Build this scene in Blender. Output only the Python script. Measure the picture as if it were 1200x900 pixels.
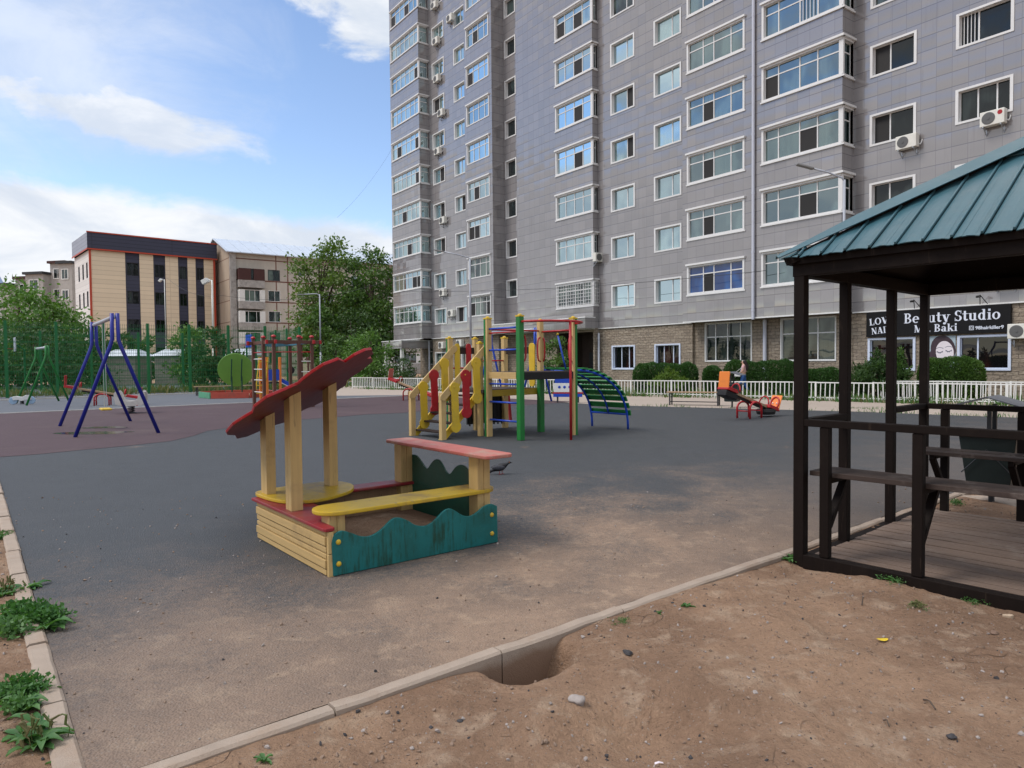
import bpy, bmesh, math, random
import numpy as np
from mathutils import Vector, Matrix
R = math.radians
sc = bpy.context.scene
for o in list(bpy.data.objects): bpy.data.objects.remove(o)
# ------------------------------------------------------------------ camera
FPX, PITCH, ROLL, EYE = 824.2, R(1.809), R(-0.544), 1.6
cd = bpy.data.cameras.new("camera"); cam = bpy.data.objects.new("camera", cd); sc.collection.objects.link(cam)
cd.sensor_width = 36; cd.lens = 36*FPX/1200; cd.clip_end = 20000; cd.clip_start = .05
cam.matrix_world = Matrix.Translation((0,0,EYE)) @ Matrix.Rotation(R(90)-PITCH,4,'X') @ Matrix.Rotation(ROLL,4,'Z')
sc.camera = cam
# ------------------------------------------------------------------ world, sun, exposure
SUN_EL, SUN_AZ = 52, -100      # azimuth from +Y (forward), clockwise positive
w = bpy.data.worlds.new("World"); sc.world = w; w.use_nodes = True
wt = w.node_tree; wt.nodes.clear()
class NT:
    """small shader-node writer"""
    def __init__(s, tree): s.t = tree
    def n(s, typ, **kw):
        nd = s.t.nodes.new(typ)
        for k, v in kw.items(): setattr(nd, k, v)
        return nd
    def put(s, sock, v):
        if isinstance(v, bpy.types.NodeSocket): s.t.links.new(v, sock)
        elif v is not None:
            try: sock.default_value = v
            except Exception:
                sock.default_value = (*v, 1) if hasattr(v,'__len__') and len(v)==3 else v
    def m(s, op, a, b=None, c=None, clamp=False):
        nd = s.n('ShaderNodeMath', operation=op, use_clamp=clamp)
        s.put(nd.inputs[0], a); s.put(nd.inputs[1], b); s.put(nd.inputs[2], c)
        return nd.outputs[0]
    def mix(s, f, a, b, blend='MIX'):
        nd = s.n('ShaderNodeMix', data_type='RGBA', blend_type=blend)
        s.put(nd.inputs[0], f); s.put(nd.inputs[6], a); s.put(nd.inputs[7], b)
        return nd.outputs[2]
    def ss(s, x, lo, hi):      # smoothstep to 0..1
        nd = s.n('ShaderNodeMapRange', interpolation_type='SMOOTHSTEP')
        s.put(nd.inputs[0], x); nd.inputs[1].default_value = lo; nd.inputs[2].default_value = hi
        return nd.outputs[0]
    def noise(s, vec, scale, detail=4, rough=.55, dist=0):
        nd = s.n('ShaderNodeTexNoise'); s.put(nd.inputs['Vector'], vec)
        nd.inputs['Scale'].default_value = scale; nd.inputs['Detail'].default_value = detail
        nd.inputs['Roughness'].default_value = rough; nd.inputs['Distortion'].default_value = dist
        return nd.outputs['Fac']
    def scaled(s, vec, sx, sy, sz):
        nd = s.n('ShaderNodeVectorMath', operation='MULTIPLY'); s.put(nd.inputs[0], vec); nd.inputs[1].default_value = (sx,sy,sz)
        return nd.outputs[0]
    def sep(s, vec):
        nd = s.n('ShaderNodeSeparateXYZ'); s.put(nd.inputs[0], vec); return nd.outputs
    def comb(s, x, y, z):
        nd = s.n('ShaderNodeCombineXYZ'); s.put(nd.inputs[0], x); s.put(nd.inputs[1], y); s.put(nd.inputs[2], z); return nd.outputs[0]
    def obj(s): return s.n('ShaderNodeTexCoord').outputs['Object']
    def bump(s, h, strength, dist, normal=None):
        nd = s.n('ShaderNodeBump'); nd.inputs['Strength'].default_value = strength; nd.inputs['Distance'].default_value = dist
        s.put(nd.inputs['Height'], h)
        if normal: s.put(nd.inputs['Normal'], normal)
        return nd.outputs[0]
W_ = NT(wt)
def build_world():
    t = W_
    d = t.n('ShaderNodeTexCoord').outputs['Generated']
    x, y, z = t.sep(d)[:3]
    sky = t.n('ShaderNodeTexSky', sky_type='NISHITA', sun_disc=False)
    sky.sun_elevation = R(SUN_EL); sky.sun_rotation = R(SUN_AZ); sky.altitude = 800; sky.air_density = 1.0; sky.dust_density = .25; sky.ozone_density = 1.4
    el = t.m('MULTIPLY', t.m('ARCSINE', z), 57.2958)
    az = t.m('MULTIPLY', t.m('ARCTAN2', x, y), 57.2958)
    # clouds live on a plane high above: project the direction on it so they foreshorten towards the horizon
    zc = t.m('ADD', t.m('MAXIMUM', z, 0), .12)
    pv = t.comb(t.m('DIVIDE', x, zc), t.m('DIVIDE', y, zc), 0)
    n1 = t.noise(pv, 1.3, 5, .6, .3)
    n2 = t.noise(t.scaled(d, 1,1,1.9), 8, 6, .6, .3)
    n3 = t.noise(t.scaled(d, 1,1,1.7), 5, 6, .66, .7)
    def blob(a0, e0, ra, re, rot=0):
        da = t.m('SUBTRACT', az, a0); de = t.m('SUBTRACT', el, e0)
        c, s_ = math.cos(R(rot)), math.sin(R(rot))
        u = t.m('DIVIDE', t.m('ADD', t.m('MULTIPLY', da, c), t.m('MULTIPLY', de, s_)), ra)
        v = t.m('DIVIDE', t.m('SUBTRACT', t.m('MULTIPLY', de, c), t.m('MULTIPLY', da, s_)), re)
        return t.m('SUBTRACT', 1.0, t.m('SQRT', t.m('ADD', t.m('MULTIPLY', u, u), t.m('MULTIPLY', v, v))))
    nn = t.m('SUBTRACT', n2, .5)
    band = t.m('ADD', t.m('DIVIDE', t.m('SUBTRACT', t.m('SUBTRACT', 13.1, t.m('MULTIPLY', t.m('ADD', az, 36), .085)), el), 3.0), t.m('MULTIPLY', nn, 1.4))
    band = t.ss(band, -.05, .5)
    low = t.ss(t.m('ADD', el, t.m('MULTIPLY', nn, 9)), .5, 4.5)
    wide = t.ss(az, -20, -36)
    band = t.m('MULTIPLY', band, t.m('MAXIMUM', low, t.m('SUBTRACT', 1, t.m('MULTIPLY', wide, .75))))
    b2 = t.ss(t.m('ADD', blob(-10, 28.5, 9.5, 6.2, 0), t.m('MULTIPLY', nn, 1.7)), .05, .42)
    b3 = t.ss(t.m('ADD', blob(-28.5, 16.6, 9.0, 2.2, -9), t.m('MULTIPLY', nn, 2.2)), -.05, .55)
    wash = t.ss(t.m('ADD', blob(-33, 21, 17, 8.5, 8), t.m('MULTIPLY', t.m('SUBTRACT', n3, .5), 1.5)), -.15, .95)
    # rest of the sky, out of the frame: broken cloud
    outside = t.m('MAXIMUM', t.m('MAXIMUM', t.ss(az, 8, 25), t.ss(az, -44, -60)), t.ss(el, 33, 45))
    side = t.m('MAXIMUM', t.m('MAXIMUM', t.ss(az, 10, 30), t.ss(az, -112, -130)), t.ss(el, 40, 55))
    gen = t.m('MULTIPLY', t.m('MAXIMUM', t.ss(n1, .49, .63), t.m('MULTIPLY', side, t.ss(n1, .28, .44))), outside)
    cl = t.m('MAXIMUM', t.m('MAXIMUM', band, b2), t.m('MAXIMUM', t.m('MULTIPLY', b3, .92), t.m('MULTIPLY', wash, .58)))
    cl = t.m('MAXIMUM', cl, gen)
    shade = t.mix(t.ss(t.noise(t.scaled(d,1,1,2.5), 5, 7, .6, .5), .36, .66), (3.75,4.1,4.65,1), (5.15,5.25,5.4,1))
    over = t.m('ADD', 1.0, t.m('MULTIPLY', t.ss(el, 42, 62), .95)); sh_ = t.n('ShaderNodeVectorMath', operation='SCALE'); t.put(sh_.inputs[0], shade); t.put(sh_.inputs[3], over); shade = sh_.outputs[0]  # unseen overhead cloud thickened and brightened to add white light on the ground
    skyb = t.mix(1.0, sky.outputs[0], (1.16,1.12,1.12,1), 'MULTIPLY')
    col = t.mix(cl, skyb, shade)
    bg = t.n('ShaderNodeBackground'); t.put(bg.inputs[0], col); bg.inputs[1].default_value = .085
    out = t.n('ShaderNodeOutputWorld'); wt.links.new(bg.outputs[0], out.inputs[0])
build_world()
sl = bpy.data.lights.new("sun", 'SUN'); sun = bpy.data.objects.new("sun", sl); sc.collection.objects.link(sun)
sl.energy = 1.05; sl.angle = R(22); sl.color = (1, .93, .84)
a = R(SUN_AZ); e = R(SUN_EL)
sd = Vector((math.sin(a)*math.cos(e), math.cos(a)*math.cos(e), math.sin(e)))
sun.rotation_euler = (-sd).to_track_quat('-Z','Y').to_euler(); sun.location = sd*60
vs = sc.view_settings; vs.view_transform = 'Standard'; vs.look = 'None'; vs.exposure = 1.18; vs.gamma = 1; vs.use_curve_mapping = False
sc.cycles.max_bounces = 5; sc.cycles.diffuse_bounces = 3; sc.cycles.glossy_bounces = 3; sc.cycles.transmission_bounces = 2; sc.cycles.transparent_max_bounces = 4; w.cycles.sampling_method = 'MANUAL'; w.cycles.sample_map_resolution = 512; sc.cycles.use_denoising = True
# ------------------------------------------------------------------ site geometry: where the photographed points stand on the ground
def ray(px, py):
    x, y = (px-600)/FPX, (450-py)/FPX
    c, s = math.cos(ROLL), math.sin(ROLL); x, y = c*x-s*y, s*x+c*y
    return Vector((x, math.cos(PITCH)+y*math.sin(PITCH), -math.sin(PITCH)+y*math.cos(PITCH)))
def gp(px, py, z=0.0):
    d = ray(px, py); t = (z-EYE)/d.z; return Vector((d.x*t, d.y*t, z))
def at(px, py, Y):
    d = ray(px, py); t = Y/d.y; return Vector((d.x*t, Y, EYE+d.z*t))
# ------------------------------------------------------------------ object helpers
COL = sc.collection
FR = {}                                      # world matrix of every thing/part built
def tag(o, label, cat, group=None, kind=None):
    if label: o['label'] = label
    if cat: o['category'] = cat
    if group: o['group'] = group
    if kind: o['kind'] = kind
    return o
def thing(name, label, cat, loc=(0,0,0), rz=0, group=None):
    o = bpy.data.objects.new(name, None); COL.objects.link(o); o.empty_display_size = .2
    o.location = loc; o.rotation_euler = (0,0,rz)
    FR[o.name] = Matrix.Translation(Vector(loc)) @ Matrix.Rotation(rz,4,'Z')
    return tag(o, label, cat, group)
def copy_tree(o, parent=None):
    c = o.copy(); COL.objects.link(c)
    if parent: c.parent = parent
    FR[c.name] = FR.get(o.name, Matrix.Identity(4))
    for ch in list(o.children): copy_tree(ch, c)
    return c
def place(o, loc, rz=0, label=None, sc_=1):
    o.location = loc; o.rotation_euler = (0,0,rz); o.scale = (sc_,)*3
    if label: o['label'] = label
    return o
class MB:
    def __init__(s): s.v=[]; s.f=[]; s.mi=[]; s.cur=0
    def add(s, vs, fs):
        b=len(s.v); s.v += [tuple(v) for v in vs]; s.f += [tuple(i+b for i in f) for f in fs]; s.mi += [s.cur]*len(fs); return s
    def box(s, c, d, rot=None):
        c=Vector(c); hx,hy,hz=d[0]/2,d[1]/2,d[2]/2
        vs=[Vector((x,y,z)) for x in(-hx,hx) for y in(-hy,hy) for z in(-hz,hz)]
        if rot is not None: vs=[rot@v for v in vs]
        return s.add([v+c for v in vs], [(0,1,3,2),(4,6,7,5),(0,4,5,1),(2,3,7,6),(0,2,6,4),(1,5,7,3)])
    def bb(s, a, b):
        return s.box([(a[i]+b[i])/2 for i in range(3)], [abs(b[i]-a[i]) for i in range(3)])
    def pbox(s, P, a, b):          # box given in a mapped frame P(s,z,d)
        vs=[P(x,y,z) for x in(a[0],b[0]) for y in(a[1],b[1]) for z in(a[2],b[2])]
        return s.add(vs, [(0,1,3,2),(4,6,7,5),(0,4,5,1),(2,3,7,6),(0,2,6,4),(1,5,7,3)])
    def beam(s, p, q, wd, hg, up=(0,0,1)):
        p,q=Vector(p),Vector(q); d=(q-p); L=d.length; d.normalize(); up=Vector(up)
        x=d.cross(up)
        if x.length<1e-4: x=d.cross(Vector((1,0,0)))
        x.normalize(); z=x.cross(d)
        rot=Matrix((x,d,z)).transposed()
        return s.box((p+q)/2,(wd,L,hg),rot)
    def tube(s, pts, r, n=8, caps=True, closed=False):
        pts=[Vector(p) for p in pts]; N=len(pts); rs=r if hasattr(r,'__len__') else [r]*N
        up=None; base=len(s.v); vs=[]
        for i,p in enumerate(pts):
            if closed: t=pts[(i+1)%N]-pts[i-1]
            else: t=pts[min(i+1,N-1)]-pts[max(i-1,0)]
            t.normalize()
            if up is None:
                up=Vector((0,0,1)) if abs(t.z)<.9 else Vector((1,0,0))
            x=t.cross(up); x.normalize(); up=x.cross(t)
            for k in range(n):
                a_=2*math.pi*k/n; vs.append(p+(x*math.cos(a_)+up*math.sin(a_))*rs[i])
        fs=[]
        for i in range(N if closed else N-1):
            j=(i+1)%N
            for k in range(n): fs.append((i*n+k,i*n+(k+1)%n,j*n+(k+1)%n,j*n+k))
        if caps and not closed: fs += [tuple(range(n-1,-1,-1)), tuple((N-1)*n+k for k in range(n))]
        return s.add(vs,fs)
    def lathe(s, c, prof, n=16, axis=None):
        c=Vector(c); vs=[]; fs=[]; rot=axis.to_track_quat('Z','Y').to_matrix() if axis is not None else None
        for r,z in prof:
            for k in range(n):
                a_=2*math.pi*k/n; v=Vector((r*math.cos(a_),r*math.sin(a_),z)); vs.append(c+(rot@v if rot else v))
        for i in range(len(prof)-1):
            for k in range(n): fs.append((i*n+k,i*n+(k+1)%n,(i+1)*n+(k+1)%n,(i+1)*n+k))
        fs += [tuple(range(n-1,-1,-1)), tuple((len(prof)-1)*n+k for k in range(n))]
        return s.add(vs,fs)
    def ball(s, c, r, n=10, sq=(1,1,1)):
        c=Vector(c); m=max(4,n//2+1); vs=[]; fs=[]
        for i in range(m+1):
            t=math.pi*i/m
            for k in range(n):
                a_=2*math.pi*k/n; vs.append(c+Vector((r*sq[0]*math.sin(t)*math.cos(a_), r*sq[1]*math.sin(t)*math.sin(a_), r*sq[2]*math.cos(t))))
        for i in range(m):
            for k in range(n): fs.append((i*n+k,i*n+(k+1)%n,(i+1)*n+(k+1)%n,(i+1)*n+k))
        return s.add(vs,fs)
    def prism(s, P, poly, d0, d1):  # polygon in mapped frame P(s,z,d) extruded between d0 and d1
        n=len(poly); vs=[P(a_,b,d0) for a_,b in poly]+[P(a_,b,d1) for a_,b in poly]
        fs=[tuple(range(n-1,-1,-1)), tuple(range(n,2*n))]+[(i,(i+1)%n,n+(i+1)%n,n+i) for i in range(n)]
        return s.add(vs,fs)
    def quad(s, a, b, c, d): return s.add([a,b,c,d],[(0,1,2,3)])
    def build(s, name, mats, parent=None, bevel=0, smooth=False, world=False, recalc=True, label=None, seg=2):
        me=bpy.data.meshes.new(name)
        vs=s.v
        if world and parent is not None:
            inv=FR[parent.name].inverted(); vs=[inv@Vector(v) for v in vs]
        me.from_pydata([tuple(v) for v in vs],[],s.f)
        for m in (mats if isinstance(mats,(list,tuple)) else [mats]): me.materials.append(m)
        me.polygons.foreach_set('material_index', s.mi)
        if recalc:
            bm=bmesh.new(); bm.from_mesh(me); bmesh.ops.remove_doubles(bm,verts=bm.verts,dist=1e-6) if smooth else None
            bmesh.ops.recalc_face_normals(bm,faces=bm.faces); bm.to_mesh(me); bm.free()
        if smooth: me.polygons.foreach_set('use_smooth',[True]*len(me.polygons))
        me.update()
        o=bpy.data.objects.new(name,me); COL.objects.link(o)
        if parent is not None:
            o.parent=parent; FR[o.name]=FR[parent.name]
        else: FR[o.name]=Matrix.Identity(4)
        if bevel:
            b=o.modifiers.new('bevel','BEVEL'); b.width=bevel; b.segments=seg; b.limit_method='ANGLE'; b.angle_limit=R(40)
        if smooth and bevel==0:
            pass
        if label: o['label']=label
        return o
def zP(origin=(0,0,0), sx=(1,0,0), sz=(0,0,1)):
    o=Vector(origin); a_=Vector(sx).normalized(); b=Vector(sz).normalized(); c=a_.cross(b)   # outward = s x z
    return lambda s,z,d: o+a_*s+b*z+c*d
# ------------------------------------------------------------------ materials
MATS = {}
def mat(name):
    m=bpy.data.materials.new(name); m.use_nodes=True; t=NT(m.node_tree); b=m.node_tree.nodes['Principled BSDF']; MATS[name]=m
    return m,t,b
def lin(c): return tuple(((x/12.92) if x<=.04045 else ((x+.055)/1.055)**2.4) for x in c)
def simple(name, col, rough=.6, var=.18, vs_=5.0, grime=0.0, gcol=(.09,.07,.055), bump=0.0, bsc=90, spec=.35, metal=0, streak=0.0, chip=0.0, chipcol=(.3,.26,.2)):
    m,t,b=mat(name); v=t.obj()
    n=t.noise(v,vs_,6,.6)
    k=t.m('ADD',1-var,t.m('MULTIPLY',n,2*var))
    c=t.mix(1.0,(*col,1),t.comb(k,k,k),'MULTIPLY')
    if streak:
        s_=t.noise(t.scaled(v,30,30,3.2),1.0,5,.7,.3); s2_=t.noise(v,3.3,4,.6); c=t.mix(t.m('MULTIPLY',t.ss(t.m('ADD',s_,t.m('MULTIPLY',s2_,.7)),.84,1.08),streak),c,(*gcol,1))
    if grime:
        g=t.ss(t.noise(v,2.3,7,.68,.3),.47,.72); c=t.mix(t.m('MULTIPLY',g,grime),c,(*gcol,1))
    if chip:
        g=t.ss(t.noise(t.scaled(v,1,1,1),17,6,.72,.2),.585,.625); c=t.mix(t.m('MULTIPLY',g,chip),c,(*chipcol,1))
    t.put(b.inputs['Base Color'],c)
    rr=t.m('ADD',rough-.08,t.m('MULTIPLY',t.noise(v,vs_*3,4,.6),.16),clamp=True); t.put(b.inputs['Roughness'],rr)
    b.inputs['Specular IOR Level'].default_value=spec; b.inputs['Metallic'].default_value=metal
    if bump: t.put(b.inputs['Normal'],t.bump(t.noise(v,bsc,5,.65),bump,.01))
    return m
def wood(name, col, rough=.55, wear=.35, wcol=(.16,.11,.075), grain=(26,26,1.6), spec=.4):
    m,t,b=mat(name); v=t.obj(); b.inputs['Specular IOR Level'].default_value=spec
    g=t.noise(t.scaled(v,*grain),1.0,5,.65,.4)
    k=t.m('ADD',.72,t.m('MULTIPLY',g,.56)); c=t.mix(1.0,(*col,1),t.comb(k,k,k),'MULTIPLY')
    d=t.ss(t.noise(v,3.1,7,.7,.5),.5,.72); c=t.mix(t.m('MULTIPLY',d,wear),c,(*wcol,1))
    cr=t.ss(t.noise(t.scaled(v,*[q*1.6 for q in grain]),1.3,3,.5),.66,.7); c=t.mix(t.m('MULTIPLY',cr,.5*min(1,wear*2)),c,(.05,.035,.025,1))
    t.put(b.inputs['Base Color'],c); b.inputs['Roughness'].default_value=rough
    t.put(b.inputs['Normal'],t.bump(g,.25,.006)); return m
cream = wood('cream_paint',(.50,.345,.145),.55,.38,(.30,.2,.1))
cream_grain_x = wood('cream_plank_paint',(.47,.32,.135),.55,.4,(.22,.14,.07),(1.6,1.6,40))
yellow = simple('yellow_paint',(.60,.40,.03),.42,.12,4,.3,(.22,.15,.06),bump=.05,chip=.35,chipcol=(.32,.25,.12))
yellow_worn = simple('worn_yellow_paint',(.52,.345,.028),.42,.15,4,.95,(.24,.155,.075),bump=.08,chip=.6,chipcol=(.28,.2,.12))
red = simple('red_paint',(.36,.012,.018),.38,.18,4,.25,(.12,.05,.04),bump=.04,chip=.28,chipcol=(.30,.12,.09))
darkred = simple('dark_red_paint',(.25,.018,.026),.42,.2,5,.55,(.17,.08,.06),bump=.08,streak=.4,chip=.4,chipcol=(.26,.13,.1))
redworn = simple('worn_red_plank',(.43,.12,.10),.5,.2,5,.9,(.36,.26,.20),bump=.12,chip=.5,chipcol=(.4,.28,.22))
teal = simple('teal_paint',(.010,.135,.135),.42,.25,3,.35,(.012,.05,.03),bump=.06,streak=.9,chip=.15,chipcol=(.06,.2,.19))
dkgreen = simple('dark_green_paint',(.012,.075,.05),.45,.2,5,.3,bump=.06)
green = simple('green_paint',(.012,.16,.03),.4,.15,5,.2,bump=.04)
fgreen = simple('fence_green',(.008,.125,.035),.5,.12,3,.05)
blue = simple('blue_paint',(.012,.02,.24),.35,.15,5,.15)
rblue = simple('bright_blue_paint',(.012,.06,.42),.35,.12,5,.15)
brown_dk = wood('dark_stained_wood',(.022,.012,.009),.6,.3,(.06,.04,.03),spec=.25)
brown_frame = wood('brown_stained_post',(.10,.042,.028),.55,.3,(.12,.07,.05))
black = simple('black_plastic',(.008,.008,.009),.55,.2,6,.2,(.03,.025,.02),spec=.3)
white = simple('white_paint',(.66,.66,.66),.45,.06,4,.12,(.38,.35,.31))
whitemetal = simple('white_fence_paint',(.70,.70,.68),.5,.08,4,.25,(.4,.36,.3))
steel = simple('galvanised_steel',(.42,.44,.47),.4,.12,5,.1,metal=.6)
pole_grey = simple('grey_lamp_paint',(.34,.36,.41),.4,.08,3,.1)
ac_white = simple('ac_casing',(.66,.65,.60),.5,.06,6,.2,(.35,.32,.27))
grille = simple('dark_grille',(.10,.10,.10),.5,.15,20)
orange = simple('orange_paint',(.68,.19,.03),.4,.12,5,.15)
beam_wood = wood('weathered_beam',(.33,.22,.13),.6,.4)
darkmetal = simple('dark_metal',(.03,.032,.036),.45,.2,6,.2)
roofmetal = simple('pale_metal_roof',(.52,.57,.64),.4,.12,1.2,.25,(.35,.3,.28),metal=.2)
def kerb_soil(m):
    t=NT(m.node_tree); b=m.node_tree.nodes['Principled BSDF']; v=t.n('ShaderNodeNewGeometry').outputs['Position']; z=t.sep(v)[2]
    old=b.inputs['Base Color'].links[0].from_socket
    f=t.ss(t.m('ADD',z,t.m('MULTIPLY',t.m('SUBTRACT',t.noise(v,9,6,.7),.5),.10)),-.01,-.075)
    t.put(b.inputs['Base Color'],t.mix(t.m('MULTIPLY',f,.85),old,(.20,.125,.085,1)))
concrete = simple('kerb_concrete',(.33,.265,.215),.9,.22,6,.7,(.27,.185,.13),bump=.6,bsc=120,spec=.2)
hillm = simple('hill_haze_blue',(.26,.34,.47),.9,.2,.004)  # distance haze painted into the hill as an even pale blue
skin = simple('skin',(.50,.30,.22),.5,.06,8)
hairm = simple('dark_hair',(.018,.012,.010),.5,.2,20)
pinkc = simple('pink_cloth',(.60,.36,.36),.8,.1,10)
denim = simple('denim',(.035,.10,.30),.8,.25,14)
# gazebo
teal_roof = simple('teal_roof_metal',(.034,.094,.118),.36,.14,2.5,.3,(.10,.135,.14),bump=.03,bsc=12,streak=.15)
gz_wood = wood('gazebo_dark_stain',(.0085,.0052,.0042),.65,.3,(.022,.015,.012),spec=.12)
bench_wood = wood('gazebo_bench_weathered',(.045,.031,.026),.65,.75,(.17,.14,.125),(1.2,34,34),spec=.25)
deck_wood = wood('deck_board',(.17,.122,.096),.75,.7,(.25,.205,.175),(1.2,34,34),spec=.25)
def glass(name, tint, curt, ior=1.72, lo=.5, mirror=0):
    m,t,b=mat(name); v=t.obj()
    x,y,z=t.sep(v)[:3]
    ri=t.n('ShaderNodeObjectInfo').outputs['Random']
    fold=t.noise(t.comb(t.m('MULTIPLY',t.m('ADD',x,y),9),t.m('MULTIPLY',ri,50),t.m('MULTIPLY',z,.25)),1.0,3,.6)
    blk=t.noise(t.comb(t.m('MULTIPLY',t.m('ADD',x,y),.9),t.m('MULTIPLY',ri,90),t.m('MULTIPLY',z,.5)),1.0,2,.5)
    f=t.m('MULTIPLY',t.ss(blk,lo,lo+.14),t.m('ADD',.35,t.m('MULTIPLY',fold,.9)))
    c=t.mix(f,(*tint,1),(*curt,1))
    t.put(b.inputs['Base Color'],c); b.inputs['Roughness'].default_value=.012; b.inputs['IOR'].default_value=ior
    wob=t.n('ShaderNodeTexNoise'); t.put(wob.inputs['Vector'],v); wob.inputs['Scale'].default_value=.9; wob.inputs['Detail'].default_value=1
    nb=t.bump(wob.outputs['Fac'],.10,.05); t.put(b.inputs['Normal'],nb)
    if mirror:
        gl=t.n('ShaderNodeBsdfAnisotropic') if False else t.n('ShaderNodeBsdfGlossy'); gl.inputs['Roughness'].default_value=.01; gl.inputs['Color'].default_value=(.72,.92,.98,1); t.put(gl.inputs['Normal'],nb)
        ms=t.n('ShaderNodeMixShader'); t.put(ms.inputs[0],t.m('ADD',mirror*.75,t.m('MULTIPLY',ri,mirror*.5))); m.node_tree.links.new(b.outputs[0],ms.inputs[1]); m.node_tree.links.new(gl.outputs[0],ms.inputs[2])
        out=[q for q in m.node_tree.nodes if q.type=='OUTPUT_MATERIAL'][0]; m.node_tree.links.new(ms.outputs[0],out.inputs[0])
    return m
pane_a = glass('window_glass',(.007,.013,.014),(.055,.085,.08))
pane_b = glass('window_glass_curtained',(.014,.028,.028),(.13,.18,.155),1.8,.42)
pane_ma = glass('mirror_window_glass',(.010,.02,.022),(.07,.11,.105),1.6,.5,.50)
pane_mb = glass('mirror_window_glass_curtained',(.03,.055,.055),(.20,.27,.24),1.6,.40,.40)
pane_p5 = glass('bay_window_glass',(.008,.016,.016),(.07,.105,.095),1.6,.46,.16)
pane_c = glass('window_glass_dark_interior',(.005,.008,.008),(.03,.04,.038),1.5,.52)
pane_e = glass('window_glass_blinds',(.016,.02,.018),(.075,.09,.075),1.5,.40)
pane_blue = glass('window_glass_blue_film',(.005,.03,.13),(.01,.09,.30))
m,t,b=mat('open_sash_dark'); b.inputs['Base Color'].default_value=(.008,.007,.007,1); b.inputs['Roughness'].default_value=.7
sash_dark=m
# tower cladding: glossy square tiles, each set a hair out of true
def cladding():
    m,t,b=mat('tower_cladding'); v=t.obj(); x,y,z=t.sep(v)[:3]
    T=.6
    s_=t.m('DIVIDE',t.m('ADD',x,y),T); r=t.m('DIVIDE',t.m('ADD',z,.05),T)
    fs=t.m('FRACT',s_); fr=t.m('FRACT',r)
    wn=t.n('ShaderNodeTexWhiteNoise',noise_dimensions='2D'); t.put(wn.inputs[0],t.comb(t.m('FLOOR',s_),t.m('FLOOR',r),0))
    es=t.m('MINIMUM',fs,t.m('SUBTRACT',1,fs)); er=t.m('MINIMUM',fr,t.m('SUBTRACT',1,fr))
    js=t.m('SUBTRACT',1,t.ss(es,.008,.022)); jr=t.m('SUBTRACT',1,t.ss(er,.014,.034))
    j=t.m('MAXIMUM',t.m('MULTIPLY',js,.5),t.m('MULTIPLY',jr,.8))
    k=t.m('ADD',.91,t.m('MULTIPLY',wn.outputs['Value'],.17))
    c=t.mix(1.0,(.218,.206,.209,1),t.comb(k,k,k),'MULTIPLY')
    big=t.ss(t.noise(t.scaled(v,.35,.35,.12),1,5,.6),.35,.75); c=t.mix(t.m('MULTIPLY',big,.12),c,(.22,.20,.2,1))
    st=t.ss(t.noise(t.scaled(v,3.2,3.2,.22),1,5,.65),.56,.76); c=t.mix(t.m('MULTIPLY',st,.30),c,(.12,.105,.1,1))
    c=t.mix(j,c,(.075,.07,.078,1))
    t.put(b.inputs['Base Color'],c); b.inputs['Roughness'].default_value=.09; b.inputs['IOR'].default_value=2.0
    g=t.n('ShaderNodeNewGeometry').outputs['Normal']
    tilt=t.n('ShaderNodeVectorMath',operation='SUBTRACT'); t.put(tilt.inputs[0],wn.outputs['Color']); tilt.inputs[1].default_value=(.5,.5,.5)
    sca=t.n('ShaderNodeVectorMath',operation='SCALE'); t.put(sca.inputs[0],tilt.outputs[0]); sca.inputs[3].default_value=.035
    pil=t.comb(0,0,t.m('MULTIPLY',t.m('SUBTRACT',fr,.5),.05))
    ad=t.n('ShaderNodeVectorMath',operation='ADD'); t.put(ad.inputs[0],g); t.put(ad.inputs[1],sca.outputs[0])
    ad2=t.n('ShaderNodeVectorMath',operation='ADD'); t.put(ad2.inputs[0],ad.outputs[0]); t.put(ad2.inputs[1],pil)
    no=t.n('ShaderNodeVectorMath',operation='NORMALIZE'); t.put(no.inputs[0],ad2.outputs[0])
    t.put(b.inputs['Normal'],t.bump(t.m('SUBTRACT',1,j),.08,.01,no.outputs[0]))
    return m
clad=cladding()
def stone():
    m,t,b=mat('rough_tan_stone'); v=t.obj(); x,y,z=t.sep(v)[:3]
    br=t.n('ShaderNodeTexBrick'); t.put(br.inputs['Vector'],t.comb(t.m('ADD',t.m('ADD',x,y),t.m('MULTIPLY',t.noise(v,1.7,3),.3)),t.m('ADD',z,t.m('MULTIPLY',t.noise(v,2.5,3),.12)),0))
    br.inputs['Scale'].default_value=1; br.inputs['Brick Width'].default_value=.42; br.inputs['Row Height'].default_value=.16; br.inputs['Mortar Size'].default_value=.012; br.offset=.5
    br.inputs['Color1'].default_value=(.35,.29,.225,1); br.inputs['Color2'].default_value=(.26,.21,.162,1); br.inputs['Mortar'].default_value=(.17,.135,.105,1)
    n=t.noise(t.scaled(v,1,1,1.8),5.5,8,.7)
    k=t.m('ADD',.5,n); c=t.mix(1.0,br.outputs['Color'],t.comb(k,k,k),'MULTIPLY')
    t.put(b.inputs['Base Color'],c); b.inputs['Roughness'].default_value=.9
    h=t.m('SUBTRACT',n,t.m('MULTIPLY',br.outputs['Fac'],.5))
    t.put(b.inputs['Normal'],t.bump(h,1.0,.12)); return m
stonem=stone()
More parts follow.
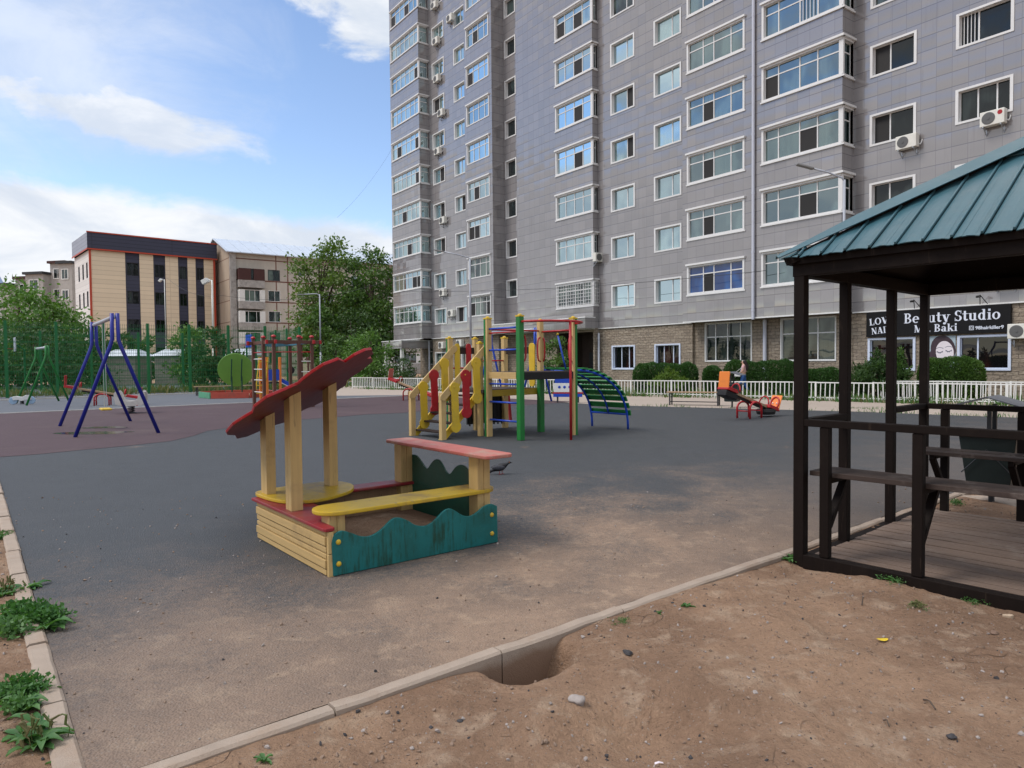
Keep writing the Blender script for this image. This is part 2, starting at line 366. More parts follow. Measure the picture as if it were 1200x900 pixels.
def panelwall(name,col,w_,h_,jcol,js=.05,off=0,z0=0,var=.25):
    m,t,b=mat(name); v=t.obj(); x,y,z=t.sep(v)[:3]
    br=t.n('ShaderNodeTexBrick'); t.put(br.inputs['Vector'],t.comb(t.m('ADD',x,y),t.m('ADD',z,z0),0)); br.offset=off
    br.inputs['Scale'].default_value=1; br.inputs['Brick Width'].default_value=w_; br.inputs['Row Height'].default_value=h_; br.inputs['Mortar Size'].default_value=js; br.inputs['Mortar Smooth'].default_value=.3
    br.inputs['Color1'].default_value=(*col,1); br.inputs['Color2'].default_value=tuple(q*.9 for q in col)+(1,); br.inputs['Mortar'].default_value=(*jcol,1)
    n=t.noise(t.scaled(v,1,1,.35),.9,8,.68); k=t.m('ADD',1-var,t.m('MULTIPLY',n,2*var)); c=t.mix(1.0,br.outputs['Color'],t.comb(k,k,k),'MULTIPLY')
    t.put(b.inputs['Base Color'],c); b.inputs['Roughness'].default_value=.8; return m
tan_siding=panelwall('tan_siding',(.72,.60,.44),9,.55,(.50,.40,.28),.03,0,0,.06)
white_siding=panelwall('white_siding',(.66,.64,.62),9,.55,(.5,.48,.46),.03,0,0,.06)
navy_siding=panelwall('navy_siding',(.042,.046,.078),9,.45,(.018,.02,.035),.03,0,0,.08)
grey_siding=panelwall('grey_cornice',(.30,.33,.40),3,.45,(.2,.22,.27),.03,0,0,.06)
khru=panelwall('stained_concrete_panels',(.50,.455,.395),6,2.75,(.16,.075,.055),.09,0,1.15,.3)
khru_end=panelwall('tan_gable_panels',(.42,.34,.265),30,2.75,(.17,.10,.075),.06,0,1.15,.2)
balc=simple('weathered_balcony',(.36,.34,.32),.85,.4,2.0,.7,(.16,.14,.13),bump=.3,bsc=8)
rust=simple('dark_red_balcony',(.06,.022,.02),.7,.3,4)
def leafmat(name, c1, c2, c3=None, trans=.25):
    m,t,b=mat(name); ng=t.n('ShaderNodeNewGeometry'); r=ng.outputs['Random Per Island']
    v=t.n('ShaderNodeTexCoord').outputs['Object']
    c=t.mix(r,(*c1,1),(*c2,1)); n=t.ss(t.noise(v,.9,3,.5),.35,.68); c=t.mix(t.m('MULTIPLY',n,.6),c,(*(c3 or c2),1))
    t.put(b.inputs['Base Color'],c); b.inputs['Roughness'].default_value=.5; b.inputs['Specular IOR Level'].default_value=.3
    tr=t.n('ShaderNodeBsdfTranslucent'); t.put(tr.inputs[0],t.mix(1.0,c,(1.3,1.5,.6,1),'MULTIPLY'))
    ms=t.n('ShaderNodeMixShader'); ms.inputs[0].default_value=trans
    m.node_tree.links.new(b.outputs[0],ms.inputs[1]); m.node_tree.links.new(tr.outputs[0],ms.inputs[2])
    out=[q for q in m.node_tree.nodes if q.type=='OUTPUT_MATERIAL'][0]; m.node_tree.links.new(ms.outputs[0],out.inputs[0]); return m
leaf_light=leafmat('leaves_fresh_green',(.055,.14,.025),(.11,.21,.04),(.13,.22,.05))
leaf_mid=leafmat('leaves_mid_green',(.04,.095,.024),(.085,.16,.036),(.10,.17,.035))
leaf_dark=leafmat('leaves_dark_green',(.022,.055,.016),(.05,.10,.025),(.06,.11,.03))
leaf_loc=leafmat('locust_leaves',(.05,.105,.02),(.125,.20,.04),(.14,.20,.045))
leaf_hedge=leafmat('hedge_leaves',(.025,.07,.02),(.055,.125,.03),(.06,.13,.035))
leaf_yel=leafmat('juniper_yellow_green',(.06,.12,.02),(.13,.20,.03),(.13,.2,.03))
leaf_weed=leafmat('weed_leaves',(.03,.105,.026),(.075,.18,.045),(.11,.20,.07))
leaf_dry=leafmat('dry_grass',(.16,.14,.06),(.10,.14,.04),(.2,.17,.08))
bark=simple('bark',(.085,.06,.045),.9,.35,6,.3,bump=.6,bsc=25)
# ground materials
def dirtcol(t,v,base=(.41,.262,.172),dark=(.29,.18,.118),light=(.51,.37,.265)):
    n=t.noise(v,.9,8,.62); c=t.mix(t.ss(n,.38,.62),(*dark,1),(*base,1))
    n2=t.noise(v,4.3,8,.66,.3); c=t.mix(t.m('MULTIPLY',t.ss(n2,.5,.68),.75),c,(*light,1)); n4=t.noise(v,11,7,.7,.4); c=t.mix(t.m('MULTIPLY',t.ss(n4,.54,.70),.5),c,tuple(q*.62 for q in dark)+(1,))
    n3=t.noise(v,30,5,.7); k=t.m('ADD',.72,t.m('MULTIPLY',n3,.56)); c=t.mix(1.0,c,t.comb(k,k,k),'MULTIPLY')
    sp=t.n('ShaderNodeTexVoronoi'); t.put(sp.inputs['Vector'],v); sp.inputs['Scale'].default_value=38
    c=t.mix(t.m('MULTIPLY',t.m('SUBTRACT',1,t.ss(sp.outputs['Distance'],.08,.2)),.55),c,(.42,.37,.33,1))
    sp2=t.n('ShaderNodeTexVoronoi'); t.put(sp2.inputs['Vector'],v); sp2.inputs['Scale'].default_value=23
    c=t.mix(t.m('MULTIPLY',t.m('SUBTRACT',1,t.ss(sp2.outputs['Distance'],.05,.13)),.7),c,(.06,.045,.04,1))
    return c
def ground_mat():
    m,t,b=mat('bare_dirt'); v=t.obj()
    c=dirtcol(t,v)
    cr=t.n('ShaderNodeTexVoronoi',feature='DISTANCE_TO_EDGE'); wv=t.n('ShaderNodeVectorMath',operation='ADD'); t.put(wv.inputs[0],v)
    nz=t.n('ShaderNodeTexNoise'); t.put(nz.inputs['Vector'],v); nz.inputs['Scale'].default_value=3; t.put(wv.inputs[1],t.scaled(nz.outputs['Color'],.5,.5,.5))
    t.put(cr.inputs['Vector'],wv.outputs[0]); cr.inputs['Scale'].default_value=2.6
    crk=t.m('MULTIPLY',t.m('SUBTRACT',1,t.ss(cr.outputs['Distance'],.003,.011)),t.ss(t.noise(v,1.3,3),.56,.66))
    c=t.mix(t.m('MULTIPLY',crk,.55),c,(.09,.06,.045,1))
    t.put(b.inputs['Base Color'],c); b.inputs['Roughness'].default_value=.95; b.inputs['Specular IOR Level'].default_value=.15
    h=t.m('ADD',t.m('MULTIPLY',t.noise(v,14,8,.7),.9),t.m('MULTIPLY',t.noise(v,75,4,.7),.35)); h=t.m('SUBTRACT',h,t.m('MULTIPLY',crk,.5))
    t.put(b.inputs['Normal'],t.bump(h,1.0,.075)); return m
dirt=ground_mat()
def asphalt_mat():
    m,t,b=mat('dusty_asphalt'); v=t.obj(); x,y,z=t.sep(v)[:3]
    fine=t.noise(v,160,3,.7); med=t.noise(v,2.1,8,.64,.2)
    ag=t.n('ShaderNodeTexVoronoi'); t.put(ag.inputs['Vector'],v); ag.inputs['Scale'].default_value=78
    k=t.m('ADD',.62,t.m('ADD',t.m('MULTIPLY',fine,.35),t.m('MULTIPLY',med,.42)))
    gr=t.noise(v,48,4,.75); k=t.m('MULTIPLY',k,t.m('ADD',.5,t.m('MULTIPLY',gr,1.0))); c=t.mix(1.0,(.046,.049,.054,1),t.comb(k,k,k),'MULTIPLY')
    c=t.mix(t.m('MULTIPLY',t.m('SUBTRACT',1,t.ss(ag.outputs['Distance'],.1,.30)),.42),c,(.20,.195,.19,1))
    dk=t.ss(t.noise(v,.75,7,.68,.6),.52,.72); c=t.mix(t.m('MULTIPLY',dk,.35),c,(.045,.048,.054,1))
    # trodden dust lies thickest near the dirt bed and the sand box (distance across the court)
    g=t.m('ADD',t.m('MULTIPLY',x,-.636),t.m('MULTIPLY',y,.7716))      # distance from the front kerb line
    g=t.m('SUBTRACT',g,2.95)
    du=t.m('SUBTRACT',1,t.m('DIVIDE',g,4.6)); du=t.m('ADD',du,t.m('MULTIPLY',t.m('SUBTRACT',t.noise(v,.85,7,.62,.4),.5),1.5))
    du=t.m('ADD',du,t.m('ADD',t.m('MULTIPLY',t.m('SUBTRACT',t.noise(v,26,4,.7),.5),.9),t.m('MULTIPLY',t.m('SUBTRACT',t.noise(v,85,3,.7),.5),.9)))
    xs=t.m('MULTIPLY',t.ss(x,4.2,1.2),t.m('ADD',.52,t.m('MULTIPLY',t.ss(x,-2.6,.3),.48))); du=t.m('MULTIPLY',t.ss(du,.12,.95),t.m('ADD',.2,t.m('MULTIPLY',xs,.8)))
    sand=t.m('MULTIPLY',t.ss(t.noise(t.scaled(v,1,1,1),.62,6,.7,.7),.63,.70),.55)
    sandc=dirtcol(t,v,(.31,.208,.142),(.225,.153,.108),(.40,.28,.19))
    lay=t.m('MULTIPLY',t.m('MAXIMUM',t.m('MULTIPLY',du,.84),t.m('MULTIPLY',sand,.6)),t.m('ADD',.62,t.m('MULTIPLY',t.noise(v,110,3,.7),.6)),clamp=True)
    c=t.mix(lay,c,sandc)
    t.put(b.inputs['Base Color'],c); t.put(b.inputs['Roughness'],t.m('ADD',.72,t.m('MULTIPLY',lay,.2)))
    b.inputs['Specular IOR Level'].default_value=.35
    t.put(b.inputs['Normal'],t.bump(t.m('ADD',ag.outputs['Distance'],t.m('MULTIPLY',t.noise(v,22,5,.7),.7)),.55,.012)); return m
asph=asphalt_mat()
kerb_soil(concrete)
def flat_ground(name,col,var=.3,sc_=2.2,grain=120,dust=.3):
    m,t,b=mat(name); v=t.obj(); k=t.m('ADD',1-var,t.m('ADD',t.m('MULTIPLY',t.noise(v,grain,3,.7),var*.8),t.m('MULTIPLY',t.noise(v,sc_,7,.65,.3),var*1.2)))
    c=t.mix(1.0,(*col,1),t.comb(k,k,k),'MULTIPLY'); d=t.ss(t.noise(v,.5,7,.7,.5),.5,.75); c=t.mix(t.m('MULTIPLY',d,dust),c,(.2,.16,.13,1))
    t.put(b.inputs['Base Color'],c); b.inputs['Roughness'].default_value=.85; b.inputs['Specular IOR Level'].default_value=.3
    t.put(b.inputs['Normal'],t.bump(t.noise(v,60,5,.7),.5,.012)); return m
redrub=flat_ground('red_rubber',(.072,.046,.052),.35,1.3,120,.15)
pathm=flat_ground('grey_path_asphalt',(.105,.113,.13),.25,1.1,120,.25)
pavem=flat_ground('beige_paving',(.36,.30,.255),.2,1.5,60,.2)
lawn=flat_ground('lawn_soil',(.10,.115,.05),.4,1.5,40,.4)
line_white=simple('pale_kerb_line',(.42,.40,.38),.8,.2,3,.4,(.2,.17,.15))
# ================================================================== THE SETTING
def struct(o): o['kind']='structure'; return o
rnd=random.Random(7)
E1=Vector((.7716,.636,0)); E2=Vector((-.636,.7716,0))          # the court's own directions
GA=R(39.5)
K0=Vector((-1.62,2.63,0))
# ground: one sheet out to the horizon, fine where the dirt bed is seen close to
def vnoise(X,Y,seed,f):
    rs=np.random.RandomState(seed); G=rs.rand(64,64)
    x=X*f; y=Y*f; xi=np.floor(x).astype(int); yi=np.floor(y).astype(int); fx=x-xi; fy=y-yi
    fx=fx*fx*(3-2*fx); fy=fy*fy*(3-2*fy)
    g=lambda a,b: G[a%64,b%64]
    return (g(xi,yi)*(1-fx)+g(xi+1,yi)*fx)*(1-fy)+(g(xi,yi+1)*(1-fx)+g(xi+1,yi+1)*fx)*fy-.5
HOLE=gp(606,772,-.05); 
def ground_z(X,Y):
    # signed distances to the two front kerb lines (positive on the dirt side)
    dR=(X-K0.x)*.636-(Y-K0.y)*.7716
    dL=-((X-K0.x)*.790+(Y-K0.y)*.613)
    d=np.maximum(dR,dL)
    m=np.clip((d+.10)/.22,0,1); m=m*m*(3-2*m); m2=np.clip((d+.02)/.3,0,1)
    h=vnoise(X,Y,1,.9)*.08+vnoise(X,Y,2,2.6)*.05+vnoise(X,Y,3,7)*.026+vnoise(X,Y,4,19)*.012+vnoise(X,Y,5,34)*.007
    z=-.055+m*.054+m2*h
    # the hole washed out beside the kerb, its spoil heap and a second hollow
    hu=(X-HOLE.x)*.7716+(Y-HOLE.y)*.636; hv=-(X-HOLE.x)*.636+(Y-HOLE.y)*.7716; q=np.hypot((hu-.03)/.23,(hv+.06)/.20)*(1+.07*np.sin(np.arctan2(hv,hu)*4+1)); z=z-.42*np.exp(-q**4.0)-.05*np.exp(-(np.hypot(hu/.33,hv/.22))**2)
    p=gp(770,850); q=np.hypot((X-p.x)/.34,(Y-p.y)/.22); z=z-.13*np.exp(-q**2.4)
    p=gp(665,838); q=np.hypot((X-p.x)/.30,(Y-p.y)/.2); z=z+.08*np.exp(-q**2)
    p=gp(880,800); q=np.hypot((X-p.x)/.45,(Y-p.y)/.4); z=z+.03*np.exp(-q**2)
    lx=(X-2.30)*math.cos(R(-48.6))-(Y-5.59)*-math.sin(R(48.6))*-1 if False else (X-2.30)*math.cos(R(-48.6))+(Y-5.59)*math.sin(R(-48.6)); ly=-(X-2.30)*math.sin(R(-48.6))+(Y-5.59)*math.cos(R(-48.6))
    ins=np.clip(np.minimum(np.minimum(lx-.0,2.7-lx),np.minimum(ly-.0,2.7-ly))/.10,0,1); z=z*(1-ins)-.24*ins
    z=np.where(d<-.05,-.055,z)
    far=np.clip((np.hypot(X,Y)-9)/4,0,1); return z*(1-far)-.055*far
def axis(lo,hi,step,ext):
    a_=list(np.arange(lo,hi+1e-6,step)); k=step; x=hi; right=[]
    while x<ext: k*=1.22; x+=k; right.append(x)
    k=step; x=lo; left=[]
    while x>-ext: k*=1.22; x-=k; left.append(x)
    return np.array(left[::-1]+a_+right)
def build_ground():
    xs=axis(-3.9,5.2,.027,9000); ys=axis(1.7,6.3,.027,9000)
    X,Y=np.meshgrid(xs,ys,indexing='ij'); Z=ground_z(X,Y)
    nx,ny=len(xs),len(ys)
    V=np.stack([X,Y,Z],-1).reshape(-1,3)
    i=np.arange((nx-1)*(ny-1)); ix=i//(ny-1); iy=i%(ny-1); a_=ix*ny+iy
    F=np.stack([a_,a_+ny,a_+ny+1,a_+1],-1)
    me=bpy.data.meshes.new('ground'); me.vertices.add(len(V)); me.vertices.foreach_set('co',V.ravel())
    me.loops.add(F.size); me.loops.foreach_set('vertex_index',F.ravel()); me.polygons.add(len(F))
    me.polygons.foreach_set('loop_start',np.arange(len(F))*4); me.polygons.foreach_set('use_smooth',[True]*len(F)); me.materials.append(dirt); me.update(); me.validate()
    o=bpy.data.objects.new('ground',me); COL.objects.link(o); struct(o)
build_ground()
def gz(x,y): return float(ground_z(np.array([x]),np.array([y]))[0])
def sheet(name,pts,z,m):
    mb=MB(); n=len(pts); mb.add([(p[0],p[1],z) for p in pts],[tuple(range(n))]); o=mb.build(name,m,recalc=False); 
    if o.data.polygons[0].normal.z<0: o.data.flip_normals()
    return struct(o)
EL=Vector((-.613,.790,0)); EN=Vector((.790,.613,0)); K1=K0+EL*26.3; KF=K0+E1*22.2
# the court, its worn red rubber field, the path round it and the paved strip in front of the tower
PE=[gp(480,463.0),gp(730,475.5),gp(1000,482.5),gp(1200,490)]
pe_dir=(PE[3]-PE[0]).normalized(); farR=KF+E2*.02
sheet('path',[K1-E1*14+E2*-.2, K1+E1*0+E2*.0, K0+E2*26.3+E1*17, PE[0]+Vector((1,0,0)), Vector((2,44,0)), Vector((-14,62,0)), Vector((-60,62,0)), Vector((-60,26,0))],.002,pathm)
sheet('playground_court',[K0, KF, PE[3], PE[2], PE[1], PE[0], K1+E1*16.4, K1],.008,asph)
redpts=[K1+E2*-.15+E1*.1, K1+E2*-.15+E1*16.0, gp(482,464.6), gp(600,467.5), gp(672,471), gp(640,473.5), gp(560,478), gp(500,481.5), gp(468,484.5), gp(430,486), gp(395,489), gp(330,494), gp(280,500), gp(243,505.5), gp(228,511), gp(200,517.5), gp(150,523), gp(95,528), gp(45,533), gp(-10,537), K0+EL*13.4+E1*.1]
sheet('red_rubber_field',redpts,.0125,redrub)
sheet('paved_strip',[PE[0],PE[1],PE[2],PE[3],farR,farR+Vector((9,-3,0)),Vector((24,19,0)),Vector((16.6,25.8,0)),Vector((4.4,33.6,0)),Vector((-3.8,42,0)),Vector((-13,52,0)),Vector((-15.5,50,0)),gp(395,463.8)],.004,pavem)
sheet('lawn',[Vector((30,14,0)),Vector((16.0,25.0,0)),Vector((5,34,0)),Vector((-3.6,42.5,0)),Vector((-13,53,0)),Vector((-12,75,0)),Vector((-4,64,0)),Vector((40,0,0))],-.02,lawn)
for px_,py_,rx_,ry_ in ((112,508,.85,.42),(122,501.5,.55,.30)):
    c=gp(px_,py_); struct_pts=[(c.x+rx_*math.cos(q)*(1+.22*math.sin(3*q+px_)),c.y+ry_*math.sin(q)*(1+.2*math.cos(2*q)),0) for q in np.linspace(0,2*math.pi,25)[:-1]]
    sheet('water_puddle',struct_pts,.0165,MATS.get('puddle_water') or simple('puddle_water',(.05,.045,.045),.12,.1,3,spec=.5))
def kerb(name,p,q,wd,h0,h1,seg,seedv,jit=.008):
    rr=random.Random(seedv); mb=MB(); d=(q-p); L=d.length; d.normalize(); n=Vector((-d.y,d.x,0)); t=0
    while t<L-.05:
        l=min(seg*rr.uniform(.96,1.04),L-t); g=.008 if rr.random()<.75 else .02
        dz=rr.uniform(-jit,jit); off=rr.uniform(-jit,jit)*.6
        a_=p+d*(t+g/2)+n*off; b=p+d*(t+l-g/2)+n*(off+rr.uniform(-jit,jit)*.5)
        zz=rr.uniform(-jit,jit)
        P=lambda s,z,dd: a_.lerp(b,s)+n*dd+Vector((0,0,z+dz+(zz*(s-.5))))
        ns=6; top=[]
        for i in range(ns+1):
            s=i/ns; w0=wd*(.5+rr.uniform(-.035,.01)); w1=wd*(.5+rr.uniform(-.035,.01)); hz=h1+rr.uniform(-.005,.003)
            top.append([P(s,h0,-wd/2),P(s,hz-.012,-w0),P(s,hz,-w0+.014),P(s,hz,w1-.014),P(s,hz-.012,w1),P(s,h0,wd/2)])
        vs=[v for r_ in top for v in r_]; fs=[]
        for i in range(ns):
            for k in range(5): fs.append((i*6+k,i*6+k+1,(i+1)*6+k+1,(i+1)*6+k))
        fs+= [tuple(range(6)),tuple(ns*6+k for k in range(5,-1,-1))]
        mb.add(vs,fs); t+=l
    return struct(mb.build(name,concrete))
kw=.092
kerb('kerb',K0+E1*-.0+E2*-kw/2,KF+E2*-kw/2,kw,-.5,.014,.98,3,.005)
kerb('kerb',K0+EN*-.055+EL*-.9,K1+EN*-.055,.105,-.3,.03,.86,4)
kl=MB()
def strip(p,q,wd,z0,z1):
    d=(q-p).normalized(); n=Vector((-d.y,d.x,0))*wd/2; kl.add([p-n+Vector((0,0,z0)),p+n+Vector((0,0,z0)),q+n+Vector((0,0,z0)),q-n+Vector((0,0,z0)),p-n+Vector((0,0,z1)),p+n+Vector((0,0,z1)),q+n+Vector((0,0,z1)),q-n+Vector((0,0,z1))],[(0,3,2,1),(4,5,6,7),(0,1,5,4),(1,2,6,5),(2,3,7,6),(3,0,4,7)])
strip(K1,K1+E1*16.6,.13,-.1,.03)
strip(gp(-30,470.5),gp(262,460.3),.2,-.1,.06)
struct(kl.build('kerb',line_white))
hm=MB()
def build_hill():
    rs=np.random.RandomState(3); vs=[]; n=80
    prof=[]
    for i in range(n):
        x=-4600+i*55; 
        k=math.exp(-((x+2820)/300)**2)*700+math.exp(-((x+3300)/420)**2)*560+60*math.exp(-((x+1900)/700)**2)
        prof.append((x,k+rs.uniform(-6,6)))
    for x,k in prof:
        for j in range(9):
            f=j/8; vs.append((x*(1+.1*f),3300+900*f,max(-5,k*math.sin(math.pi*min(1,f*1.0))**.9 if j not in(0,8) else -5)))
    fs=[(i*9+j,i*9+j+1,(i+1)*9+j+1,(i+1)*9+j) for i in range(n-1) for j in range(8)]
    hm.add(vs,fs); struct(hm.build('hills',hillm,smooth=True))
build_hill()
# ------------------------------------------------------------------ generic windows and walls in a mapped frame P(s,z,d)
def wallgrid(mb,P,s0,s1,z0,z1,holes=()):
    S=sorted({s0,s1,*[h[0] for h in holes],*[h[1] for h in holes]}); Z=sorted({z0,z1,*[h[2] for h in holes],*[h[3] for h in holes]})
    S=[q for q in S if s0<=q<=s1]; Z=[q for q in Z if z0<=q<=z1]
    for a_,b in zip(S,S[1:]):
        for c,d in zip(Z,Z[1:]):
            ms,mz=(a_+b)/2,(c+d)/2
            if not any(h[0]<ms<h[1] and h[2]<mz<h[3] for h in holes): mb.quad(P(a_,c,0),P(b,c,0),P(b,d,0),P(a_,d,0))
def win_geo(fm,pm,P,s0,s1,z0,z1,cols=(.5,.5),transom=0,ring=.11,proud=.035,depth=.17,dark=(),bars=(),left=True,right=True,top=0.0,sillw=0.0,sash=.055,rows=None):
    """fm frame mesh, pm pane mesh (material 0 glass, 1 darkened open sash)"""
    i0=s0+(ring if left else .0); i1=s1-(ring if right else .0); j0=z0+ring*.8; j1=z1-ring*.8
    if left: fm.pbox(P,(s0,z0,-depth),(i0,z1,proud))
    if right: fm.pbox(P,(i1,z0,-depth),(s1,z1,proud))
    fm.pbox(P,(i0,j1,-depth),(i1,z1,proud-.002)); fm.pbox(P,(i0,z0,-depth),(i1,j0,proud-.002))
    if top: fm.pbox(P,(s0-.05,z1+.002,-.05),(s1+(.05 if right else .12),z1+.10,top))
    if sillw: fm.pbox(P,(s0-.05,z0-.07,-.05),(s1+(.05 if right else .12),z0-.002,sillw))
    tot=sum(cols); xs=[i0]
    for c in cols: xs.append(xs[-1]+(i1-i0)*c/tot)
    dz=-depth+.015
    zt=j1-(j1-j0)*transom if transom else None
    for k in range(len(cols)):
        a_,b=xs[k],xs[k+1]
        h=sash/2
        fm.pbox(P,(a_,j0,dz-.03),(a_+h,j1,dz+.03)); fm.pbox(P,(b-h,j0,dz-.03),(b,j1,dz+.03))
        cells=[(j0,j1)] if not transom else [(j0,zt),(zt,j1)]
        if rows: 
            zs=[j0+(j1-j0)*q for q in (0,*rows,1)]; cells=list(zip(zs,zs[1:]))
        for ci,(c,d) in enumerate(cells):
            fm.pbox(P,(a_+h,c,dz-.029),(b-h,c+h,dz+.029)); fm.pbox(P,(a_+h,d-h,dz-.029),(b-h,d,dz+.029))
            pm.cur=1 if (k in dark and ci==0) else 0
            pm.quad(P(a_+h,c+h,dz),P(b-h,c+h,dz),P(b-h,d-h,dz),P(a_+h,d-h,dz))
            if k in bars and ci==0:
                nb=5
                for q in range(1,nb): 
                    x=a_+(b-a_)*q/nb; fm.pbox(P,(x-.012,c,dz+.05),(x+.012,d,dz+.075))
    pm.cur=0
def window(parent,P,s0,s1,z0,z1,gm=None,fmat=None,side=None,label=None,**kw):
    fm,pm=MB(),MB(); win_geo(fm,pm,P,s0,s1,z0,z1,**kw)
    if side: win_geo(fm,pm,side[0],*side[1:5],**side[5])
    f=fm.build('window',fmat or white,parent,label=label); pm.build('pane',[gm or pane_a,sash_dark],f,recalc=False); return f
# ================================================================== THE TOWER
TO=Vector((9.4,39.7,0)); TA=R(-54.36)
TU=Vector((math.cos(TA),math.sin(TA),0)); TN=Vector((math.sin(TA),-math.cos(TA),0))
def pu(px,py,v):
    d=ray(px,py); o=TO.dot(TN)+v; t=o/(d.x*TN.x+d.y*TN.y); p=Vector((d.x*t,d.y*t,0)); return ((p-TO).dot(TU), EYE+d.z*t)
tower=thing('apartment_tower','tall grey tile clad apartment tower with stacked bay windows above a tan stone ground floor','apartment tower',TO,TA)
ZT=40.0; CB=3.72
def FP(v): return lambda s,z,d: Vector((s,-(v+d),z))
def RP(u,v): return lambda s,z,d: Vector((u+d,-v+s,z))         # return face looking along +u, s runs inwards
def LP(u,v): return lambda s,z,d: Vector((u-d,-v+s,z))
V1,V2,V2b,VN,V3,V4,V5,V6=1.37,.40,.72,-.40,.05,-.40,.35,-.60
faces={'p1':(-33.1,-27.6,V1),'p2':(-27.6,-21.25,V2),'p2b':(-21.25,-17.4,V2b),'n':(-17.4,-15.2,VN),'p3':(-15.2,-7.0,V3),'p4':(-7.0,.62,V4),'p5':(.62,9.72,V5),'p6':(9.72,30,V6)}
holes={k:[] for k in faces}; rholes={k:[] for k in faces}
rw=random.Random(11)
over=(MB(),MB())
def tower_window(face,u0,u1,z0,z1,vis,gm=None,side=None,**kw):
    v=faces[face][2]; P=FP(v); ins=.05
    r0=u1-ins if kw.get('right',True) else u1+1e-3
    holes[face].append((u0+ins,min(r0,faces[face][1]) if kw.get('right',True) else faces[face][1],z0+ins,z1-ins))
    if side: rholes[face].append((0,side,z0+ins,z1-ins))
    sd=None
    if side: sd=(RP(faces[face][1],v),.0,side,z0,z1,dict(cols=(1,),transom=kw.get('transom',0),ring=.11,left=True,right=False,top=kw.get('top',0),sillw=kw.get('sillw',0)))
    if vis: return window(tower,P,u0,u1,z0,z1,gm,side=sd,**kw)
    win_geo(*over,P,u0,u1,z0,z1,**kw)
    if sd: win_geo(*over,*sd[:5],**sd[5])
pick=lambda: rw.choice([pane_ma,pane_ma,pane_mb])
NF=11
for k in range(NF):
    z=3*k
    dk=lambda n,p=.35: tuple(i for i in range(n) if rw.random()<p/n*1.5)
    tower_window('p1',-32.9,-27.6,5.15+z,6.68+z,k<10,rw.choice([pane_mb,pane_mb,pane_ma]),side=.9,cols=(1,)*6,transom=.3,ring=.09,depth=.10,top=.10,sillw=.07,right=False,dark=dk(6,.5))
    tower_window('p2',-26.95,-24.92,4.88+z,6.24+z,k<9,pick(),cols=(.46,.54),dark=dk(2,.3),ring=.10,depth=.2)
    tower_window('p2',-23.36,-21.5,4.86+z,6.2+z,k<9,pick(),cols=(.46,.54),dark=dk(2,.3),ring=.10,depth=.2)
    tower_window('p2b',-20.95,-17.75,5.18+z,6.78+z,k<9,pane_b if k<2 else pick(),cols=(.26,.25,.28,.21),transom=.3,dark=dk(4),ring=.1,depth=.12,top=.12)
    if k<NF-1: tower_window('n',-17.27,-15.83,6.45+z,7.82+z,k<8,pane_a,cols=(1,),ring=.11,depth=.22)
    tower_window('p3',-10.7,-7.0,5.2+z,6.82+z,k<7,[pane_b,pane_mb,pane_ma,pane_ma,pane_ma,pane_ma,pane_mb,pane_ma][min(k,7)],side=.42,cols=(.23,.25,.24,.28),transom=.3,depth=.12,top=.12,sillw=.06,right=False,dark=(2,) if k in(3,4,5) else ((0,2) if k==6 else ()))
    tower_window('p4',-5.78,-3.7,4.93+z,6.36+z,k<6,pick(),cols=(.63,.37),depth=.2,dark=(1,) if k in(3,4) else ())
    tower_window('p4',-2.15,-.08,4.93+z,6.36+z,k<6,pick(),cols=(.62,.38),depth=.2)
    tower_window('p5',.95,4.64,5.15+z,6.73+z,k<6,pane_blue if k==0 else pane_p5,cols=(.27,.20,.31,.22),transom=.3,depth=.10,top=.12,sillw=.05,dark=(1,) if k in(0,1,2,3) else ())
    tower_window('p5',5.62,9.72,5.18+z,6.86+z,k<5,pane_p5,side=.9,cols=(.185,.28,.225,.31),transom=.3,depth=.15,top=.13,sillw=.07,right=False,dark={0:(),1:(2,),2:(2,),3:(0,),4:()}.get(k,()),bars=(2,) if k==4 else ())
    tower_window('p6',10.47,12.43,4.97+z,6.36+z,k<4,pane_c,cols=(.4,.6),depth=.2,dark=(0,) if k in (2,3) else ())
    tower_window('p6',13.94,15.95,4.97+z,6.36+z,k<5,pane_c,cols=(.36,.64) if k!=2 else (.36,.37,.27),depth=.2,bars=(0,) if k==3 else ())
    for uu in (18.6,22.2,26):
        if k<8: win_geo(*over,FP(V6),uu,uu+2,4.97+z,6.36+z); holes['p6'].append((uu+.05,uu+1.95,5.02+z,6.31+z))
f=over[0].build('window',white,tower); f['kind']='stuff'; f['label']='white framed windows of the storeys above'
o=over[1].build('pane',[pane_a,sash_dark],f,recalc=False)
wm=MB(); order=['p1','p2','p2b','n','p3','p4','p5','p6']
for i,k in enumerate(order):
    u0,u1,v=faces[k]; z0=CB
    wallgrid(wm,FP(v),u0,u1,z0,ZT,holes[k])
    wm.quad(Vector((u0,-v,z0)),Vector((u1,-v,z0)),Vector((u1,1.6,z0)),Vector((u0,1.6,z0)))      # soffit
    nv=faces[order[i+1]][2] if i+1<len(order) else -14
    if nv<v: wallgrid(wm,RP(u1,v),0,v-nv,z0,ZT,rholes[k])
    elif nv>v: wallgrid(wm,LP(u1,nv),0,nv-v,z0,ZT)
wallgrid(wm,LP(-33.1,V1),0,15,z0,ZT)
wm.quad(Vector((-33.1,-V1,ZT)),Vector((30,-V1,ZT)),Vector((30,14,ZT)),Vector((-33.1,14,ZT)))
wm.quad(Vector((-33.1,14,0)),Vector((30,14,0)),Vector((30,14,ZT)),Vector((-33.1,14,ZT)))
wm.build('wall',clad,tower,recalc=False)
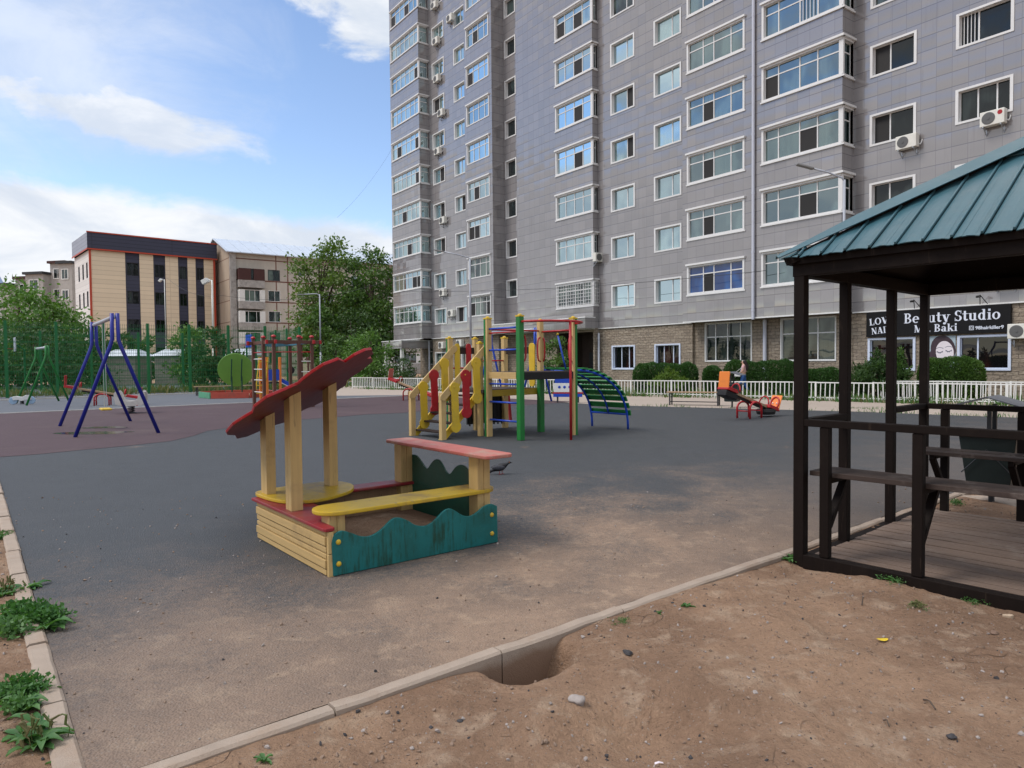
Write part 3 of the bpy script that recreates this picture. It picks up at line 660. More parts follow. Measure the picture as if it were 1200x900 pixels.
# white drip edge along the foot of the cladding
tr=MB()
for k in order:
    u0,u1,v=faces[k]
    if k in('p5',): tr.bb((u0+.01,-v-.012,CB-.07),(u1-.01,-v+.25,CB-.003))
    else: tr.bb((u0+.01,-v-.035,CB-.06),(u1-.01,-v+.12,CB-.003))
tr.build('drip_edge',white,tower)
# ground floor
GV={'p1':-1.4,'p2':.30,'p2b':.30,'n':-.6,'p3':-.05,'p4':-.46,'p5':-.62,'p6':-.66}
GH={k:[] for k in order}
def gwin(face,u0,u1,z0,z1,**kw):
    GH[face].append((u0+.03,u1-.03,z0+.03,z1-.03)); return window(tower,FP(GV[face]),u0,u1,z0,z1,**kw)
curt=simple('dark_red_curtain',(.06,.016,.012),.8,.4,9)
bluewhite=simple('bluish_white_frame',(.58,.64,.78),.45,.06,4,.1)
shopglass=glass('shop_glass',(.005,.005,.006),(.030,.010,.008),1.45)
gwin('p4',-5.83,-3.8,1.05,2.56,gm=shopglass,fmat=bluewhite,cols=(.36,.36,.28),ring=.10,proud=.05,depth=.15)
gwin('p4',-2.2,-.22,1.2,2.56,gm=shopglass,fmat=bluewhite,cols=(.3,.4,.3),ring=.10,proud=.05,depth=.15)
gwin('p5',1.37,4.39,1.5,3.62,gm=pane_c,cols=(.21,.27,.28,.24),rows=(.64,),ring=.06,depth=.1)
gwin('p5',6.05,8.95,1.5,3.62,gm=pane_e,cols=(.33,.35,.32),rows=(.64,),ring=.06,depth=.1)
gwin('p6',10.42,12.46,1.05,2.5,gm=shopglass,fmat=bluewhite,cols=(1,),ring=.10,proud=.05,depth=.12)
gwin('p6',14.08,15.97,1.08,2.49,gm=shopglass,fmat=bluewhite,cols=(.36,.64),ring=.10,proud=.05,depth=.12)
gwin('p2',-27.2,-25.3,1.06,2.5,gm=pane_b,cols=(.5,.5),depth=.12)
gwin('p2',-22.8,-21.3,1.07,2.55,gm=pane_b,cols=(.5,.5),depth=.12)
gwin('p1',-31.4,-28.7,1.4,3.4,gm=pane_b,cols=(1,1,1),rows=(.62,),ring=.06,depth=.1)
GH['p3'].append((-10.7,-7.15,.0,3.5))
sm=MB()
for i,k in enumerate(order):
    u0,u1,_=faces[k]; v=GV[k]; wallgrid(sm,FP(v),u0,u1,-.1,CB-.004,GH[k])
    nv=GV[order[i+1]] if i+1<len(order) else v
    if nv<v: wallgrid(sm,RP(u1,v),0,v-nv,-.1,CB-.004)
    elif nv>v: wallgrid(sm,LP(u1,nv),0,nv-v,-.1,CB-.004)
wallgrid(sm,LP(-33.1,-1.4),0,12,-.1,CB-.004)
sm.build('stone_ground_floor',stonem,tower,recalc=False)
# dark passage under the third bay
pm_=MB(); a_,b=-10.7,-7.15; yy=.05
pm_.quad((a_,yy,0),(a_,yy+2.2,0),(a_,yy+2.2,3.5),(a_,yy,3.5)); pm_.quad((b,yy,0),(b,yy+2.2,0),(b,yy+2.2,3.5),(b,yy,3.5)); pm_.quad((a_,yy,3.5),(b,yy,3.5),(b,yy+2.2,3.5),(a_,yy+2.2,3.5)); pm_.quad((a_,yy+2.2,0),(b,yy+2.2,0),(b,yy+2.2,3.5),(a_,yy+2.2,3.5))
pas=pm_.build('passage',simple('passage_brown',(.05,.035,.03),.8,.3,3),tower,recalc=False)
dm=MB(); dm.bb((-9.9,yy+2.12,0),(-8.9,yy+2.18,2.2)); dm.bb((-8.85,yy+2.12,0),(-7.85,yy+2.18,2.2)); dm.build('door',darkmetal,tower,bevel=.01)
# entry canopies
def canopy(u0,u1,v0,v1,z0,z1):
    mb=MB(); mb.bb((u0,-v1,z0),(u1,-v0,z1)); c=mb.build('canopy',clad,tower)
    m2=MB(); m2.bb((u0-.04,-v1-.04,z1+.001),(u1+.04,-v0,z1+.07)); m2.build('canopy_edge',white,c); return c
canopy(-17.6,-6.9,.0,.85,3.70,4.36)
canopy(-32.2,-28.3,-1.4,3.0,2.86,3.5)
cp=MB(); cp.bb((-32.0,-2.9,0),(-31.75,-2.65,2.86)); cp.build('canopy_post',whitemetal,tower); cp=MB(); cp.bb((-28.8,-2.9,0),(-28.55,-2.65,2.86)); cp.build('canopy_post',whitemetal,tower)
# downpipes: runs down the cladding joint, and short lengths on the stone
def pipe(u,v,z0,z1,r=.075):
    mb=MB(); mb.tube([(u,-v-r-.02,z0),(u,-v-r-.02,z1)],r,10)
    for z in np.arange(z0+.4,z1,2.9): mb.tube([(u,-v-r-.02,z),(u,-v-r-.02,z+.1)],r*1.12,10)
    mb.build('downpipe',simple('downpipe_grey',(.50,.52,.60),.4,.05,3,.1) if 'downpipe_grey' not in MATS else MATS['downpipe_grey'],tower,smooth=False)
pipe(5.2,V5,CB-.12,ZT-.5); pipe(5.22,GV['p5'],.1,CB-.1,.095); pipe(-6.85,GV['p4']+.1,.1,3.4,.07); pipe(-28.3,.2,.1,3.5,.07)
# grilles over the lowest third-bay window
gb=MB(); P=FP(V3+.10)
for q in range(15): x=-10.6+q*.25; gb.pbox(P,(x-.012,5.3,0),(x+.012,6.72,.024))
for z in np.linspace(5.34,6.68,7): gb.pbox(P,(-10.6,z-.012,.026),(-7.0,z+.012,.048))
P=RP(-7.0,V3+.1)
for q in range(4): x=.05+q*.15; gb.pbox(P,(x-.012,5.3,.1),(x+.012,6.72,.124))
for z in np.linspace(5.34,6.68,7): gb.pbox(P,(0,z-.012,.126),(.5,z+.012,.148))
gb.build('window_grille',white,tower)
# ------------------------------------------------------------------ shop sign, poster, sign lamps
def text_mesh(txt,size,bold=.0,ext=.01,shear=0,sx=1.0):
    c=bpy.data.curves.new('lettering','FONT'); c.body=txt; c.size=size; c.offset=bold; c.extrude=ext; c.resolution_u=3; c.shear=shear
    ob=bpy.data.objects.new('tmp',c); COL.objects.link(ob); bpy.context.view_layer.update()
    me=bpy.data.meshes.new_from_object(ob.evaluated_get(bpy.context.evaluated_depsgraph_get())); bpy.data.objects.remove(ob); bpy.data.curves.remove(c)
    V=[Vector(v.co) for v in me.vertices]; F=[tuple(p.vertices) for p in me.polygons]; bpy.data.meshes.remove(me); return V,F
def put_text(mb,txt,P,s0,s1,z0,z1,bold=.012,rot=0):
    V,F=text_mesh(txt,1.0,bold)
    xs=[v.x for v in V]; ys=[v.y for v in V]; x0,x1,y0,y1=min(xs),max(xs),min(ys),max(ys)
    out=[]
    for v in V:
        s=(v.x-x0)/(x1-x0)*(s1-s0); z=(v.y-y0)/(y1-y0)*(z1-z0)
        out.append(P(s0+s*math.cos(rot)-z*math.sin(rot), z0+z*math.cos(rot)+s*math.sin(rot), .01+v.z))
    mb.add(out,F)

def serif(mb,txt,P,s0,s1,z0,H,rot=0):
    """thick-and-thin serif capitals and small letters drawn from stems, bars, rings and diagonals"""
    T,t,X=.20,.075,.68; polys=[]
    def build(ch,x0):
        q=[]
        rect=lambda a,b,c,d: q.append([(a,b),(c,b),(c,d),(a,d)])
        def stem(x,y0,y1,b=1,tp=1,w_=T):
            rect(x,y0,x+w_,y1)
            if b: rect(x-.09,y0,x+w_+.09,y0+.055)
            if tp: rect(x-.09,y1-.055,x+w_+(.09 if tp==1 else 0),y1)
        def ell(cx,cy,rx,ry,a0,a1,n=14):
            for i in range(n):
                A,B=R(a0+(a1-a0)*i/n),R(a0+(a1-a0)*(i+1)/n); f=lambda a,k: (cx+(rx-(T if k else 0))*math.cos(a),cy+(ry-(t if k else 0))*math.sin(a)); q.append([f(A,0),f(B,0),f(B,1),f(A,1)])
        def diag(xa,ya,xb,yb,w_): q.append([(xa-w_/2,ya),(xa+w_/2,ya),(xb+w_/2,yb),(xb-w_/2,yb)])
        ad=.4
        if ch=='B': stem(.1,0,1); ell(.36,.745,.36,.255,-90,90); ell(.36,.26,.42,.26,-90,90); rect(.1,.925,.4,1); rect(.1,.475,.4,.53); rect(.1,0,.4,.075); ad=.88
        elif ch=='e': ell(.36,.34,.35,.35,0,312); rect(.12,.33,.70,.40); ad=.78
        elif ch=='a': ell(.30,.19,.27,.20,0,360); stem(.42,0,.50,0,0); rect(.42,0,.74,.06); ell(.34,.46,.28,.23,0,165); ad=.78
        elif ch=='u': stem(.10,.15,X,0,2); stem(.50,0,X,0,2); rect(.5,0,.80,.06); ell(.40,.20,.30,.21,180,330); ad=.86
        elif ch=='t': stem(.14,.14,.92,0,0); rect(0,.62,.50,.68); ell(.34,.16,.20,.17,180,350); ad=.56
        elif ch=='y': diag(.18,X,.44,0,.24); diag(.66,X,.34,-.26,.085); rect(0,.625,.38,X); rect(.5,.625,.82,X); ell(.24,-.17,.12,.11,0,360); ad=.80
        elif ch=='S': ell(.36,.745,.31,.265,35,262); ell(.37,.265,.34,.275,-150,82); rect(.60,.70,.655,1); rect(.06,0,.115,.32); ad=.76
        elif ch=='d': ell(.35,.34,.32,.35,0,360); stem(.46,0,1,0,2); rect(.46,0,.76,.06); ad=.84
        elif ch=='i': stem(.10,0,X,1,2); rect(.09,.80,.31,1.0); ad=.44
        elif ch=='o': ell(.37,.34,.36,.35,0,360); ad=.78
        elif ch=='M': stem(.10,0,1,1,1,.08); stem(.84,0,1); diag(.18,1,.56,0,.22); diag(.86,1,.56,0,.085); ad=1.22
        elif ch=='r': stem(.10,0,X,1,2); ell(.44,.46,.24,.22,40,165); rect(.44,.48,.60,.64); ad=.64
        elif ch=='.': rect(.06,0,.27,.20); ad=.38
        elif ch=='k': stem(.10,0,1,1,2); diag(.30,.28,.62,.64,.085); diag(.40,.42,.68,.03,.24); rect(.5,.625,.82,X); rect(.52,0,.86,.055); ad=.88
        elif ch=='L': stem(.10,0,1); rect(.1,0,.70,.075); rect(.63,0,.70,.34); ad=.78
        elif ch=='O': ell(.46,.5,.45,.52,0,360,18); ad=.98
        elif ch=='V': diag(.18,1,.46,0,.25); diag(.78,1,.48,0,.085); rect(-.02,.945,.38,1); rect(.62,.945,.94,1); ad=.94
        elif ch=='E': stem(.10,0,1); rect(.1,0,.70,.075); rect(.1,.925,.68,1); rect(.1,.47,.52,.54); rect(.63,0,.70,.32); rect(.61,.70,.68,1); rect(.47,.37,.53,.64); ad=.80
        elif ch=='N': stem(.14,0,1,1,1,.08); stem(.74,0,1,0,1,.08); diag(.20,1,.74,0,.25); ad=1.0
        elif ch=='A': diag(.44,1,.14,0,.085); diag(.46,1,.74,0,.25); rect(.22,.30,.66,.365); rect(0,0,.30,.055); rect(.54,0,.94,.055); ad=.96
        elif ch=='I': stem(.12,0,1); ad=.46
        for p in q: polys.append([(x0+a,b) for a,b in p])
        return x0+ad
    x=0
    for ch in txt: x=build(ch,x)
    k=(s1-s0)/x
    for i,p in enumerate(polys):
        d=.012+.00035*(i%9); pts=[((a*k),(b*H)) for a,b in p]; pts=[(s0+a*math.cos(rot)-b*math.sin(rot),z0+b*math.cos(rot)+a*math.sin(rot)) for a,b in pts]
        mb.add([P(a,b,d) for a,b in pts],[tuple(range(len(pts)))])
sign=thing('shop_sign','long black fascia sign with white serif lettering Beauty Studio and Mr. Baki','shop sign',TO+TU*13.2+TN*(-.66),TA)
sb=MB(); sb.bb((-2.8,-.14,2.56),(2.78,-.01,3.64)); sb.build('board',simple('sign_black',(.006,.006,.007),.5,.15,4,spec=.2),sign,bevel=.006)
SP=lambda s,z,d: Vector((s,-.143-d,z))
tx=MB(); sign_white=simple('sign_white',(.66,.70,.80),.5,.04,3)
serif(tx,'Beauty Studio',SP,-1.16,2.46,3.08,.42); tx.build('studio_lettering',sign_white,sign,recalc=False); tx=MB(); sign_white=simple('sign_white',(.66,.70,.80),.5,.04,3)
serif(tx,'Mr. Baki',SP,-.74,.94,2.68,.31); tx.build('owner_lettering',sign_white,sign,recalc=False); tx=MB(); sign_white=simple('sign_white',(.66,.70,.80),.5,.04,3)
serif(tx,'LOVE',SP,-2.64,-1.56,3.06,.29,R(5)); serif(tx,'NAILS',SP,-2.55,-1.50,2.66,.28,R(5)); tx.build('nails_lettering',sign_white,sign,recalc=False); tx=MB()
put_text(tx,'98hairkiller9',SP,1.58,2.56,2.70,2.84,.016)
# little camera emblem beside the account name
q=.085; c0=(1.44,2.775)
for a_,b_ in (((-q,q-.02),(q,q)),((-q,-q),(q,-q+.02)),((-q,-q),(-q+.02,q)),((q-.02,-q),(q,q))): tx.pbox(SP,(c0[0]+a_[0],c0[1]+a_[1],.002),(c0[0]+b_[0],c0[1]+b_[1],.012))
ring=[(c0[0]+.042*math.cos(t_),c0[1]+.042*math.sin(t_)) for t_ in np.linspace(0,2*math.pi,13)[:-1]]
tx.tube([SP(a_,b_,.008) for a_,b_ in ring],.009,5,closed=True)
# serifs: short bars at the feet and heads of the big line
tx.build('account_lettering',sign_white,sign,recalc=False)
for i,(uu,nm) in enumerate(((-.62,'black sign lamp bracket above the word Beauty'),(1.85,'black sign lamp bracket above the word Studio'))):
    lt=thing('sign_lamp',nm,'sign lamp',TO+TU*(13.2+uu)+TN*(-.5)+Vector((0,0,3.70)),TA,'lamps over the shop sign')
    mb=MB(); mb.tube([(-.12,.02,.0),(0,-.32,.34),(.0,-.42,.30)],.016,6); mb.tube([(.14,.02,.0),(0,-.32,.34)],.016,6); mb.build('bracket',black,lt)
    mb=MB(); mb.box((0,-.45,.27),(.16,.10,.06),Matrix.Rotation(R(30),3,'X')); mb.build('lamp_head',black,lt,bevel=.01)
poster=thing('window_poster','shop window poster of a pale woman\'s face with closed eyes and dark hair','poster',TO+TU*13.44+TN*(-.66),TA)
PP=lambda s,z,d: Vector((s,-.02-d,z))
mb=MB(); mb.pbox(PP,(-.57,1.08,-.02),(.57,2.50,.0)); mb.build('sheet',simple('poster_grey',(.34,.42,.47),.4,.25,2.5),poster)
def disc(mb,cx,cz,rx,rz,d,rot=0,n=24,f=lambda a:1):
    pts=[]
    for k in range(n):
        a_=2*math.pi*k/n; x=rx*math.cos(a_)*f(a_); z=rz*math.sin(a_)*f(a_); pts.append(PP(cx+x*math.cos(rot)-z*math.sin(rot),cz+x*math.sin(rot)+z*math.cos(rot),d))
    mb.add(pts,[tuple(range(n))])
mb=MB(); disc(mb,.10,1.95,.47,.58,.003,.25); disc(mb,-.30,1.5,.24,.5,.0035,-.25); mb.build('hair_print',simple('poster_hair',(.05,.03,.04),.5,.5,6),poster,recalc=False)
mb=MB(); disc(mb,.17,1.82,.34,.47,.006,.12); mb.build('face_print',simple('poster_skin',(.72,.66,.70),.5,.08,3),poster,recalc=False)
mb=MB()
for sx_ in(-.0,.34): 
    for k in range(7):
        t_=k/6; x=-.02+sx_+ (t_-.5)*.2; z=1.86+sx_*.12-.05*math.sin(math.pi*t_); mb.pbox(PP,(x-.02,z-.016,.008),(x+.02,z+.012,.009))
        if k%2==0: mb.pbox(PP,(x-.006,z-.05,.008),(x+.006,z,.009))
    for k in range(7):
        t_=k/6; x=-.02+sx_+(t_-.5)*.24; z=1.99+sx_*.12+.035*math.sin(math.pi*t_); mb.pbox(PP,(x-.022,z-.008,.008),(x+.022,z+.008,.009))
mb.build('eye_print',simple('poster_ink',(.04,.05,.10),.5,.2,6),poster,recalc=False)
mb=MB(); disc(mb,.17,1.51,.10,.03,.009); mb.build('lip_print',simple('poster_red',(.38,.03,.06),.5,.1,5),poster,recalc=False)
# ------------------------------------------------------------------ air-conditioner units hung on the tower
def make_ac():
    t_=thing('air_conditioner','','air conditioner',(0,0,0),0,'air conditioners on the tower wall')
    mb=MB(); mb.bb((-.42,-.36,0),(.42,-.06,.56)); mb.build('casing',ac_white,t_,bevel=.02)
    mb=MB(); mb.lathe((-.12,-.361,.28),[(.23,0),(.23,.012),(.20,.016)],20,Vector((0,-1,0)))
    mb.lathe((-.12,-.363,.28),[(.05,.016),(.05,.03)],10,Vector((0,-1,0))); mb.build('fan_grille',grille,t_)
    for x in(-.3,.3):
        mb=MB(); mb.bb((x-.02,-.38,-.05),(x+.02,.0,-.01)); mb.bb((x-.021,-.03,-.3),(x+.021,.001,-.0)); mb.beam((x,-.34,-.03),(x,-.02,-.28),.022,.03); mb.build('bracket',steel,t_)
    mb=MB(); mb.tube([(.42,-.2,.12),(.5,-.16,.08),(.5,-.04,.2),(.5,.0,.3)],.02,6); mb.build('hose',white,t_)
    return t_
ac0=make_ac(); first=True
acs=[(1062,166,V6,'white air conditioner under a two pane window, seen just above the teal roof slope'),(1163,138,V6,'white air conditioner with a red badge under the three pane window'),(1176,324,V6,'white air conditioner whose foot shows just under the pavilion roof edge'),(1196,388,-.66,'white air conditioner on tan stone right beside the shop sign'),
 (710,303,'ret','white air conditioner on the bay return above the grilled window'),
 (508,6,V2,'topmost white air conditioner in the outer column near the corner balconies'),(526.5,21,V2,'white air conditioner hung beside a second column window near the frame top'),(510,48,V2,'white air conditioner second from the top in the outer column'),(511,92,V2,'white air conditioner third from the top in the outer column'),(516,132,V2,'white air conditioner fourth from the top in the outer column'),(512,177,V2,'white air conditioner fifth from the top in the outer column'),(518,258,V2,'white air conditioner sixth from the top in the outer column'),(518,343,V2,'white air conditioner seventh from the top in the outer column'),(528,367,V2,'white air conditioner between the two lowest small windows by the corner balconies'),(517,404.5,.3,'white air conditioner on the stone ground floor under the corner bays'),(538,402,.3,'white air conditioner on stone partly behind the yellow play stairs')]
for px,py,v,lb in acs:
    c=ac0 if first else copy_tree(ac0); first=False
    if v=='ret':
        P=RP(-7.0,V3); u,z=pu(703,303,V3-.2); p=TO+TU*(-7.0)-TN*(V3*-1+.28); p=TO+TU*(-6.98)+TN*(V3-.3); place(c,(p.x,p.y,7.95),TA+R(90),lb)
    else:
        u,z=pu(px,py,v+.3); p=TO+TU*u+TN*v; place(c,(p.x,p.y,z-.28),TA,lb,1.0)
    if 'badge' in lb:
        mb=MB(); mb.lathe((.27,-.361,.42),[(.085,0),(.085,.006)],14,Vector((0,-1,0))); FR[c.name]=Matrix.Translation(c.location)@Matrix.Rotation(TA,4,'Z'); mb.build('badge',red,c)
# ================================================================== BUILDINGS BEHIND THE COURT
def Frame(o,ang):
    u=Vector((math.cos(ang),math.sin(ang),0)); return o,ang,u
# tan office block with a navy cornice
TBo=at(107,380,85); TBo.z=0; TBa=R(41.0)
tb=thing('office_block','tan sided three storey office block with navy window strips and red trim','office block',TBo,TBa)
hz_=17.6; cz=15.55; Lr=14.6; Dl=9.5
P=zP((0,0,0),(1,0,0))                       # front face, outward = -y
PL=lambda s,z,d: Vector((-d,s,z))           # face at x=0 running back
strips=[(3.85,5.45),(7.05,8.45),(10.0,11.15),(12.15,13.2)]
mb=MB(); hs=[]
for a_,b_ in strips: hs.append((a_,b_,0,cz))
wallgrid(mb,P,0,Lr,-.2,cz,hs); mb.build('wall',tan_siding,tb,recalc=False)
mb=MB(); wh=[]
for a_,b_ in strips:
    for r_ in range(4):
        z0=12.75-r_*3.5
        if z0>.5: wh.append((a_+.12,b_-.05,z0-.0,z0+1.65))
for a_,b_ in strips: mb=MB(); wallgrid(mb,lambda s,z,d:P(s,z,d-.06),a_,b_,-.2,cz,[h for h in wh if a_<h[0]<b_]); mb.build('window_strip',navy_siding,tb,recalc=False)
frm=simple('dark_window_frame',(.03,.032,.045),.4,.1,4)
for h in wh: window(tb,lambda s,z,d:P(s,z,d-.06),*h,gm=pane_c,fmat=frm,cols=(.45,.55),ring=.07,proud=.01,depth=.12)
mb=MB(); wh2=[]
for s0 in (1.2,3.6,6.2):
    for r_ in range(4):
        z0=12.3-r_*3.5
        if z0>.5: wh2.append((s0,s0+.85,z0,z0+1.9))
wallgrid(mb,PL,0,Dl,-.2,cz,wh2); mb.build('end_wall',white_siding,tb,recalc=False)
for h in wh2: window(tb,PL,*h,gm=pane_a,fmat=frm,cols=(1,),ring=.06,proud=.01,depth=.12)
mb=MB(); mb.quad((Lr,0,-.2),(Lr,Dl,-.2),(Lr,Dl,hz_),(Lr,0,hz_)); mb.quad((0,Dl,0),(Lr,Dl,0),(Lr,Dl,hz_),(0,Dl,hz_)); mb.build('rear_wall',tan_siding,tb,recalc=False)
mb=MB(); mb.quad((-.25,-.25,cz+.16),(Lr+.25,-.25,cz+.16),(Lr+.25,-.25,hz_),(-.25,-.25,hz_)); mb.quad((-.25,-.25,hz_-.3),(Lr+.25,-.25,hz_-.3),(Lr+.25,Dl,hz_-.3),(-.25,Dl,hz_-.3)); mb.quad((-.25,-.25,cz+.16),(Lr+.25,-.25,cz+.16),(Lr+.25,Dl,cz+.16),(-.25,Dl,cz+.16)); mb.build('cornice',navy_siding,tb,recalc=False)
mb=MB(); mb.quad((-.252,-.25,cz+.16),(-.252,Dl,cz+.16),(-.252,Dl,hz_),(-.252,-.25,hz_)); mb.build('cornice_end',grey_siding,tb,recalc=False)
mb=MB(); mb.bb((-.3,-.3,cz),(Lr+.3,-.252,cz+.17)); mb.bb((-.3,-.25,cz),(-.254,Dl,cz+.17)); mb.bb((-.3,-.32,hz_),(Lr+.3,-.2,hz_+.14)); mb.bb((-.07,-.07,-.2),(.16,.07,cz-.01)); mb.bb((Lr-.2,-.06,-.2),(Lr+.05,.06,cz-.01)); mb.build('red_trim',simple('red_trim',(.42,.06,.03),.5,.1,3),tb)
# five-storey panel block with a metal roof
KHo=at(270,380,91); KHo.z=0; KHa=R(36.0)
kh=thing('panel_apartment_block','stained beige panel apartment block with glazed balconies and a pale metal roof','apartment block',KHo,KHa)
KL,KD,KE=52,12.5,16.2
mb=MB(); wh=[]; balx=[(.9,4.15),(22,27),(30,35)]
for k in range(5):
    zb=1.6+2.75*k
    for s0 in (4.9,8.9,12.4,16.6,36.5,40.5,45): wh.append((s0,s0+(1.6 if s0!=8.9 else 1.15),zb+(0.1 if s0!=8.9 else .9),zb+1.55))
wallgrid(mb,P,0,KL,-.2,KE,wh); mb.build('wall',khru,kh,recalc=False)
for i,h in enumerate(wh):
    window(kh,P,*h,gm=pane_b if i%3 else pane_a,cols=(.55,.45),ring=.05,proud=.0,depth=.1,fmat=white if i%4 else frm)
mb=MB(); 
mb.add([(0,0,-.2),(0,KD,-.2),(0,KD,KE),(0,KD/2,KE+2.3),(0,0,KE)],[(0,1,2,3,4)]); mb.build('gable_wall',khru_end,kh,recalc=False); mb=MB(); mb.add([(KL,0,-.2),(KL,KD,-.2),(KL,KD,KE),(KL,KD/2,KE+2.3),(KL,0,KE)],[(0,1,2,3,4)])
mb.build('gable_wall',khru_end,kh,recalc=False)
mb=MB(); mb.bb((.02,-.35,-.2),(.75,-.005,KE-.05)); mb.build('corner_pier',balc,kh)
mb=MB()
for s_ in (-1,1):
    y0=KD/2+s_*(KD/2+.7); z0=KE-.12
    mb.add([(-.5,y0,z0),(KL+.5,y0,z0),(KL+.5,KD/2,KE+2.5),(-.5,KD/2,KE+2.5),(-.5,y0,z0-.12),(KL+.5,y0,z0-.12),(KL+.5,KD/2,KE+2.38),(-.5,KD/2,KE+2.38)],[(0,1,2,3),(4,7,6,5),(0,4,5,1),(3,2,6,7),(0,3,7,4),(1,5,6,2)])
rf=mb.build('roof',roofmetal,kh)
mb=MB()
for q in range(34): 
    x=-.3+q*1.56; mb.beam((x,-.7,KE-.08),(x,KD/2,KE+2.54),.05,.06)
mb.build('roof_seam',roofmetal,rf)
for bi,(a_,b_) in enumerate(balx):
    for k in range(5):
        zb=.55+2.75*k+(.0)
        mb=MB(); mb.bb((a_,-1.15,zb),(b_,-.005,zb+.95)); o=mb.build('balcony',balc,kh)
        dkb=(k==4)
        fm,pm=MB(),MB(); PB=lambda s,z,d: Vector((s,-1.1-d,z))
        if k>0 or bi: 
            win_geo(fm,pm,PB,a_+.03,b_-.03,zb+.953,zb+2.45,cols=(.8,1,1,1,.8) if k%2 else (1,1,1),ring=.05,proud=.0,depth=.1)
            g=fm.build('balcony_glazing',rust if dkb else white,kh); pm.build('pane',[pane_b if k%2 else pane_a,sash_dark],g,recalc=False)
            if not dkb:
                mb=MB(); mb.bb((a_,-1.14,zb+.96),(a_+.7,-1.08,zb+2.46)); mb.bb((a_,-1.085,zb+.958),(a_+.05,-.01,zb+2.45)); mb.build('balcony_side',whitemetal,kh)
                mb=MB(); mb.bb((b_-.7,-1.14,zb+.96),(b_,-1.08,zb+2.46)); mb.bb((b_-.05,-1.085,zb+.958),(b_,-.01,zb+2.45)); mb.build('balcony_side',whitemetal,kh)
            else:
                mb=MB(); mb.bb((a_,-1.18,zb+.955),(a_+1.5,-1.09,zb+2.4)); mb.bb((b_-1.4,-1.18,zb+.955),(b_,-1.09,zb+2.4)); mb.bb((a_,-1.07,zb+.955),(a_+.05,-.01,zb+2.4)); mb.build('balcony_side',rust,kh)
mb=MB()
for z in (4.35,7.1,9.85,12.6): mb.bb((4.2,-.03,z-.06),(21.9,-.002,z+.06))
mb.bb((7.5,-.034,-.2),(7.62,-.004,KE-.1)); mb.build('rusty_seam',simple('rust_line',(.16,.06,.04),.8,.3,2),kh)
# stepped grey block and a low beige block far beyond, towards the hills
def stepped(px0,px1,Y,zt,lab,nm,m,steps,ang):
    o=at(px1,400,Y); o.z=0; b=thing(nm,lab,'apartment block',o,ang)
    mb=MB(); n=len(steps); x=0; fm,pm=MB(),MB()
    for i,(wd,pr,h) in enumerate(steps):
        mb.bb((x-wd,-pr,-.2),(x-.01,10,h))
        mb2=MB(); mb2.bb((x-wd-.2,-pr-.35,h+.004),(x+.2,10,h+.35)); mb2.build('roof',darkmetal if i%2==0 else rust,b)
        for k in range(6):
            z=h-2.2-k*2.9
            if z>1:
                Pq=lambda s,zz,d,pr=pr: Vector((s,-pr-d-.03,zz)); win_geo(fm,pm,Pq,x-wd*.8,x-wd*.25,z,z+1.5,cols=(.5,.5),ring=.12,proud=.03,depth=.02)
        x-=wd
    mb.build('wall',m,b); f=fm.build('window',whitemetal,b); f['kind']='stuff'; pm.build('pane',[pane_a,sash_dark],f,recalc=False)
grey_wall=simple('pale_grey_wall',(.40,.38,.36),.8,.2,.6,.5,(.24,.21,.19))
beige_wall=simple('beige_block_wall',(.36,.30,.25),.8,.2,.5,.4,(.25,.2,.17))
stepped(60,96,100,14,'pale grey stepped apartment block showing past the end of the tan office block','stepped_apartment_block',grey_wall,[(2.2,1.4,15.9),(2.6,.2,16.2),(3,1.4,14.6),(3,.2,14.2),(6,1.2,13.2)],R(-12))
stepped(20,62,150,14,'low beige block with a dark roof edge far off below the hills','beige_block',beige_wall,[(9,0,18.0)],R(8))
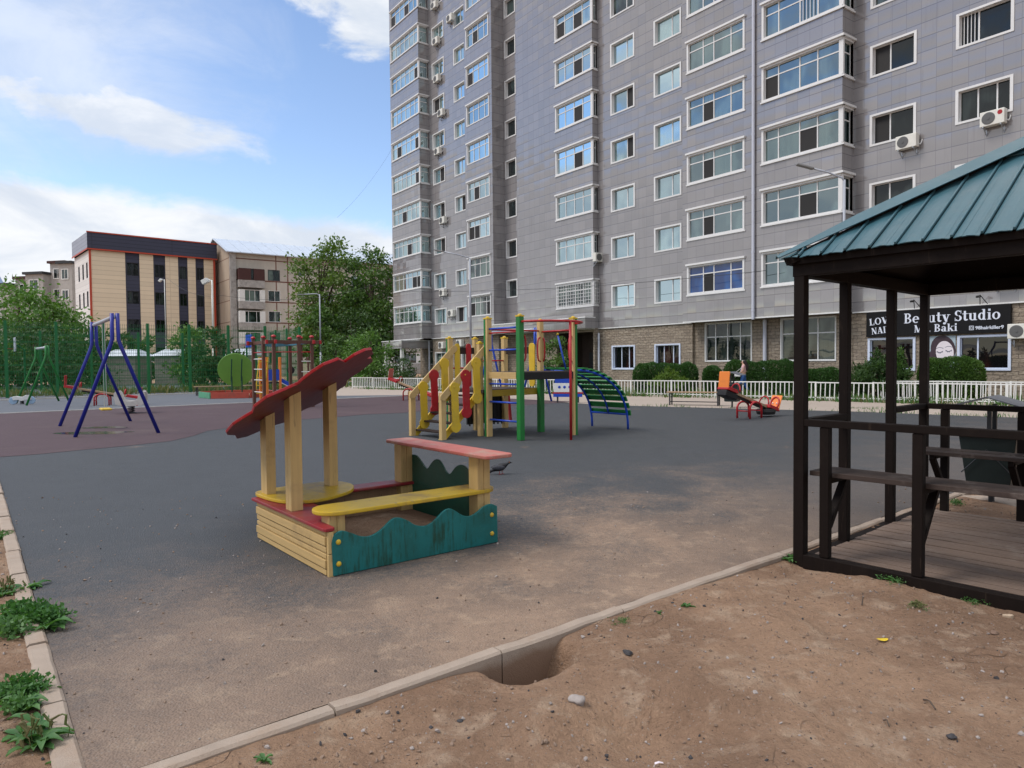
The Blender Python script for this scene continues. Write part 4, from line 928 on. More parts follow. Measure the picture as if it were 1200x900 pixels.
# ================================================================== TREES AND PLANTS
def leaf_mesh(name,blobs,n,size,m,parent=None,seed=0,shell=.55,asp=.5,droop=.2,flat=None):
    """blobs: (centre xyz, radii xyz, weight). One mesh of many small leaf faces spread through the volume."""
    rs=np.random.RandomState(seed); W=np.array([b[2]*b[1][0]*b[1][1]*b[1][2] for b in blobs])**.75; W/=W.sum()
    which=rs.choice(len(blobs),n,p=W); C=np.array([b[0] for b in blobs])[which]; Rr=np.array([b[1] for b in blobs])[which]
    d=rs.normal(size=(n,3)); d/=np.linalg.norm(d,axis=1)[:,None]
    r=(shell+(1-shell)*rs.rand(n))*(1+.16*rs.normal(size=n))*np.where(rs.rand(n)<.25,rs.rand(n),1)
    # ragged outline: swell and shrink the surface with direction
    sw=1+.22*np.sin(d[:,0]*5+which*1.7)*np.cos(d[:,2]*6+which*.9)+.14*np.sin(d[:,1]*11+which)*np.cos(d[:,0]*9)
    p=C+d*Rr*(r*sw)[:,None]
    if flat is not None: p[:,2]=np.maximum(p[:,2],flat)
    ax=rs.normal(size=(n,3)); ax+=d*.5; ax[:,2]-=droop; ax/=np.linalg.norm(ax,axis=1)[:,None]
    up=rs.normal(size=(n,3)); up[:,2]+=.8; s_=np.cross(ax,up); s_/=np.linalg.norm(s_,axis=1)[:,None]+1e-9
    L=size*(.6+.8*rs.rand(n))[:,None]; nn=np.cross(ax,s_)
    v0=p; v1=p+ax*L*.45+s_*L*asp*.5+nn*L*.06; v2=p+ax*L; v3=p+ax*L*.45-s_*L*asp*.5+nn*L*.06
    V=np.stack([v0,v1,v2,v3],1).reshape(-1,3)
    if parent is not None and False: pass
    me=bpy.data.meshes.new(name); me.vertices.add(4*n); me.vertices.foreach_set('co',V.ravel())
    me.loops.add(4*n); me.loops.foreach_set('vertex_index',np.arange(4*n)); me.polygons.add(n); me.polygons.foreach_set('loop_start',np.arange(n)*4)
    me.materials.append(m); me.update(); me.validate()
    o=bpy.data.objects.new(name,me); COL.objects.link(o)
    if parent is not None: o.parent=parent; FR[o.name]=FR[parent.name]
    return o
def tree(name,label,loc,h,wd,m,seed,n=5200,leaf=.3,trunk_h=.35,lobes=9,cat='tree',base=.28,tall=1.0,tr=.16,group=None,top_bias=0):
    r_=random.Random(seed); t_=thing(name,label,cat,loc,r_.uniform(0,6),group)
    mb=MB(); lean=Vector((r_.uniform(-.1,.1),r_.uniform(-.1,.1),1))
    top=lean*h*.8; pts=[Vector((0,0,-.1)).lerp(top,q)+Vector((r_.uniform(-.05,.05)*h*.1,r_.uniform(-.05,.05)*h*.1,0)) for q in np.linspace(0,1,7)]
    mb.tube(pts,[tr*h/8*(1.25-q)+.02 for q in np.linspace(0,1,7)],8)
    blobs=[]
    for i in range(lobes):
        a_=i*2.4+r_.uniform(-.4,.4); f=(i+.5)/lobes; z=h*(base+(.93-base)*f); rad=wd*.5*(1.15-.85*abs(f-.35)**1.0)*r_.uniform(.55,.95)
        if f>.85: rad*=.5
        c=Vector((math.cos(a_)*rad*.75,math.sin(a_)*rad*.75,z)); br=wd*r_.uniform(.17,.27)*(1.1-.4*f)
        blobs.append((tuple(c),(br*1.25,br*1.25,br*r_.uniform(.6,.85)*tall),1))
        s=pts[min(5,max(1,int((z/h)*5)))]
        mb.tube([s,s.lerp(c,.5)+Vector((0,0,.04*h)),c],[.05*h/8,.035*h/8,.015*h/8],5)
    mb.build('trunk',bark,t_,smooth=True)
    blobs.append(((0,0,h*(base+.25)),(wd*.25,wd*.25,h*.22),.7))
    leaf_mesh('crown',blobs,n,leaf,m,t_,seed,.45)
    return t_
def gpx(px,Y): p=at(px,424,Y); p.z=0; return p
# behind the sports court
tree('leafy_tree','broad light green leafy tree at the picture edge beyond the green mesh fence',gpx(22,56),8.4,9.5,leaf_light,21,7000,.34,base=.10,lobes=12)
tree('leafy_tree','wide light green tree beyond the fence beside the broad edge tree',gpx(70,58),7.2,7.5,leaf_light,22,5200,.33,base=.08,lobes=11)
tree('leafy_tree','dark green tree under the broad light green trees at the picture edge',gpx(40,50),5.0,8,leaf_dark,26,4500,.3,base=.05,lobes=10)
tree('leafy_tree','mid green tree beyond the blue swing in front of the tan block corner',gpx(108,60),5.2,5.0,leaf_mid,23,4000,.3,base=.06,lobes=10)
tree('leafy_tree','slim dark green tree against the first navy strip of the tan block',gpx(147,60),4.7,3.2,leaf_dark,24,2600,.28,base=.05,lobes=8)
tree('leafy_tree','small fresh green tree between the two brick bin shelters',gpx(172,62),4.3,3.0,leaf_mid,29,2200,.28,base=.05,lobes=8)
tree('leafy_tree','fresh green tree at the right end of the tan block behind the fence',gpx(222,58),4.9,4.2,leaf_light,25,3000,.3,base=.12,lobes=9)
tree('leafy_tree','dark green tree behind the green disc of the hexagonal sand pit',gpx(252,54),4.6,4.2,leaf_dark,27,3600,.28,base=.04,lobes=9)
# the tall pair before the panel block
tree('locust_tree','tall feathery locust tree standing before the panel block with a high tufted top',gpx(386,76),15.8,8.8,leaf_loc,31,12000,.36,base=.22,lobes=17,tr=.13)
tree('locust_tree','dark feathery locust tree next to the tower corner',gpx(438,74),14.4,9.0,leaf_mid,33,11000,.36,base=.22,lobes=16,tr=.13)
tree('leafy_tree','rounded mid green tree low between the two locust trees',gpx(376,68),7.6,4.6,leaf_mid,34,5000,.34,base=.1,lobes=11)
tree('leafy_tree','dark green undergrowth tree under the locust crowns',gpx(415,70),7.2,8.5,leaf_dark,35,5500,.34,base=.03,lobes=11)
tree('small_tree','small tree with olive foliage behind the grey court lamp post',gpx(398,56),4.2,4.0,leaf_mid,36,3200,.24,base=.05,lobes=9)
tree('small_tree','bright fresh green sapling in front of the tower entrance',gpx(431,52),4.1,4.4,leaf_light,37,3800,.22,base=.06,lobes=10)
tree('conifer_shrub','dark green round shrub beside the tower entrance steps',gpx(472,46),2.0,2.2,leaf_dark,38,2200,.14,base=.05,lobes=8,cat='shrub')
tree('feathery_shrub','grey green feathery shrub seen between the play tower posts',gpx(651,38),3.0,2.4,leaf_mid,39,2600,.16,base=.05,lobes=8,cat='shrub')
# hedges under the tower wall
def hedge(label,px0,px1,Y0,Y1,h,dpt,m,seed,n,leaf=.085,group='clipped hedges under the tower',name='hedge',zb=0.05):
    a_,b_=gpx(px0,Y0),gpx(px1,Y1); d=b_-a_; L=d.length; an=math.atan2(d.y,d.x); t_=thing(name,label,'hedge',(a_+b_)/2,an,group)
    r_=random.Random(seed); k=max(2,int(L/(h*.55)))
    rs=np.random.RandomState(seed); n=int(n*3.6); dd=rs.normal(size=(n,3)); dd/=np.linalg.norm(dd,axis=1)[:,None]
    dd=dd*np.array([1.0,1.0,1.0]); pw=3.4; r=1/((np.abs(dd)**pw).sum(1))**(1/pw)
    # clipped block with soft corners; more faces where the surface is longer
    along=rs.rand(n)*2-1; use=rs.rand(n)<max(0,1-h*.62/L); 
    f_=np.where(rs.rand(n)<.2,rs.rand(n)**.5,.9+.12*rs.rand(n)); p=dd*r[:,None]*f_[:,None]
    rr_=h*.5; px_=np.where(use,along*(L/2-rr_*.45)+p[:,0]*.15,np.sign(p[:,0])*(L/2-rr_*.9)+p[:,0]*rr_*.9)
    lump=1+.055*np.sin(px_*3.1+seed)+.04*np.sin(px_*7.3+p[:,1]*4)+.03*np.sin(p[:,2]*9+px_*11)
    PT=np.stack([px_,p[:,1]*dpt*.5*lump,np.maximum(h*.5+p[:,2]*h*.5*lump,.02)],1)
    ax=rs.normal(size=(n,3))*.8+np.stack([p[:,0]*.5,p[:,1],p[:,2]],1)*1.1+np.array([0,0,.35]); ax/=np.linalg.norm(ax,axis=1)[:,None]
    sd_=np.cross(ax,rs.normal(size=(n,3))); sd_/=np.linalg.norm(sd_,axis=1)[:,None]+1e-9; LL=leaf*.8*(.6+.8*rs.rand(n))[:,None]
    V=np.stack([PT,PT+ax*LL*.45+sd_*LL*.3,PT+ax*LL,PT+ax*LL*.45-sd_*LL*.3],1).reshape(-1,3)
    me=bpy.data.meshes.new('foliage'); me.vertices.add(4*n); me.vertices.foreach_set('co',V.ravel()); me.loops.add(4*n); me.loops.foreach_set('vertex_index',np.arange(4*n)); me.polygons.add(n); me.polygons.foreach_set('loop_start',np.arange(n)*4); me.materials.append(m); me.update(); me.validate()
    o=bpy.data.objects.new('foliage',me); COL.objects.link(o); o.parent=t_; FR[o.name]=FR[t_.name]
    mb=MB()
    for i in range(k*2):
        x=-L/2+L*(i+.5)/(k*2); mb.tube([(x,0,-.03),(x+r_.uniform(-.1,.1),r_.uniform(-.1,.1),h*.6)],.018,5)
    mb.build('stem',bark,t_); return t_
hedge('long dark clipped hedge under the two small stone framed windows',743,817,35.5,34.2,1.42,1.1,leaf_hedge,41,9000)
hedge('short round clipped hedge in front of the stone between the windows',825,845,33.8,33.4,1.3,1.1,leaf_hedge,42,4500)
hedge('long dark clipped hedge behind the walking woman',850,938,34.2,32.2,1.50,1.2,leaf_hedge,43,10000)
hedge('low clipped hedge ending behind the first pavilion posts',941,985,31.6,30.6,1.15,1.0,leaf_hedge,44,4500)
hedge('loose fresh green hedge in front of the poster and shop window',1076,1154,27.4,26.2,1.55,1.1,leaf_mid,45,9000,.09)
def shrub(name,label,px,Y,h,wd,m,seed,n,leaf,cone=False):
    t_=thing(name,label,'shrub',gpx(px,Y)); r_=random.Random(seed); bl=[]
    for i in range(11):
        f=(i+.5)/11; rad=wd*.5*((1-f)**.7 if cone else math.sin(math.pi*min(1,f+.12))**.6); a_=i*2.4
        bl.append(((math.cos(a_)*rad*.6,math.sin(a_)*rad*.6,h*(.08+.84*f)),(max(.12,rad*.6),max(.12,rad*.6),h*.14),1))
    leaf_mesh('foliage',bl,n,leaf,m,t_,seed,.4,.35,-.6)
    mb=MB(); mb.tube([(0,0,-.03),(0,0,h*.7)],[.05,.015],6); mb.build('stem',bark,t_); return t_
shrub('juniper','yellow green spreading juniper in front of the long hedge under the small windows',783,33.2,1.25,1.7,leaf_yel,51,4200,.13)
shrub('juniper','tall dark green conifer shrub in front of the salon window',1028,27.2,1.95,2.2,leaf_dark,52,6500,.15)
shrub('juniper','bright pointed conifer shrub beside the salon sign, touching the tall dark one',1054,26.9,1.95,1.2,leaf_mid,53,3200,.14,True)
# grass and weeds along the white fence and court edges
def blades(name,pts,n,hmin,hmax,m,seed,spread,kind='stuff'):
    rs=random.Random(seed); V=[];F=[]
    for i in range(n):
        k=rs.randrange(len(pts)-1); p=Vector(pts[k]).lerp(Vector(pts[k+1]),rs.random()); p=p+Vector((rs.gauss(0,spread),rs.gauss(0,spread),0))
        cl=math.sin(p.x*2.1)*math.cos(p.y*1.7)
        if cl<-.25 and rs.random()<.8: continue
        h=rs.uniform(hmin,hmax)*(.7+.5*max(0,cl)); a_=rs.uniform(0,6.28); w_=h*.09; d=Vector((math.cos(a_),math.sin(a_),0)); l=Vector((rs.gauss(0,.3),rs.gauss(0,.3),0))*h
        b=len(V); V+= [p-d*w_,p+d*w_,p+d*w_*.6+l*.4+Vector((0,0,h*.6)),p+l+Vector((0,0,h))]; F.append((b,b+1,b+2,b+3))
    mb=MB(); mb.add(V,F); o=mb.build(name,m,recalc=False); o['kind']=kind; return o
FA=Vector((5.4,31.9,0)); FD=Vector((math.cos(R(-39.2)),math.sin(R(-39.2)),0)); FNn=Vector((FD.y,-FD.x,0)); FNn=FNn if FNn.y<0 else -FNn
blades('grass',[FA-FD*19,FA-FD*5,FA+FD*6,FA+FD*16],2600,.10,.34,leaf_weed,61,.25)
blades('grass',[FA-FD*19-FNn*1.1,FA-FD*5-FNn*1.2,FA+FD*6-FNn*1.2,FA+FD*17-FNn*1.2],3600,.12,.42,leaf_mid,62,.7)
blades('dry_grass',[FA-FD*19,FA-FD*5,FA+FD*6,FA+FD*16],1200,.10,.32,leaf_dry,63,.25)
blades('grass',[PE[1],PE[1].lerp(PE[2],.4),PE[2],PE[2].lerp(PE[3],.6),PE[3]],420,.05,.14,leaf_weed,64,.10)
blades('grass',[gp(990,478.5),gp(1050,480.5)],500,.05,.16,leaf_weed,68,.16)
blades('dry_grass',[Vector((-27,37,0)),Vector((-19,42,0)),Vector((-12,47,0))],2600,.2,.55,leaf_dry,65,1.1)
blades('grass',[Vector((-28,40,0)),Vector((-19,45,0)),Vector((-12,50,0))],3000,.15,.5,leaf_weed,66,1.6)
# ================================================================== FENCES
fd=Vector((.81,.588,0)).normalized(); fo=Vector((-20.5,39.7,0)); fback=Vector((-.588,.81,0)).normalized()
def mesh_fence(label,o,d,t0,t1,step,h):
    an=math.atan2(d.y,d.x); th=thing('mesh_fence',label,'fence',o,an)
    n=int(round((t1-t0)/step))
    for i in range(n+1):
        x=t0+i*step; mb=MB(); mb.bb((x-.07,-.05,-.1),(x+.07,.05,h+.05)); mb.build('post',fgreen,th)
        if i<n:
            mb=MB(); x1=x+step
            nv=int(step/.1)
            for q in range(1,nv):
                xx=x+step*q/nv; mb.bb((xx-.0052,-.0052,.08),(xx+.0052,.0052,h))
            for z in np.arange(.1,h+.01,.39):
                mb.bb((x,-.017,z-.009),(x1,-.006,z+.009)); mb.bb((x,-.017,z+.05),(x1,-.006,z+.062))
            mb.build('wire_panel',fgreen,th,recalc=False)
    return th
mesh_fence('tall green welded mesh fence along the near side of the sports court',fo,fd,-2.17*7,2.17*4,2.17,3.9)
mesh_fence('tall green mesh fence along the far side of the sports court',fo+fback*12,fd,-2.17*7-1,2.17*4-1,2.9,3.9)
mesh_fence('green mesh fence closing the end of the sports court behind the climbing frame',fo+fd*2.17*4,fback,0.1,12,2.38,3.9)
def picket(label,o,d,t0,t1,h,step=2.0,sp=.165):
    an=math.atan2(d.y,d.x); th=thing('picket_fence',label,'fence',o,an); rr=random.Random(int(t0*10)); x=t0
    while x<t1-.2:
        x1=min(x+step,t1); sag=rr.uniform(-.012,.012); lean=rr.uniform(-.02,.02)
        mb=MB(); mb.bb((x-.03,-.03,-.1),(x+.03,.03,h+.03+sag)); mb.build('post',whitemetal,th)
        mb=MB(); mb.beam((x+.03,0,h+sag),(x1-.03,0,h+rr.uniform(-.01,.01)),.04,.04); mb.beam((x+.03,0,.13),(x1-.03,0,.13),.03,.035)
        k=int((x1-x)/sp)
        for q in range(1,k):
            xx=x+(x1-x)*q/k; mb.beam((xx,.001,.06),(xx+lean,.001,h-.021+sag),.028,.032,(0,1,0))
        mb.build('picket_panel',whitemetal,th); x=x1
    return th
picket('long low white picket fence running past the foot of the tower',FA,FD,-20,15.2,.70)
picket('short white picket fence set behind the long one near the trash bin',FA-FNn*1.3,FD,10.0,15.6,.74,2.0,.14)
# ================================================================== COURT OBJECTS
# --- ship-shaped sandbox
SA=R(38.5); SO=gp(384,676); SO.z=0.008
ex=Vector((math.cos(SA),math.sin(SA),0)); ey=Vector((-ex.y,ex.x,0))
sbx=thing('ship_sandbox','ship shaped wooden sandbox with wavy teal sides, cream posts and a tilted red roof board','sandbox',SO,SA)
# cream plank end
mb=MB()
for k in range(2):
    z0=.008+k*.172
    for q,(h,pr) in enumerate(((.05,.018),(.072,.026),(.042,.018))):
        zz=z0+[0,.052,.126][q]; mb.bb((-.02-pr+.02,-.015,zz),(.02,1.5,zz+h-.009))
    mb.bb((-.004,-.014,z0+.001),(.02,1.499,z0+.164))
mb.build('plank_end',cream_grain_x,sbx,bevel=.003)
mb=MB(); mb.bb((-.012,-.052,.0),(.03,-.017,.168)); mb.bb((-.012,-.052,.172),(.03,-.017,.338)); mb.build('corner_block',cream,sbx,bevel=.004)
# wave panels
def smooth(pts,n=6):
    out=[]
    for i in range(len(pts)-1):
        p0=pts[max(i-1,0)];p1=pts[i];p2=pts[i+1];p3=pts[min(i+2,len(pts)-1)]
        for k in range(n):
            t=k/n; f=lambda a,b,c,d:.5*((2*b)+(-a+c)*t+(2*a-5*b+4*c-d)*t*t+(-a+3*b-3*c+d)*t**3
            ); out.append((f(p0[0],p1[0],p2[0],p3[0]),f(p0[1],p1[1],p2[1],p3[1])))
    out.append(pts[-1]); return out
wave=smooth([(.012,.25),(.03,.31),(.093,.335),(.174,.306),(.256,.266),(.34,.259),(.427,.294),(.516,.358),(.58,.364),(.657,.332),(.735,.281),(.829,.26),(.912,.29),(1.01,.359),(1.082,.363),(1.182,.30),(1.255,.276),(1.33,.29),(1.422,.339),(1.50,.35),(1.56,.322)],4)
WP=lambda s,z,d: Vector((s,-.035-d,z))
mb=MB(); mb.prism(WP,[(.02,.004)]+wave+[(1.565,.004)],0,.022); wp=mb.build('wave_panel',teal,sbx,bevel=.004)
for x in (.065,1.50):
    for z in (.09,.255):
        mb=MB(); mb.ball((x,-.057,z),.021,10,(1,.75,1)); mb.build('bolt_cap',yellow,wp,smooth=True)
wave2=smooth([(.03,.30),(.10,.34),(.2,.30),(.306,.535),(.396,.60),(.489,.628),(.585,.60),(.684,.523),(.759,.533),(.858,.62),(.94,.635),(1.02,.59),(1.09,.53),(1.15,.535),(1.25,.60),(1.347,.64),(1.44,.60),(1.50,.35),(1.54,.30)],4)
CP=lambda s,z,d: Vector((1.555+d,s,z))
mb=MB(); mb.prism(CP,[(-.03,.004)]+wave2+[(1.54,.004)],0,.022); mb.build('wave_panel',dkgreen,sbx,bevel=.004,label='tall dark green wave panel on the far end')
mb=MB(); mb.bb((.75,1.49,.01),(1.54,1.52,.32)); mb.bb((.02,1.49,.01),(.75,1.515,.34)); mb.build('back_board',wood('back_board_wood',(.30,.19,.11),.6,.5),sbx,bevel=.003)
mb=MB(); mb.bb((.72,1.36,.33),(1.6,1.60,.362)); mb.build('bench_plank',darkred,sbx,bevel=.012,label='low dark red plank along the back')
# red top plate and yellow round table
def rrect(x0,x1,y0,y1,r,n=5):
    out=[]
    for cx,cy,a0 in ((x1-r,y1-r,0),(x0+r,y1-r,90),(x0+r,y0+r,180),(x1-r,y0+r,270)):
        for k in range(n+1): a_=R(a0+90*k/n); out.append((cx+r*math.cos(a_),cy+r*math.sin(a_)))
    return out
HP=lambda s,z,d: Vector((s,z,d))
mb=MB(); mb.prism(HP,[(-.045,-.03),(-.03,-.055),(.03,-.055),(.045,-.04),(.05,.07),(.20,.16),(.29,.28),(.29,1.56),(-.045,1.56)],.342,.368); mb.build('top_plate',darkred,sbx,bevel=.005)
tabl=smooth([(.0,1.55),(.02,1.25),(.10,1.02),(.30,.92),(.55,1.0),(.78,1.18),(.90,1.45),(.86,1.68),(.65,1.78),(.30,1.75),(.05,1.68),(.0,1.55)],4)
mb=MB(); mb.prism(HP,tabl[:-1],.3705,.402); mb.build('table',yellow_worn,sbx,bevel=.007)
yb=rrect(-.02,1.66,.02,.36,.165,8)
mb=MB(); mb.prism(HP,yb,.432,.466); mb.build('bench',yellow_worn,sbx,bevel=.008,label='long worn yellow bench plank over the teal wave')
for x,y,h in ((.115,.14,.43),(1.49,.11,.76),(1.49,1.46,.76),):
    mb=MB(); mb.bb((x-.068,y-.068,.0),(x-.003,y+.068,h)); mb.bb((x+.003,y-.068,.0),(x+.068,y+.068,h)); mb.bb((x-.004,y-.062,.0),(x+.004,y+.062,h-.001)); mb.build('post',cream,sbx,bevel=.005)
rb=rrect(1.35,1.66,-.19,1.62,.07,6)
mb=MB(); mb.prism(HP,rb,.762,.794); mb.build('counter',redworn,sbx,bevel=.008,label='worn red counter board on two posts')
mb=MB(); mb.bb((.03,.0,.01),(1.54,1.48,.07)); mb.build('sand',dirt,sbx)
# roof plane through the three post heads; the outline was traced on that plane
def roofz(x,y): return 1.125+.43*(x-.11)-.32*(y-1.5)
nrm=Vector((-.43,.32,1)).normalized(); p0w=SO+ex*.11+ey*1.5+Vector((0,0,1.125)); nw=(ex*nrm.x+ey*nrm.y+Vector((0,0,nrm.z)))
def onroof(px,py):
    d=ray(px,py); t=(p0w-Vector((0,0,EYE))).dot(nw)/d.dot(nw); p=Vector((0,0,EYE))+d*t; q=p-SO; return (q.dot(ex),q.dot(ey))
tr_=[(25,478),(60,438),(110,405),(163,374),(172,345),(240,293),(330,255),(405,222),(428,200),(480,160),(540,122),(620,92),(650,107),(700,72),(760,44),(792,40),(799,62),(765,88),(790,86),(797,102),(740,148),(662,202),(655,228),(622,248),(560,300),(500,330),(432,358),(330,425),(290,436),(200,470),(130,500),(80,510),(70,492),(30,490)]
out=[onroof(260+x/4.5,400+y/4.5) for x,y in tr_]
RPm=lambda s,z,d: Vector((s,z,roofz(s,z)-SO.z))+nrm*d
mb=MB(); mb.prism(RPm,out,.0,.024); mb.mi[0]=1; mb.mi[1]=1; mb.build('roof_board',[red,simple('shaded_red_paint',(.15,.010,.016),.5,.2,5,.25,(.07,.03,.025),spec=.25)],sbx,bevel=.004)  # underside shade painted in: both faces darker red, edges plain red
for x,y,wx,wy in ((.095,1.50,.085,.15),(.055,.775,.10,.125),(.715,1.52,.085,.14)):
    mb=MB(); zb=.369 if x<.5 and y<1 else .402
    for y0,y1,ins in ((y-wy/2,y-.0015,0),(y+.0015,y+wy/2,0),(y-.0016,y+.0016,.006)):
        X0,X1=x-wx/2+ins,x+wx/2-ins; vs=[(X,Y,zb) for X,Y in((X0,y0),(X1,y0),(X1,y1),(X0,y1))]+[(X,Y,roofz(X,Y)-.002-ins*.3-SO.z) for X,Y in((X0,y0),(X1,y0),(X1,y1),(X0,y1))]
        mb.add(vs,[(0,3,2,1),(4,5,6,7),(0,1,5,4),(1,2,6,5),(2,3,7,6),(3,0,4,7)])
    mb.build('roof_post',cream,sbx,bevel=.004)
    mb=MB()
# --- big play tower
PO=gp(610.4,516.5); PO.z=.008; PA=R(39.5)
pl=thing('play_tower','large multi coloured play tower with cream stairs, green posts and an arched slat climber','play structure',PO,PA)
def post(x,y,h,face,w_=.105,z0=0,cap=True):
    mb=MB()
    if face=='both':  # green board and cream board side by side
        mb.bb((x-w_/2,y-w_/2,z0),(x-.002,y+w_/2,h)); o=mb.build('post',cream,pl,bevel=.008)
        m2=MB(); m2.bb((x+.001,y-w_/2-.001,z0),(x+w_/2,y+w_/2,h)); m2.build('post_facing',green,o,bevel=.006)
    elif face=='bothl':
        mb.bb((x-w_/2,y-w_/2,z0),(x+w_/2,y-.002,h)); o=mb.build('post',cream,pl,bevel=.008)
        m2=MB(); m2.bb((x-w_/2-.001,y+.001,z0),(x+w_/2,y+w_/2,h)); m2.build('post_facing',green,o,bevel=.006)
    else:
        mb.bb((x-w_/2,y-w_/2,z0),(x+w_/2,y+w_/2,h)); o=mb.build('post',{'g':green,'c':cream}[face],pl,bevel=.01)
    if cap:
        mb=MB(); mb.bb((x-w_/2-.006,y-w_/2-.006,h+.001),(x+w_/2+.006,y+w_/2+.006,h+.03)); mb.lathe((x,y,h+.03),[(.045,0),(.04,.018),(.02,.03)],10); mb.build('post_cap',yellow,o)
    return o
post(0,0,2.5,'g',.12); post(-.02,1.04,2.5,'bothl',.125); post(1.5,-.0,2.5,'both',.125); post(1.46,1.02,2.5,'c',.115)
mb=MB(); mb.bb((1.40,.958,0),(1.518,1.078,1.3)); mb.build('post_facing',green,pl)
post(-.1,2.36,2.12,'bothl',.115); post(.62,2.36,2.12,'c',.105); post(1.5,2.36,2.15,'c',.12); post(-.1,1.22,1.98,'c',.10)
# decks
mb=MB(); mb.bb((-.02,-.03,1.30),(1.5,1.07,1.385)); mb.build('deck',simple('deck_dark',(.035,.022,.018),.6,.3,6,.3),pl,bevel=.006)
mb=MB(); mb.bb((.065,-.062,1.22),(1.435,-.036,1.37)); mb.build('skirt_board',black,pl,bevel=.004)
mb=MB(); mb.bb((-.063,.065,1.24),(-.036,.98,1.38)); mb.build('skirt_board',cream_grain_x,pl,bevel=.004)
mb=MB(); mb.bb((-.12,1.10,.93),(1.48,2.40,1.0)); mb.build('deck',simple('deck_dark_low',(.035,.022,.018),.6,.3,6,.3),pl,bevel=.006)
mb=MB(); mb.bb((.03,1.075,.85),(1.44,1.098,.985)); mb.build('skirt_board',yellow,pl,bevel=.004,label='yellow board under the deck')
# ladder rungs between the two front posts
for z in (2.29,1.84,1.13,.75,.37):
    mb=MB(); mb.tube([(0,.05,z),(-.02,1.0,z)],.02,8); mb.build('rung',rblue,pl,smooth=True)
# stairs
s0,s1,sy0,sy1=-1.02,-.10,1.24,2.33
mb=MB()
for y in (sy0,sy1):
    Pq=lambda s,z,d,y=y: Vector((s,y-d,z)); mb.prism(Pq,[(-1.16,.0),(-.98,.0),(-.06,.86),(-.06,1.02),(-.14,1.02)],-.018,.018)
mb.build('stair_stringer',yellow,pl,bevel=.004)
for k in range(5):
    f=(k+.6)/5; x=-1.06+.92*f; z=.08+.92*f-.08; mb=MB(); mb.bb((x-.10,sy0+.02,z),(x+.10,sy1-.02,z+.035)); mb.build('step',brown_dk,pl,bevel=.004)
for y in (1.18,2.36):
    mb=MB(); mb.bb((-1.16,y-.05,0),(-1.045,y+.05,.97)); mb.bb((-1.12,y-.055,0),(-1.085,y-.05,.62)); mb.build('newel_post',cream,pl,bevel=.008)
    yy=y-.075 if y<2 else y-.06
    Pq=lambda s,z,d,yy=yy: Vector((s,yy-d,z))
    rl=math.hypot(1.12,1.02); ux,uz=1.12/rl,1.02/rl; nx,nz=-uz,ux; hw=.075; a0=(-1.13,.88); a1=(-.01,1.90); poly=[]
    for k in range(9): a_=R(90+180*k/8)+math.atan2(uz,ux); poly.append((a0[0]+hw*math.cos(a_),a0[1]+hw*math.sin(a_)))
    for k in range(9): a_=R(-90+180*k/8)+math.atan2(uz,ux); poly.append((a1[0]+hw*math.cos(a_),a1[1]+hw*math.sin(a_)))
    mb=MB(); mb.prism(Pq,poly,-.016,.016); hr=mb.build('handrail',cream,pl,bevel=.006)
    for q,(xs_,mm) in enumerate(((-.86,yellow),(-.58,red),(-.30,yellow))):
        zc=.88+(xs_+1.13)*1.02/1.12-.07; zl=.10+(xs_+1.02)*.94/.92
        mb=MB(); Pz=lambda s,z,d,yy=yy: Vector((s,yy-.022-d,z)); bone=[]
        ww=.055; 
        for k in range(9): a_=R(-48+276*k/8); bone.append((xs_+.13*math.cos(a_)-.0,zc+.13*math.sin(a_)))
        for k in range(9): a_=R(132+276*k/8); bone.append((xs_+.13*math.cos(a_)+.02,zl+.13*math.sin(a_)))
        mb.prism(Pz,bone,-.014,.014); o=mb.build('baluster',mm,pl,bevel=.005)
        if y<2:
            mb=MB(); mb.ball((xs_-.02,yy-.038,zc+.02),.016,8); mb.build('bolt_cap',yellow,o,smooth=True)
# guard panel behind the stairs and infill on the far sides
mb=MB(); mb.bb((-.05,2.325,1.78),(.58,2.355,1.93)); mb.build('guard_board',brown_dk,pl,bevel=.004)
mb=MB(); mb.bb((1.485,1.45,1.78),(1.51,2.28,1.93)); mb.build('guard_board',brown_dk,pl,bevel=.004)
for x,mm in ((.08,yellow),(.40,red)):
    mb=MB(); mb.prism(lambda s,z,d:Vector((s,2.315-d,z)),rrect(x-.07,x+.07,1.02,2.02,.065,6),-.012,.012); mb.build('baluster',mm,pl,bevel=.004)
for y_,mm in ((1.32,yellow),):
    mb=MB(); mb.prism(lambda s,z,d:Vector((1.47-d,s,z)),rrect(y_-.1,y_+.1,1.02,2.02,.09,6),-.012,.012); mb.build('baluster',mm,pl,bevel=.004)
mb=MB(); mb.tube([(-.1,2.33,1.46),(.62,2.33,1.46)],.018,8); mb.tube([(.62,2.33,1.62),(1.5,2.33,1.62)],.018,8); mb.build('guard_rail',red,pl,smooth=True)
# back climbing plate under the low deck
mb=MB(); mb.bb((.42,2.42,.14),(1.62,2.46,.86)); 
for q in range(10): mb.bb((.46+q*.12,2.405,.1),(.50+q*.12,2.42,.85))
o=mb.build('climbing_plate',black,pl); mb=MB(); mb.beam((1.66,2.44,.9),(1.74,2.44,.12),.05,.06); mb.build('plate_edge',red,o)
